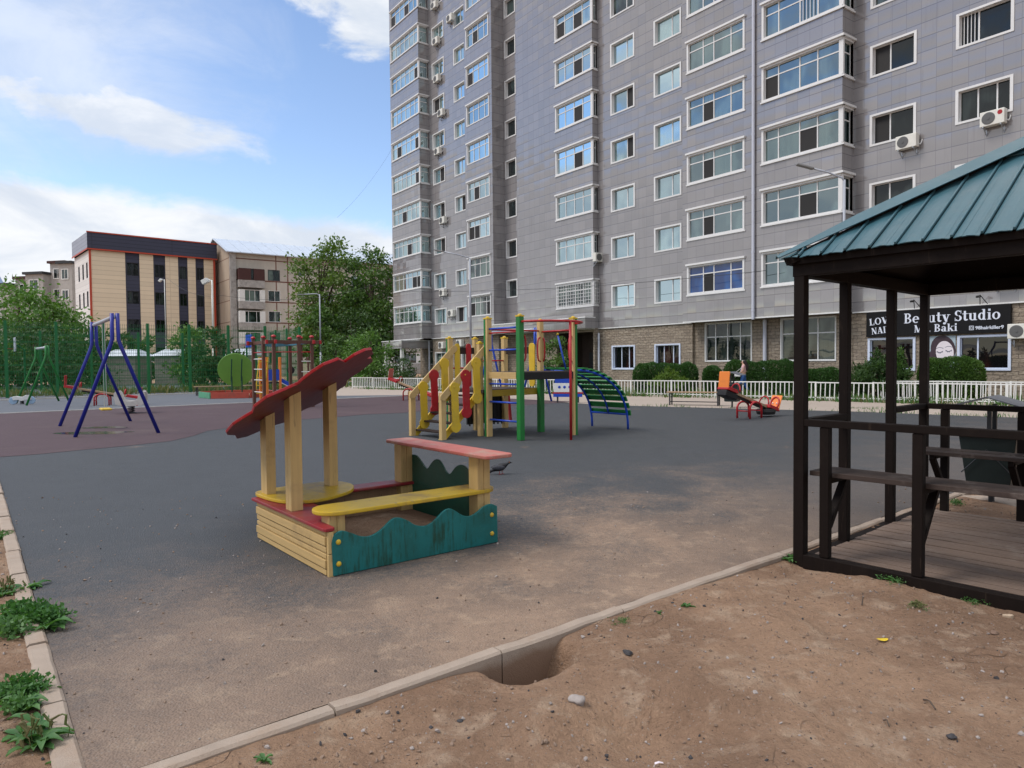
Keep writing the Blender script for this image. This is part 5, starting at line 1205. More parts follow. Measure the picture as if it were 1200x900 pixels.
# red ring at the head, fireman's pole, hand grips
zt=2.40
mb=MB(); mb.tube([(.75-.75*math.cos(R(q)),-.05-.61*math.sin(R(q)),zt) for q in range(0,181,10)],.024,8); mb.build('ring_rail',red,pl,smooth=True)
mb=MB(); mb.tube([(.77,-.66,0),(.77,-.66,zt)],.028,10); mb.build('slide_pole',red,pl,smooth=True)
mb=MB(); mb.tube([(.05,1.0,2.28),(1.4,1.0,2.28)],.02,8); mb.tube([(1.46,.05,2.26),(1.46,.95,2.26)],.02,8); mb.tube([(0,.05,2.2),(-.02,1.0,2.2)],.016,8); mb.build('head_rail',red,pl,smooth=True)
for (x,y),dv in (((.07,-.0),(1,0)),((1.41,.96),(-1,0)),((1.43,-.02),(-1,0)),((1.50,1.0),(0,-1))):
    mb=MB(); pts=[]
    for k in range(9):
        a_=R(-90+180*k/8); pts.append((x+dv[0]*.085*max(0,math.cos(a_))**.5,y+dv[1]*.085*max(0,math.cos(a_))**.5,1.86+.27*math.sin(a_)))
    mb.tube(pts,.018,7); mb.build('hand_grip',red,pl,smooth=True)
mb=MB(); mb.tube([(1.52,.5,2.16),(1.60,.42,1.66),(1.64,.38,1.42)],.02,7); o=mb.build('lever',rblue,pl,smooth=True); mb=MB(); mb.ball((1.515,.505,2.19),.03,8); mb.build('lever_knob',yellow,o,smooth=True)
# arched slat climber
def arcz(f): return (1.50+1.78*math.sin(f*math.pi/2)**.92, 1.40*math.cos(f*math.pi/2)**.85)
ap=[arcz(k/16) for k in range(17)]
mb=MB()
for y in (.02,1.17): mb.tube([(x,y,z) for x,z in ap],.026,8)
mb.tube([(x,.60,z-.02) for x,z in ap[:15]],.022,8); mb.tube([(ap[14][0],.02,ap[14][1]),(ap[14][0],1.17,ap[14][1])],.024,8)
af=mb.build('arch_frame',rblue,pl,smooth=True)
for k in range(11):
    f=.10+.84*k/11; x,z=arcz(f); x2,z2=arcz(f+.02); tdir=Vector((x2-x,0,z2-z)).normalized(); nn=Vector((-tdir.z,0,tdir.x)); nn=nn if nn.x>0 or nn.z>0 else -nn
    c=Vector((x,.595,z))+nn*.045; rot=Matrix((tdir,Vector((0,1,0)),tdir.cross(Vector((0,1,0))))).transposed()
    mb=MB(); mb.box(c,(.125,1.30,.036),rot); mb.build('slat',green if k%1==0 else dkgreen,af,bevel=.006)
# --- near swing, blue
def swing(name,label,A,B,mm,beam_m,z_top,z_join,seat=True,split=.10):
    """A, B: pairs of feet; the beam joins the two A-frames"""
    a_=(A[0]+A[1])/2; b=(B[0]+B[1])/2; c=(a_+b)/2; t_=thing(name,label,'swing',(c.x,c.y,.01)); rel=lambda p,z: Vector((p.x-c.x,p.y-c.y,z))
    for F_ in (A,B):
        m_=(F_[0]+F_[1])/2; d=(F_[1]-F_[0]).normalized()
        for k in (0,1):
            s=-1 if k==0 else 1
            mb=MB(); mb.tube([rel(F_[k],0),rel(m_+d*s*(split*1.1),z_join-.10),rel(m_+d*s*split*.62,z_join+.06),rel(m_+d*s*split*.55,z_top)],.042,8); mb.build('leg',mm,t_,smooth=True)
    mb=MB(); mb.tube([rel(a_,z_top-.08),rel(b,z_top-.08)],.05,8); mb.build('top_beam',beam_m,t_,smooth=True)
    if seat:
        d=(b-a_).normalized(); n_=Vector((-d.y,d.x,0))
        for s in(-.22,.22):
            mb=MB(); mb.tube([rel(c+d*s,z_top-.1),rel(c+d*s,.55)],.007,5); mb.build('chain',steel,t_)
        mb=MB(); ang=math.atan2(d.y,d.x); mb.box(rel(c,.50),(.5,.24,.05),Matrix.Rotation(ang,3,'Z')); o=mb.build('seat',yellow,t_,bevel=.02)
    return t_
swing('swing','blue A-frame swing with a pale top beam on the red rubber ground',(gp(88,513),gp(186,508)),(gp(70,500),gp(153,494)),blue,pole_grey,2.78,2.12)
swing('swing','small dark green A-frame swing beside the green mesh fence',(gp(31,475.5),gp(82,473)),(gp(19,473),gp(69,470)),green,steel,2.45,2.0,False,.08)
def f3(px,Y): p=at(px,424,Y); p.z=0; return p
swing('swing','bright blue A-frame swing seen through and behind the play tower',(f3(611,28.4),f3(646,28.0)),(f3(560,30.6),f3(590,30.2)),rblue,steel,2.95,2.3,False,.09)
# --- seesaw with orange seats
def arch_pts(p,q,h,n=12):
    p,q=Vector(p),Vector(q); return [p]+[p.lerp(q,.5-.5*math.cos(math.pi*k/n))+Vector((0,0,h*(.62+.38*math.sin(math.pi*k/n)))) for k in range(n+1)]+[q]
def seesaw(name,label,c,ang,L,tilt,h,seatm,backm,face=True,tyre=True):
    t_=thing(name,label,'seesaw',c,ang)
    mb=MB(); dz=lambda x: h+x*tilt
    for y in(-.20,.20): mb.tube(arch_pts((-.26,y,0),(.26,y,0),h-.06),.028,8)
    mb.tube([(-.25,-.2,.2),(-.25,.2,.2)],.018,6); mb.tube([(.25,-.2,.2),(.25,.2,.2)],.018,6); mb.tube([(0,-.22,h-.06),(0,.22,h-.06)],.03,8); mb.build('base',red,t_,smooth=True)
    d=Vector((1,0,tilt)).normalized(); n_=Vector((-d.z,0,d.x)); rot=Matrix((d,Vector((0,1,0)),n_)).transposed()
    mb=MB(); mb.box(Vector((0,0,h)),(L,.13,.07),rot); mb.build('plank',beam_wood,t_,bevel=.006)
    mb=MB(); mb.box(Vector((0,0,h))-n_*.07,(L*.55,.06,.06),rot); mb.build('under_beam',black,t_)
    for s in(-1,1):
        e=d*(s*(L/2-.20))+Vector((0,0,h)); 
        mb=MB(); mb.box(e+n_*.05,(.42,.32,.04),rot); mb.box(e+n_*.0+d*(s*.0),(.46,.35,.06),rot); o=mb.build('seat',seatm,t_,bevel=.012)
        bd=(n_+d*s*.16).normalized(); bx=Matrix((d*1,Vector((0,1,0)),bd)).transposed()
        c0=e+d*(s*.20)
        mb=MB(); mb.box(c0+bd*.22,(.035,.33,.46),Matrix((bd.cross(Vector((0,1,0)))*-1,Vector((0,1,0)),bd)).transposed()); o=mb.build('backrest',backm,t_,bevel=.02)
        if face:
            mb=MB(); q=c0-d*s*.03
            mb.tube([q+Vector((0,.13*math.cos(a_),0))+bd*(.22+.18*math.sin(a_)) if 0 else q+Vector((0,.13*math.cos(a_),0))+bd*(.20+.19*max(-.9,math.sin(a_))) for a_ in np.linspace(-.9,math.pi+.9,15)],.022,6); mb.build('backrest_ring',red,o,smooth=True)
            mb=MB()
            for y in(-.06,.06): mb.ball(q+Vector((0,y,0))+bd*.2,.022,8)
            mb.build('bolt_cap',white,o,smooth=True)
        mb=MB(); g=e-d*(s*.30); mb.tube([g+Vector((0,.15*math.cos(a_),0))+n_*(.05+.22*math.sin(a_)) for a_ in np.linspace(0,math.pi,11)],.02,7); mb.build('handle',red,t_,smooth=True)
    if tyre:
        e=d*(L/2-.38)+Vector((0,0,h)); mb=MB(); mb.lathe((e.x,0,.14),[(.10,-.09),(.24,-.075),(.26,0),(.24,.075),(.10,.09)],18); mb.build('tyre',black,t_)
        mb=MB(); e=-d*(L/2-.2)+Vector((0,0,h)); mb.box(e-n_*.12,(.5,.3,.16),rot); mb.build('seat_box',black,t_,bevel=.02)
    return t_
sw=gp(881,490)
seesaw('seesaw','orange and red seesaw resting on a black tyre in front of the white fence',(6.45,19.1,.01),R(36.5),2.35,-.30,.50,red,orange)
seesaw('seesaw','red seesaw with a weathered beam half hidden behind the cream stairs',(gp(479,469.5).x+.1,gp(479,469.5).y,.01),R(-25),2.2,-.34,.55,red,simple('faded_red',(.42,.12,.09),.5,.2,5,.3),False,False)
seesaw('seesaw','red seesaw with a tall seat standing beyond the blue swing by the mesh fence',(f3(119,28.2).x-.0,28.2,.01),R(20),2.6,-.20,.52,red,red,False,False)
mb=MB(); 
# spring bench rocker behind the blue swing
g=gp(154,484.5); t_=thing('spring_rocker','pale grey two seat spring rocker with red edges behind the blue swing','spring rocker',(g.x,g.y,.01),R(20)); t_.scale=(.74,)*3
mb=MB(); mb.tube([(.13*math.cos(a_*1.0),.13*math.sin(a_),.02+.42*a_/(math.pi*10)) for a_ in np.linspace(0,math.pi*10,70)],.022,6); mb.lathe((0,0,0),[(.2,0),(.2,.03)],14); mb.build('spring',black,t_,smooth=False)
for y in(-.42,.42):
    mb=MB(); Pq=lambda s,z,d,y=y: Vector((s*0+d,y+s*0,z)) 
    mb.prism(lambda s,z,d,y=y: Vector((s,y-d,z)),smooth([(-.55,.42),(-.62,.85),(-.50,1.02),(-.38,.9),(-.25,.6),(.25,.6),(.38,.9),(.50,1.02),(.62,.85),(.55,.42),(.2,.34),(-.2,.34)],3),-.02,.02); o=mb.build('side_panel',simple('rocker_grey',(.52,.50,.48),.5,.15,5,.3) if 'rocker_grey' not in MATS else MATS['rocker_grey'],t_,bevel=.004)
mb=MB(); mb.bb((-.5,-.40,.50),(.5,.40,.54)); mb.bb((-.56,-.40,.55),(-.52,.40,.95)); mb.bb((.52,-.40,.55),(.56,.40,.95)); mb.build('seat',MATS['rocker_grey'],t_,bevel=.006)
mb=MB(); mb.tube([(-.3,-.5,.36),(-.3,.5,.36)],.02,6); mb.tube([(.3,-.5,.36),(.3,.5,.36)],.02,6); mb.build('cross_bar',red,t_)
# child rocker by the green swing
g=gp(26,474); t_=thing('toy_motorbike','small white spring toy motorbike with pale blue wheels beside the green swing','spring toy',(g.x,g.y,.01),R(20)); t_.scale=(.62,)*3
mb=MB()
for x in(-.52,.52): mb=MB(); mb.lathe((x,.05,.26),[(.10,-.05),(.24,-.045),(.26,0),(.24,.045),(.10,.05)],16,Vector((0,1,0))); mb.build('wheel',MATS.get('pale_blue') or simple('pale_blue',(.28,.40,.55),.5,.2,5),t_)
mb=MB(); mb.prism(lambda s,z,d:Vector((s,-d,z)),smooth([(-.5,.28),(-.55,.5),(-.3,.56),(0,.50),(.25,.62),(.45,.60),(.56,.3),(.2,.3),(0,.22),(-.2,.3)],3),-.09,.09); mb.build('body',white,t_,bevel=.02)
mb=MB(); mb.tube([(.3,-.25,.72),(.38,0,.62),(.3,.25,.72)],.02,6); mb.build('handlebar',black,t_)
mb=MB(); mb.tube([(.11*math.cos(a_),.11*math.sin(a_),.02+.2*a_/(math.pi*8)) for a_ in np.linspace(0,math.pi*8,60)],.018,5); mb.build('spring',black,t_)
# --- climbing frame of brown posts with red caps
CO=gp(321,479.0); C0=f3(321,25.0); cf=thing('climbing_frame','brown post climbing frame with red caps and a rope top beside the tilted red roof','climbing frame',(C0.x,C0.y,.01),R(39.5))
H=2.55
for x,y in ((0,0),(.93,0),(1.42,0),(0,1.0),(0,2.05),(1.42,1.0),(1.42,2.05)):
    mb=MB(); mb.bb((x-.055,y-.055,0),(x+.055,y+.055,H)); o=mb.build('post',brown_frame,cf,bevel=.008)
    mb=MB(); mb.lathe((x,y,H),[(.085,.0),(.09,.03),(.06,.07),(.02,.085)],12); mb.build('post_cap',red,o)
for p,q in (((-.25,0),(1.75,0)),((0,-.2),(0,2.5)),((1.42,-.2),(1.42,2.5)),((-.2,2.05),(1.7,2.05))):
    mb=MB(); mb.beam((p[0]+.0,p[1],H-.17),(q[0],q[1],H-.17),.05,.12); o=mb.build('beam',brown_frame,cf,bevel=.004)
    for e in(p,q): mb=MB(); mb.bb((e[0]-.04,e[1]-.04,H-.24),(e[0]+.04,e[1]+.04,H-.10)); mb.build('end_cap',red,o,bevel=.01)
for z in(.45,.9,1.3,1.68): 
    mb=MB(); mb.tube([(.93,0,z),(1.42,0,z)],.018,6); mb.build('rung',whitemetal,cf)
    mb=MB(); mb.tube([(0,1.0,z+.1),(0,2.05,z+.1)],.018,6); mb.build('rung',whitemetal,cf)
mb=MB(); mb.tube([(0,.0,2.02),(1.42,0,2.02)],.022,6); mb.tube([(0,.0,2.02),(0,2.05,2.02)],.02,6); mb.build('rail',red,cf)
mb=MB()
for k in range(7): y=.1+k*.31; mb.tube([(0,y,H-.2),(.7,y,H-.30),(1.42,y,H-.2)],.014,5)
mb.build('rope',simple('blue_rope',(.05,.16,.22),.8,.2,8),cf)
# --- hexagonal sand pit with a green disc shade
g=gp(272,466); hp=thing('hexagon_sandpit','low red and green hexagonal sand pit shaded by a tilted round green disc','sandpit',(g.x,g.y+.6,.01),R(10))
rr_=1.75
for k in range(6):
    a0,a1=R(60*k),R(60*(k+1)); p=Vector((rr_*math.cos(a0),rr_*math.sin(a0),.14)); q=Vector((rr_*math.cos(a1),rr_*math.sin(a1),.14)); d=(q-p).normalized()*.03
    mb=MB(); mb.beam(p+d,q-d,.06,.28); mb.build('side_board',simple('salmon_red',(.42,.07,.045),.55,.2,5,.3) if 'salmon_red' not in MATS and k not in(3,) else (MATS['salmon_red'] if k!=3 else simple('mint_green',(.09,.30,.18),.55,.2,5,.3)),hp,bevel=.006)
mb=MB(); mb.lathe((0,0,.0),[(rr_*.86,0),(rr_*.86,.12)],6); mb.build('sand',dirt,hp)
dirn=(Vector((0,0,1.6))-Vector((g.x,g.y,1.3))).normalized(); ax_=Matrix.Rotation(-R(10),3,'Z')@Vector((dirn.x-.15,dirn.y,-.22)).normalized()
mb=MB(); mb.lathe((-.05,.1,1.32),[(.82,-.02),(.84,0),(.82,.02)],40,ax_); mb.build('disc',simple('leaf_green',(.12,.27,.045),.5,.12,4,.1),hp)
for x in(-.22,.25):
    mb=MB(); mb.tube([(x,-.02,.02),(x,-.02,1.0)],.035,8); mb.beam((x-.03,-.02,.78),(x+.07,-.28,1.85),.05,.05); mb.build('support_post',simple('post_dark_green',(.012,.06,.04),.5,.2,4) if 'post_dark_green' not in MATS else MATS['post_dark_green'],hp)
# --- small toddler play set further back
g=f3(333,32); ts=thing('toddler_playset','small toddler play set with yellow ladder and white slide behind the brown frame','play structure',(g.x,g.y,.01),R(39.5))
for x,y in((-.8,0),(-.2,0),(-.8,.8),(-.2,.8),(1.3,.4)): mb=MB(); mb.bb((x-.05,y-.05,0),(x+.05,y+.05,1.9)); mb.build('post',brown_frame if x>0 else orange,ts,bevel=.008)
mb=MB(); mb.bb((-.8,0,.72),(-.2,.8,.78)); mb.build('deck',black,ts)
mb=MB(); 
for x in(-1.25,-.85): mb.tube([(x-.15,-.1,0),(x+.1,-.05,1.9)],.025,6)
for z in(.3,.65,1.0,1.35,1.7): mb.tube([(-1.4+z*.13,-.1,z),(-.98+z*.13,-.08,z)],.022,6)
mb.build('ladder',yellow,ts)
mb=MB(); mb.beam((-.1,.4,.80),(1.0,-.25,.15),.5,.03); mb.build('slide_chute',white,ts)
mb=MB(); mb.beam((-.1,.14,.86),(.86,-.46,.2),.04,.16); mb.beam((.05,.66,.86),(1.15,.0,.2),.04,.16); mb.build('slide_side',rblue,ts)
mb=MB(); mb.bb((-.78,-.03,.85),(-.22,-.01,1.35)); mb.build('side_panel',rblue,ts); mb=MB(); mb.bb((1.0,.36,.85),(1.6,.40,1.6)); mb.build('side_panel',simple('pastel_panel',(.45,.42,.26),.5,.5,7),ts)
mb=MB(); mb.lathe((.3,-.02,1.3),[(.16,-.02),(.18,0),(.16,.02)],14,Vector((0,1,0))); mb.build('steering_wheel',black,ts)
# --- far toy panel under the arch
g=f3(662,27.0); tp=thing('striped_toy','small striped blue, white and red toy board with a yellow crown beyond the arched climber','play board',(g.x,g.y,.01),R(-12))
for z0,z1,mm,ww in((.22,.34,rblue,1.12),(.345,.40,red,1.2),(.405,.75,white,1.08),(.755,1.05,rblue,1.0)):
    mb=MB(); mb.bb((-ww/2+.1,-.02,z0),(ww/2+.1,.02,z1)); mb.build('board',mm,tp,bevel=.008)
mb=MB()
for k in range(4): mb.ball((-.22+k*.2,-.022,.6),.055,8,(1,.3,1))
mb.build('blue_dot',rblue,tp)
mb=MB(); mb.prism(lambda s,z,d:Vector((s,-d,z)),[(-.2,1.055),(-.22,1.3),(-.12,1.2),(-.03,1.3),(.06,1.2),(.15,1.3),(.13,1.055)],-.02,.02); mb.build('crown',yellow,tp)
for x in(-.3,.5): mb=MB(); mb.bb((x-.03,.022,0),(x+.03,.08,.9)); mb.build('post',darkmetal,tp)
# --- slatted bench by the fence
def bench(label,c,ang,L,group=None):
    t_=thing('park_bench',label,'bench',c,ang,group)
    mb=MB()
    for k in range(4): mb.bb((-L/2,-.2+k*.105,.44),(L/2,-.2+k*.105+.09,.475))
    mb.build('seat',beam_wood,t_,bevel=.004)
    for x in(-L/2+.12,L/2-.12):
        mb=MB()
        for y in(-.17,.17): mb.beam((x,y,0),(x,y,.44),.045,.045)
        mb.beam((x,-.19,.42),(x,.19,.42),.04,.04); mb.beam((x,-.17,.12),(x,.17,.12),.03,.03); mb.build('leg',darkmetal,t_)
    mb=MB(); mb.beam((-L/2+.14,0,.12),(L/2-.14,0,.12),.03,.03); mb.build('stretcher',darkmetal,t_)
    return t_
bench('wooden bench with black metal legs beside the paved strip and the orange seesaw',(6.42,24.75,.01),R(-25.5),1.9)
g=f3(263,37); bench('wooden bench behind the green disc sand pit at the mesh fence',(g.x,g.y,.01),R(36),3.0)
# --- roofed trash bins
def bin_(label,c,ang):
    t_=thing('trash_bin',label,'trash bin',c,ang,None)
    mb=MB(); b0,b1,zb,zt_=.20,.27,.2,.78
    vs=[(sx*b,sy*b*.85,z) for z,b in((zb,b0),(zt_,b1)) for sx,sy in((-1,-1),(1,-1),(1,1),(-1,1))]
    mb.add(vs,[(0,3,2,1),(0,1,5,4),(1,2,6,5),(2,3,7,6),(3,0,4,7),(4,5,6,7)]); mb.build('body',simple('bin_dark_green',(.012,.02,.02),.45,.25,5,.2) if 'bin_dark_green' not in MATS else MATS['bin_dark_green'],t_,bevel=.008)
    mb=MB(); mb.bb((-.30,-.255,.755),(.30,-.225,.80)); mb.bb((-.30,.225,.755),(.30,.255,.80)); mb.bb((-.30,-.224,.755),(-.27,.224,.80)); mb.bb((.27,-.224,.755),(.30,.224,.80)); mb.build('rim',darkmetal,t_)
    for y in(-.12,.12): mb=MB(); mb.bb((-.02,y-.02,.60),(.02,y+.02,1.10)); mb.build('roof_post',darkmetal,t_)
    mb=MB()
    for s in(-1,1): mb.beam((0,-.0,1.19),(s*.36,0,1.08),.58,.012)
    mb.build('roof',simple('bin_roof_metal',(.16,.17,.19),.35,.15,6,.2,metal=.5) if 'bin_roof_metal' not in MATS else MATS['bin_roof_metal'],t_)
    mb=MB(); mb.tube([(0,0,0),(0,0,.25)],.03,8)
    for s in(-1,1): mb.tube([(s*.24,-.22,.35),(0,-.235,.62)],.006,5)
    mb.build('stand',darkmetal,t_)
    return t_
bin_('dark green trash bin with a little gable roof, standing behind the pavilion benches',(5.30,7.75,-.02),R(-46))
bin_('dark trash bin with a grey roof behind the orange seesaw',(f3(858,23.4).x,23.4,.01),R(-40))
mb=MB(); mb.lathe((5.30,7.75,-.06),[(.46,0),(.47,.045),(.44,.05)],11); tag(mb.build('concrete_slab',concrete),'rough round concrete slab under the trash bin by the pavilion','slab')
# --- brick bin shelters beyond the court
def shelter(label,px0,px1,Y,wall=True,h=2.35):
    a_,b_=f3(px0,Y),f3(px1,Y); L=(b_-a_).length; t_=thing('bin_shelter',label,'shelter',(a_+b_)/2,0,'shelters beyond the court')
    brickm=MATS.get('grey_brick') or panelwall('grey_brick',(.30,.27,.235),.42,.2,(.2,.18,.16),.02,.5,0,.2)
    if wall: mb=MB(); mb.bb((-L/2,0,0),(L/2,2.6,h)); mb.build('wall',brickm,t_)
    else:
        for x in(-L/2+.1,L/2-.1): mb=MB(); mb.bb((x-.06,0,0),(x+.06,.12,h)); mb.build('post',steel,t_)
    mb=MB(); o=.25
    vs=[(-L/2-o,-o,h+.01),(L/2+o,-o,h+.01),(L/2+o,2.6+o,h+.01),(-L/2-o,2.6+o,h+.01),(-L/2+.35,1.0,h+.55),(L/2-.35,1.0,h+.55),(L/2-.35,1.6,h+.55),(-L/2+.35,1.6,h+.55)]
    mb.add(vs,[(0,1,2,3),(0,4,5,1),(1,5,6,2),(2,6,7,3),(3,7,4,0),(4,7,6,5)]); mb.build('roof',simple('shelter_roof',(.56,.60,.66),.5,.1,3,.15) if 'shelter_roof' not in MATS else MATS['shelter_roof'],t_)
shelter('grey brick bin shelter with white hipped metal roof just right of the swing top',122,158,56.5)
shelter('grey brick bin shelter with white roof between two green fence posts',181,211,57.5)
shelter('pale roofed open shelter behind the green disc',268,297,58,False)
shelter('low white roof between the two brick shelters',160,177,62,False,1.9)
def backboard(label,px,Y,zc,mm):
    g=f3(px,Y); t_=thing('basketball_hoop',label,'basketball hoop',g,R(-50))
    mb=MB(); mb.tube([(0,.5,0),(0,.5,zc-.3),(0,.1,zc)],.06,8); mb.build('post',fgreen,t_)
    mb=MB(); mb.bb((-.6,-.02,zc-.4),(.6,.02,zc+.5)); mb.build('board',mm,t_)
    mb=MB(); mb.tube([(.23*math.cos(a_),-.28+.23*math.sin(a_),zc-.25) for a_ in np.linspace(0,2*math.pi,17)[:-1]],.015,5,closed=True); mb.build('ring',red,t_)
backboard('basketball hoop with a pale worn board behind the green swing',18,46,3.0,simple('board_grey',(.34,.38,.45),.5,.2,3))
backboard('basketball hoop with a blue board above the brown climbing frame',292,50,3.2,rblue)
# --- lamps
def lamp(label,base,h,arm,ang,mm=pole_grey,head=(.55,.2,.07),r=.06,droop=.35,straight=False):
    t_=thing('street_lamp',label,'street lamp',base,ang)
    mb=MB(); mb.tube([(0,0,-.1),(0,0,h*.35)],[r*1.35,r*1.3],10); mb.tube([(0,0,h*.35),(0,0,h)],[r,r*.85],10); mb.build('pole',mm,t_,smooth=True)
    if straight: p1=(arm,0,h+.0); pts=[(0,0,h-.25),(.05,0,h-.06),(.25,0,h+.05),p1]
    else: p1=(arm,0,h+.42); pts=[(0,0,h-.05),(.06,0,h+.06),(arm*.5,0,h+.26),p1]
    mb=MB(); mb.tube(pts,r*.62,8); mb.build('arm',mm,t_,smooth=True)
    d=(Vector(p1)-Vector(pts[-2])).normalized(); rot=Matrix((d,Vector((0,1,0)),d.cross(Vector((0,1,0))))).transposed()
    mb=MB(); mb.box(Vector(p1)+d*head[0]*.4,head,rot); mb.build('lamp_head',mm if mm!=pole_grey else simple('lamp_head_grey',(.22,.22,.22),.5,.1,5) if 'lamp_head_grey' not in MATS else MATS['lamp_head_grey'],t_,bevel=.02)
    return t_
lamp('tall grey street lamp with a slanted arm in front of the corner bays',f3(552,38),7.15,1.45,R(175))
lamp('tall grey street lamp whose pole passes behind the pavilion corner',(gp(988,478).x,gp(988,478).y,0),7.35,1.0,R(172),r=.048)
lamp('grey street lamp with a curved arm beside the locust trees',f3(376,56),7.1,1.25,R(180),straight=True)
lamp('white lamp post with a bulky twin head by the tan office block edge',f3(250.5,56),8.3,.35,R(180),whitemetal,(.5,.4,.35),.07,straight=True)
lamp('thin white lamp post with a small head before the tan siding',f3(195,66),9.6,.3,R(180),whitemetal,(.3,.25,.2),.035,straight=True)
# --- cables
def cable(label,p,q,sag,r=.014):
    mb=MB(); p,q=Vector(p),Vector(q); mb.tube([p.lerp(q,t)-Vector((0,0,sag*4*t*(1-t))) for t in np.linspace(0,1,17)],r,4); tag(mb.build('cable',darkmetal if r<.02 else steel),label,'cable')
cable('grey cable strung from the white lamp post towards the tower past the trees',at(252,345,56),at(462,326,60),1.0,.012)
cable('thin dark cable sagging in front of the tower at second floor height',at(470,341,52),at(898,317,34),.35,.012)
cable('thin dark cable rising against the sky to the tower edge',at(395,255,58),at(462,170,66),.5,.007)
cable('grey cable from the thin lamp to the white lamp post',at(195,325,66),at(251,347,56),.5,.01)
# ================================================================== THE PAVILION
GO=gp(938,655); GO.z=0; GZA=R(-48.6)
pv=thing('wooden_pavilion','open dark wooden pavilion with a teal metal hip roof, benches and a plank deck','pavilion',GO,GZA)
S=2.70
def bbx(name,a,b,m,par=pv,bv=.004): mb=MB(); mb.bb(a,b); return mb.build(name,m,par,bevel=bv)
for x,y in((0,0),(0,S),(S,0),(S,S),(0,.80),(0,1.82)):
    w2=.042 if (x,y)==(0,0) else .038; bbx('post',(x-w2,y-w2,-.09),(x+w2,y+w2,2.36),gz_wood)
for x in(.20,.86,1.75,2.45):
    bbx('baluster',(x-.035,-.033,.056),(x+.035,.033,1.068),gz_wood); bbx('baluster',(x-.035,S-.033,-.05),(x+.035,S+.033,1.068),gz_wood)
for y in(.6,1.35,2.1): bbx('baluster',(S-.033,y-.035,-.05),(S+.033,y+.035,1.068),gz_wood)
bbx('rail',(.043,-.04,1.07),(S-.04,.04,1.125),gz_wood); bbx('rail',(.04,S-.04,1.07),(S-.04,S+.04,1.125),gz_wood)
bbx('rail',(-.04,.043,1.07),(.04,.761,1.125),gz_wood); bbx('rail',(-.04,1.859,1.07),(.04,S-.04,1.125),gz_wood); bbx('rail',(S-.04,.04,1.07),(S+.04,S-.04,1.125),gz_wood)
bbx('sill_beam',(.044,-.05,-.06),(S,.045,.052),gz_wood); bbx('sill_beam',(-.045,.044,-.1),(.04,S,.012),gz_wood); bbx('sill_beam',(S-.04,.04,-.1),(S+.04,S,.01),gz_wood)
mb=MB(); n=22; rr=random.Random(9)
for k in range(n):
    y0=.05+k*(S-.02)/n; y1=y0+(S-.02)/n-.024; z=.018+rr.uniform(-.004,.004); mb.bb((.045+rr.uniform(-.01,.01),y0,z-.035),(S-.045+rr.uniform(-.01,.01),y1,z))
mb.build('deck',deck_wood,pv,bevel=.003)
mb=MB(); mb.bb((.05,.055,-.20),(S-.05,S-.05,-.11)); mb.build('deck_joist',black,pv)
def bench_(y0,y1,z,side,yp):
    mb=MB(); k=2; 
    for q in range(k): 
        a_=y0+(y1-y0)*q/k; mb.bb((.05,a_,z-.038),(S-.05,a_+(y1-y0)/k-.007,z+rr.uniform(-.003,.003)))
    o=mb.build('bench',bench_wood,pv,bevel=.004)
    yi=y1-.03 if side>0 else y0+.03
    for x in(.20,.86,1.75,2.45):
        mb=MB(); mb.beam((x,yp+side*.04,z-.42),(x,yi-side*.03,z-.075),.04,.055,(1,0,0)); mb.beam((x,yp+side*.02,z-.062),(x,yi,z-.062),.042,.045); mb.build('bench_brace',gz_wood,o)
bench_(.045,.40,.712,1,0); bench_(S-.42,S-.045,.675,-1,S)
mb=MB(); mb.bb((S-.42,.45,.655),(S-.045,S-.45,.70)); mb.build('bench',bench_wood,pv,bevel=.004)
# head beams
ZE=2.395
for a_,b_ in(((-.05,-.045,2.25),(S+.05,.045,2.362)),((-.05,S-.045,2.25),(S+.05,S+.045,2.362)),((-.045,.046,2.25),(.045,S-.046,2.361)),((S-.045,.046,2.25),(S+.045,S-.046,2.361))): bbx('head_beam',a_,b_,gz_wood)
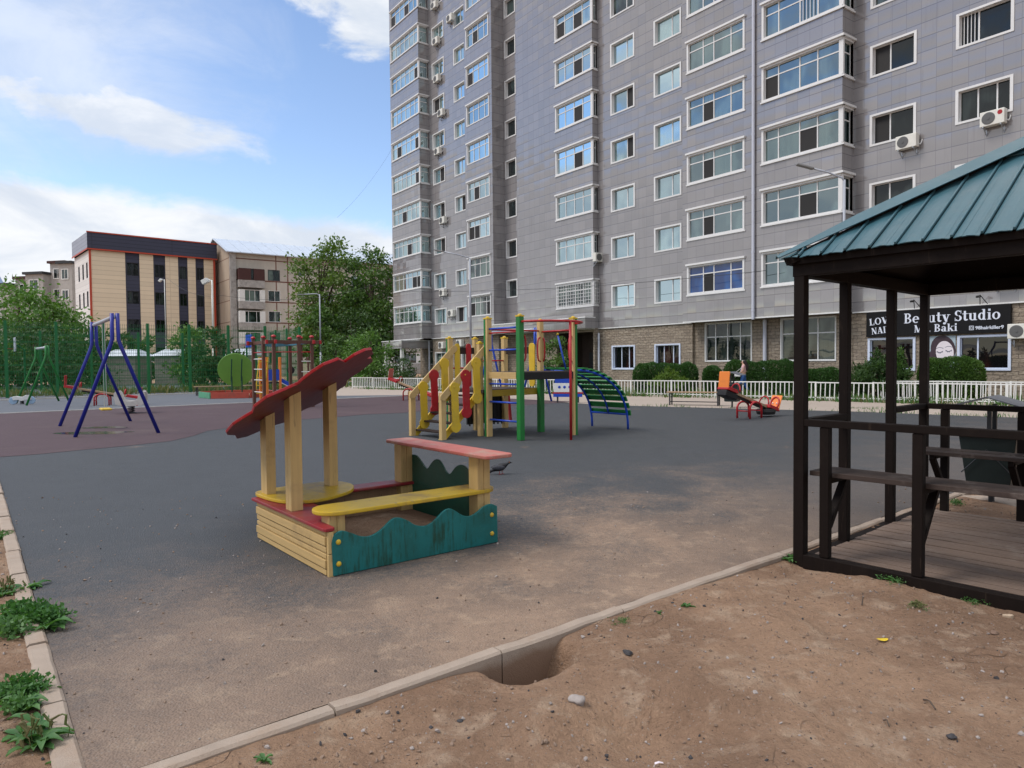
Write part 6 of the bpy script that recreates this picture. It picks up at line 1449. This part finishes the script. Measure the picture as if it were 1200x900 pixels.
# roof: four slopes of standing-seam sheets, hip caps and a small raised cap
OV=.13; ZA=3.33; cx=S/2; half=S/2+OV
rf=bpy.data.objects.new('roof',None); COL.objects.link(rf); rf.parent=pv; FR[rf.name]=FR[pv.name]; rf.empty_display_size=.1
run=half; slope=(ZA-ZE)/run
for side in range(4):
    rot=Matrix.Rotation(R(90)*side,3,'Z'); T=lambda x,y,z: rot@Vector((x,y,0))+Vector((cx,cx,z))   # slope frame: y=-half at the eave, 0 at the apex
    mb=MB(); pitch_=.185; nseam=int(2*half/pitch_); xs=[-half+.0]+[-half+ (2*half)*(k+1)/(nseam+1) for k in range(nseam)]+[half]
    rs=random.Random(50+side)
    for i in range(len(xs)-1):
        a_,b_=xs[i]+.012,xs[i+1]-.012; ey_=-half-rs.uniform(-.006,.018); sub=6
        for q in range(sub):
            x0=a_+(b_-a_)*q/sub; x1=a_+(b_-a_)*(q+1)/sub
            t0=-(abs(x0))-.07 ; t1=-(abs(x1))-.07
            t0=max(min(t0,-.03),ey_+.002) if abs(x0)<half-.08 else ey_+.002; t1=max(min(t1,-.03),ey_+.002) if abs(x1)<half-.08 else ey_+.002
            b0=.008*math.sin(math.pi*q/sub); b1=.008*math.sin(math.pi*(q+1)/sub)
            zz=lambda y,bz: ZE+(y+half)*slope+bz
            if t0-ey_<.01 and t1-ey_<.01: continue
            dn=.010*math.sin(i*3.1+side)+rs.uniform(-.004,.004)
            mb.add([T(x0,ey_,zz(ey_,b0)+dn*.5),T(x1,ey_,zz(ey_,b1)+dn*.5),T(x1,t1,zz(t1,b1)),T(x0,t0,zz(t0,b0))],[(0,1,2,3)])
    o=mb.build('roof_sheet',teal_roof,rf,recalc=False); so=o.modifiers.new('solid','SOLIDIFY'); so.thickness=.006; so.offset=-1
    mb=MB()
    for x in xs[1:-1]:
        t1=min(-(abs(x))-.06,-.03)
        if t1+half>.06: mb.beam(T(x,-half-.008,ZE+.008),T(x,t1,ZE+(t1+half)*slope+.008),.016,.020)
    mb.build('roof_seam',teal_roof,o,bevel=.004)
    # hip cap: a folded strip over the joint, standing off the sheets
    mb=MB(); e=T(-half-.008,-half-.008,ZE+.006); a_=T(-.0,-.0,ZA+.03); d=(a_-e).normalized(); l=Vector((0,0,1)); n1=(T(1,0,0)-T(0,0,0)).normalized(); n2=(T(0,1,0)-T(0,0,0)).normalized()
    up=Vector((0,0,.046)); s1=(n1-d*n1.dot(d)).normalized(); s2=(n2-d*n2.dot(d)).normalized()
    wv=.20
    m_=e.lerp(a_,.3); mb.add([e+up*.3,m_+up,a_+up,a_+up*.9+s1*wv,m_+up*.9+s1*wv*.8,e+s1*.04+up*.2,a_+up*.9+s2*wv,m_+up*.9+s2*wv*.8,e+s2*.04+up*.2],[(0,1,4,5),(1,2,3,4),(0,8,7,1),(1,7,6,2)])
    o=mb.build('hip_cap',teal_roof,rf,recalc=False); so=o.modifiers.new('solid','SOLIDIFY'); so.thickness=.006; so.offset=0
    mb=MB(); mb.beam(T(-half+.06,-half+.06,ZE-.02),T(-.05,-.05,ZA-.045),.17,.06); mb.build('hip_rafter',gz_wood,rf)
    # dark boarding under the sheets
    mb=MB(); q=half-.10; mb.add([T(-q,-q,ZE-.012),T(q,-q,ZE-.012),T(0,0,ZA-.075)],[(0,1,2)]); mb.build('under_boarding',gz_wood,rf,recalc=False)
    mb=MB(); mb.beam(T(-half+.06,-half+.06,ZE-.028),T(half-.06,-half+.06,ZE-.028),.025,.05); mb.build('fascia',gz_wood,rf)
mb=MB(); q=.36; z0=ZA-.20; ap=(cx,cx,ZA+.10)
vs=[(cx-q,cx-q,z0),(cx+q,cx-q,z0),(cx+q,cx+q,z0),(cx-q,cx+q,z0),ap]; mb.add(vs,[(0,1,4),(1,2,4),(2,3,4),(3,0,4)])
o=mb.build('top_cap',teal_roof,rf,recalc=False); so=o.modifiers.new('solid','SOLIDIFY'); so.thickness=.012; so.offset=-1
mb=MB(); mb.bb((cx-.28,cx-.28,ZA-.32),(cx+.28,cx+.28,ZA-.17)); mb.build('cap_collar',gz_wood,rf)
# ================================================================== PEOPLE AND ANIMALS
def skinned(name,pts,edges,rad,m,parent,root=0,sub=2):
    me=bpy.data.meshes.new(name); me.from_pydata(pts,edges,[]); me.materials.append(m); o=bpy.data.objects.new(name,me); COL.objects.link(o)
    o.parent=parent; FR[o.name]=FR[parent.name]
    md=o.modifiers.new('skin','SKIN'); md.use_smooth_shade=True
    sv=me.skin_vertices[0].data
    for i,r_ in enumerate(rad): sv[i].radius=(r_,r_) if not hasattr(r_,'__len__') else r_; sv[i].use_root=(i==root)
    s_=o.modifiers.new('sub','SUBSURF'); s_.levels=sub; s_.render_levels=sub
    return o
def woman():
    p=f3(871.5,32.4); w_=thing('person','woman in a pink top and blue jeans walking behind the white fence','person',(p.x,p.y,.0),R(150))
    # local +x is the way she walks
    J={'pel':(0,0,.90),'wst':(.01,0,1.04),'che':(.0,0,1.22),'nk':(-.01,0,1.38),'hd':(.02,0,1.46),'crown':(.03,0,1.56),
       'hl':(0,.08,.86),'kl':(.10,.09,.48),'al':(.03,.09,.08),'tl':(.17,.09,.03),'hr':(0,-.08,.86),'kr':(-.02,-.09,.47),'ar':(-.22,-.09,.12),'tr':(-.10,-.09,.03),
       'sl':(-.01,.16,1.32),'el':(-.02,.21,1.08),'wl':(.16,.15,.99),'ml':(.22,.13,.98),'sr':(-.01,-.16,1.32),'er':(-.08,-.21,1.08),'wr':(.08,-.22,.93),'mr':(.14,-.21,.91)}
    E=[('pel','wst'),('wst','che'),('che','nk'),('nk','hd'),('hd','crown'),('pel','hl'),('hl','kl'),('kl','al'),('al','tl'),('pel','hr'),('hr','kr'),('kr','ar'),('ar','tr'),('che','sl'),('sl','el'),('el','wl'),('wl','ml'),('che','sr'),('sr','er'),('er','wr'),('wr','mr')]
    Rd={'pel':(.13,.15),'wst':.11,'che':(.115,.13),'nk':.05,'hd':.085,'crown':.07,'hl':.085,'kl':.055,'al':.04,'tl':.032,'hr':.085,'kr':.055,'ar':.04,'tr':.032,'sl':.05,'el':.038,'wl':.026,'ml':.028,'sr':.05,'er':.038,'wr':.026,'mr':.028}
    ks=list(J); pts=[J[k] for k in ks]; ed=[(ks.index(a_),ks.index(b_)) for a_,b_ in E]; rad=[Rd[k] for k in ks]
    for hnd,sgn in(('ml',1),('mr',-1)):
        b=Vector(J[hnd])
        for q in range(4):
            i=len(pts); pts+= [tuple(b+Vector((.03,(q-1.5)*.017,-.005))),tuple(b+Vector((.06-.004*abs(q-1.5),(q-1.5)*.019,-.02)))]; rad+= [.0085,.0075]; ed+= [(ks.index(hnd),i),(i,i+1)]
        i=len(pts); pts.append(tuple(b+Vector((.02,-sgn*.04,.01)))); rad.append(.009); ed.append((ks.index(hnd),i))
    body=skinned('body',pts,ed,rad,skin,w_)
    mb=MB(); mb.ball((.115,0,1.47),.017,8,(1.2,.8,1.2)); mb.build('nose',skin,body,smooth=True)
    for s in(-1,1): mb=MB(); mb.ball((.10,s*.032,1.495),.011,8); mb.build('eye',black,body,smooth=True)
    mb=MB(); mb.ball((.105,0,1.43),.02,8,(.4,1.1,.4)); mb.build('mouth',simple('lip',(.35,.1,.09),.5),body,smooth=True)
    skinned('jeans',[J['pel'],(0,0,.99),J['hl'],J['kl'],(J['al'][0],J['al'][1],.14),J['hr'],J['kr'],(J['ar'][0]+.02,J['ar'][1],.17)],[(0,1),(0,2),(2,3),(3,4),(0,5),(5,6),(6,7)],[(.14,.16),(.125,.145),.095,.07,.06,.095,.07,.06],denim,w_)
    skinned('blouse',[(.01,0,.99),J['wst'],J['che'],(-.01,0,1.35),J['sl'],(-.015,.19,1.19),J['sr'],(-.05,-.19,1.19)],[(0,1),(1,2),(2,3),(2,4),(4,5),(2,6),(6,7)],[(.135,.15),.125,(.13,.145),.075,.065,.056,.065,.056],pinkc,w_)
    skinned('hair',[(.02,0,1.555),(-.04,0,1.50),(-.09,0,1.38),(-.13,0,1.22),(-.14,0,1.08)],[(0,1),(1,2),(2,3),(3,4)],[.095,(.10,.105),(.07,.10),(.05,.10),(.03,.06)],hairm,w_)
    for s,k,dz in((1,'al',0),(-1,'ar',.04)):
        x,y,z=J[k]; mb=MB(); mb.ball((x+.06,y,max(.045,z-.035)),.05,10,(2.2,.9,.8)); mb.build('shoe',white,w_,smooth=True)
    b=thing('handbag','small white handbag held by the woman in the pink top','bag',(p.x,p.y,0),R(150)); mb=MB(); mb.bb((.10,.17,.82),(.36,.26,1.0)); mb.build('bag_body',white,b,bevel=.02); mb=MB(); mb.tube([(.13,.215,1.0),(.05,.2,1.2),(-.02,.12,1.36),(.06,.2,1.22),(.33,.215,1.0)],.008,5); mb.build('strap',white,b)
woman()
def pigeon():
    p=gp(584,556.5); t_=thing('pigeon','dark grey pigeon walking on the asphalt beside the red counter of the sandbox','pigeon',(p.x+.04,p.y,.008),R(8)); t_.scale=(.85,.85,.85)
    prof=[(-.20,.045,.010,.026),(-.14,.075,.022,.030),(-.09,.10,.048,.048),(-.03,.118,.062,.066),(.03,.128,.058,.064),(.075,.148,.040,.046),(.105,.172,.028,.030),(.125,.192,.027,.027),(.148,.198,.022,.020),(.165,.192,.009,.008),(.188,.184,.003,.003)]
    mb=MB(); n=14; vs=[];fs=[]
    for x,z,ry,rz_ in prof:
        for k in range(n): a_=2*math.pi*k/n; vs.append((x,ry*math.cos(a_),z+rz_*math.sin(a_)))
    for i in range(len(prof)-1):
        for k in range(n): fs.append((i*n+k,i*n+(k+1)%n,(i+1)*n+(k+1)%n,(i+1)*n+k))
    fs+= [tuple(range(n)),tuple((len(prof)-1)*n+k for k in range(n-1,-1,-1))]; mb.add(vs,fs)
    b=mb.build('body',simple('pigeon_feathers',(.014,.013,.016),.5,.4,25),t_,smooth=True)
    for s in(-1,1):
        mb=MB(); mb.ball((-.05,s*.055,.118),.05,10,(2.3,.28,.8)); mb.build('wing',simple('pigeon_wing',(.045,.045,.055),.5,.4,30) if 'pigeon_wing' not in MATS else MATS['pigeon_wing'],b,smooth=True)
        mb=MB(); x=.0+s*.025; mb.tube([(x,s*.022,.075),(x-.008,s*.022,.03),(x,s*.022,.004)],.006,6)
        for a_ in(-35,0,35,180): mb.tube([(x,s*.022,.005),(x+.03*math.cos(R(a_)),s*.022+.03*math.sin(R(a_)),.003)],.0032,5)
        mb.build('foot',simple('pigeon_foot',(.35,.06,.06),.5) if 'pigeon_foot' not in MATS else MATS['pigeon_foot'],t_)
        mb=MB(); mb.ball((.14,s*.022,.202),.005,6); mb.build('eye',orange,b)
pigeon()
# ================================================================== SMALL THINGS ON THE GROUND
def pos(px,py): 
    g=gp(px,py); z=gz(g.x,g.y); g=gp(px,py,z); g.z=gz(g.x,g.y); return g
def rosette(mb,c,n,L,wd,seed,lift=.5,zs=0):
    rs=random.Random(seed)
    for i in range(n):
        a_=rs.uniform(0,6.28); l=L*rs.uniform(.5,1.1); w2=wd*rs.uniform(.7,1.2); up=lift*rs.uniform(.4,1.3); d=Vector((math.cos(a_),math.sin(a_),0)); s=Vector((-d.y,d.x,0)); o=Vector(c)+Vector((rs.gauss(0,L*.12),rs.gauss(0,L*.12),zs)); row=[]
        for k in range(6):
            f=k/5; hh=l*(up*math.sin(f*1.9)*.8-.18*f*f*l/L); ww=w2*math.sin(math.pi*min(.97,f*.86+.12))**.8*(1+.18*math.sin(f*17+i)); row+= [o+d*l*f-s*ww+Vector((0,0,hh+.006+ww*.25)),o+d*l*f+Vector((0,0,hh)),o+d*l*f+s*ww+Vector((0,0,hh+.006+ww*.25))]
        b=[]
        for k in range(5): b+= [(k*3,k*3+1,k*3+4,k*3+3),(k*3+1,k*3+2,k*3+5,k*3+4)]
        mb.add(row,b)
def weed(label,px,py,kind,r,seed,n=900,name='weed_clump'):
    c=pos(px,py); t_=thing(name,label,'weed',c); rs=random.Random(seed)
    if 'b' in kind:   # bushy small-leaved cover
        bl=[]
        for i in range(9): a_=rs.uniform(0,6.28); q=r*math.sqrt(rs.random())*.8; bl.append(((q*math.cos(a_),q*math.sin(a_),r*.16),(r*.42,r*.36,r*.2),1))
        leaf_mesh('leaves',bl,n,r*.115,leaf_weed,t_,seed,.5,.65,-.3,flat=.0)
    if 'r' in kind:   # broad-leaved rosettes
        mb=MB()
        for i in range(max(1,int(3*r/.12)) if r>.1 else 1): rosette(mb,(rs.gauss(0,r*.35),rs.gauss(0,r*.3),0),9,r*.62,r*.10,seed+i,.45)
        mb.build('rosette',leaf_weed,t_,recalc=False,smooth=True)
    if 's' in kind:   # seed stalks
        mb=MB()
        for i in range(16): x,y=rs.gauss(0,r*.25),rs.gauss(0,r*.22); h=r*rs.uniform(.3,.62); mb.tube([(x,y,0),(x+rs.gauss(0,.01),y,h*.5),(x+rs.gauss(0,.012),y,h*.62),(x+rs.gauss(0,.014),y,h*.95),(x+rs.gauss(0,.014),y,h)],[.002,.002,.006,.005,.002],5)
        mb.build('seed_stalk',leaf_dry,t_)
    return t_
weed('large leafy green weed patch spilling over the kerb at the picture edge',22,732,'br',.26,71,2600)
weed('grey green dock weed with flowering stalks above the large leafy patch',14,694,'rs',.20,72)
weed('broad bushy weed at the picture edge below the large leafy patch',20,818,'br',.20,73,1700)
weed('dock weed with broad leaves and tall seed stalks beside the kerb',40,868,'rs',.20,74)
weed('small sprig growing from the kerb edge onto the asphalt',78,797,'b',.055,75,160)
weed('small thin weed at the kerb higher up the picture edge',4,630,'br',.13,76,500)
weed('tiny weed at the near kerb corner of the picture',70,893,'r',.07,77)
weed('pale rosette weed beside the near end of the diagonal kerb',308,890,'r',.085,78)
weed('bright green weed at the pavilion corner post and kerb end',924,660,'r',.13,79)
weed('leafy weed against the pavilion sill beam in front of the second baluster',1042,681,'br',.10,80,220)
weed('low dark weed farther along the pavilion sill beam',1148,706,'b',.10,81,260)
weed('small weed in the dirt by the kerb below the sandbox counter',803,711,'r',.075,82)
weed('low grass tuft beside the kerb on the dirt bed',727,730,'b',.07,83,200)
weed('flat weed between the kerb and the tuft on the dirt bed',772,717,'r',.05,84)
weed('sparse dry weed in front of the pavilion baluster',1075,712,'bs',.075,85,120)
weed('green weed behind the pavilion deck by the trash bin slab',1116,590,'b',.13,86,420)
weed('green weed at the kerb beside the pavilion deck edge',1054,602,'br',.10,87,260)
weed('weed with a yellow flower at the kerb behind the pavilion entrance post',1030,611,'b',.07,88,160)
def stone_(label,px,py,r,m,seed,name='stone',sq=(1,.8,.55)):
    c=pos(px,py); rs=np.random.RandomState(seed); bm=bmesh.new(); bmesh.ops.create_icosphere(bm,subdivisions=3,radius=r)
    ph=rs.rand(8)*6
    for v in bm.verts:
        n=v.co.normalized(); k=1+.16*math.sin(n.x*3.1+ph[0])+.13*math.sin(n.y*4.3+ph[1])+.10*math.sin(n.z*5+ph[2])+.06*math.sin(n.x*9+ph[3])*math.cos(n.y*8+ph[4]); v.co=Vector((n.x*sq[0],n.y*sq[1],n.z*sq[2]))*r*k
    me=bpy.data.meshes.new(name); bm.to_mesh(me); bm.free(); me.materials.append(m); me.polygons.foreach_set('use_smooth',[True]*len(me.polygons)); o=bpy.data.objects.new(name,me); COL.objects.link(o); o.location=c+Vector((0,0,r*.3)); o.rotation_euler=(0,0,seed); tag(o,label,'stone'); return o
grey_stone=simple('grey_stone',(.30,.26,.24),.85,.3,30,.3,bump=.5,bsc=60); dark_stone=simple('dark_slag',(.045,.042,.045),.8,.4,30,bump=.5,bsc=60)
stone_('pale grey fist sized stone beside the washed out hole',677,824,.042,grey_stone,1)
stone_('flat dark slag piece on the dirt above the pale stone',735,766,.030,dark_stone,2,sq=(1.2,.7,.3))
stone_('small dark round stone on the dirt under the kerb joint',539,845,.014,dark_stone,3)
stone_('pale pebble standing on the kerb joint',468,799,.012,grey_stone,4)
stone_('black coal lump on the dirt near the picture bottom right',1115,864,.020,dark_stone,5)
stone_('pale tan stone on the dirt near the pavilion sill',1181,723,.026,simple('tan_stone',(.42,.32,.23),.85,.2,30,bump=.4),6)
stone_('brown stone half sunk in the dirt below the tan stone',1165,741,.022,simple('brown_stone',(.17,.11,.08),.85,.2,30,bump=.4),7)
stone_('pale pebble lying against the kerb face above the hole',683,747,.014,grey_stone,8)
for i,(px,py,l) in enumerate(((299,614,'black lump on the asphalt near the plank end of the sandbox'),(304,621,'small black lump nearest the plank end corner'))): stone_(l,275+i*0+ (0 if i==0 else -3),648+i*0-(8 if i==0 else -0),.022,dark_stone,11+i,sq=(1.3,.7,.35))
# yellow fallen leaf, scrap of plastic, twigs
c=pos(1034,751); mb=MB(); P_=[]
for k in range(12): a_=2*math.pi*k/12; P_.append((.032*math.cos(a_),.020*math.sin(a_),.006+.006*math.cos(a_)**2))
mb.add(P_,[tuple(range(12))]); o=mb.build('fallen_leaf',simple('yellow_leaf',(.60,.42,.03),.6,.15,40),recalc=False); o.location=c+Vector((0,0,.004)); tag(o,'bright yellow fallen leaf on the bare dirt','leaf')
c=pos(772,889); mb=MB(); mb.add([(-.018,-.006,.004),(.0,-.009,.012),(.02,-.004,.007),(.018,.008,.006),(.002,.006,.011),(-.016,.007,.006)],[(0,1,4,5),(1,2,3,4)]); o=mb.build('plastic_scrap',simple('scrap_white',(.62,.55,.58),.4,.1,9),recalc=False); o.location=c; tag(o,'crumpled white plastic scrap on the dirt at the picture bottom','scrap')
def twig(label,p,q,r=.004):
    a_,b_=pos(*p),pos(*q); mb=MB(); m_=a_.lerp(b_,.5)+Vector((.01,.012,.008)); up=Vector((0,0,.006)); mb.tube([a_+up,a_.lerp(m_,.6)+up*1.5,m_+up,b_+up],r,5); tag(mb.build('twig',bark),label,'twig')
twig('thin curved twig on the asphalt near the picture bottom',(174,863),(203,868)); twig('forked dry twig on the dirt below the yellow leaf',(1082,820),(1096,834)); twig('short dark stick lying on the asphalt beside the pigeon',(603,541),(614,542),.006); twig('small bent stick on the asphalt by the red counter post',(458,538),(467,540),.009)
twig('upright dry twig stuck in the dirt near the pavilion',(1010,708),(1011,697)); twig('pale straw on the dirt towards the picture bottom',(1035,846),(1042,853),.003)
# loose gravel and crumbs of dirt
def scatter():
    rs=np.random.RandomState(5); bm=bmesh.new(); bmesh.ops.create_icosphere(bm,subdivisions=1,radius=1); bv=np.array([v.co[:] for v in bm.verts]); bf=np.array([[v.index for v in f.verts] for f in bm.faces]); bm.free()
    V=[];F=[];M=[]; n=0
    while n<6500:
        y=rs.uniform(1.9,8.5); x=rs.uniform(-.75*y-.3,.78*y+.3)
        dR=(x-K0.x)*.636-(y-K0.y)*.7716; dL=-((x-K0.x)*.790+(y-K0.y)*.613); d=max(dR,dL)
        if -.0<d<.12: continue
        if d<0 and rs.rand()<.82: continue
        lx=(x-GO.x)*math.cos(GZA)+(y-GO.y)*math.sin(GZA); ly=-(x-GO.x)*math.sin(GZA)+(y-GO.y)*math.cos(GZA)
        if -.1<lx<2.8 and -.1<ly<2.8: continue
        r=.0022+.0095*rs.rand()**3.6; z=gz(x,y) if d>0 else .008
        s=r*(.7+.6*rs.rand(3)); s[2]*=.7; A=rs.normal(size=(3,3)); Q,_=np.linalg.qr(A)
        vv=(bv*s*(1+.25*rs.normal(size=(len(bv),1))))@Q.T+np.array([x,y,z+r*.3]); F.append(bf+len(bv)*n); V.append(vv); M+= [rs.choice(3,p=[.70,.20,.10])]*len(bf); n+=1
    V=np.concatenate(V); F=np.concatenate(F)
    me=bpy.data.meshes.new('gravel'); me.from_pydata(V.tolist(),[],F.tolist()); 
    for m in(simple('dirt_crumb',(.22,.155,.115),.9,.3,40),grey_stone,dark_stone): me.materials.append(m)
    me.polygons.foreach_set('material_index',M); me.update(); o=bpy.data.objects.new('gravel',me); COL.objects.link(o); o['kind']='stuff'
scatter()
# parked car half hidden past the entrance sapling
def car():
    g=f3(462,66); t_=thing('parked_car','white parked car half hidden beside the tower entrance','car',g,R(-40))
    body=[(-2.1,.35),(-2.15,.75),(-1.9,.95),(-1.3,1.0),(-.8,1.45),(.6,1.47),(1.15,1.02),(1.9,.9),(2.12,.65),(2.1,.32)]
    mb=MB(); mb.prism(lambda s,z,d:Vector((s,-d,z)),body,-.82,.82); mb.build('body',white,t_,bevel=.07,seg=3)
    mb=MB()
    for s in(-1,1): mb.add([(-1.12,s*.825,1.02),(-.74,s*.825,1.38),(.54,s*.825,1.39),(.95,s*.825,1.03)],[(0,1,2,3)])
    mb.build('side_window',pane_a,t_,recalc=False)
    for x in(-1.3,1.3):
        for s in(-1,1): mb=MB(); mb.lathe((x,s*.74,.32),[(.2,-.1),(.31,-.09),(.32,0),(.31,.09),(.2,.1)],16,Vector((0,1,0))); mb.build('wheel',black,t_)
car()
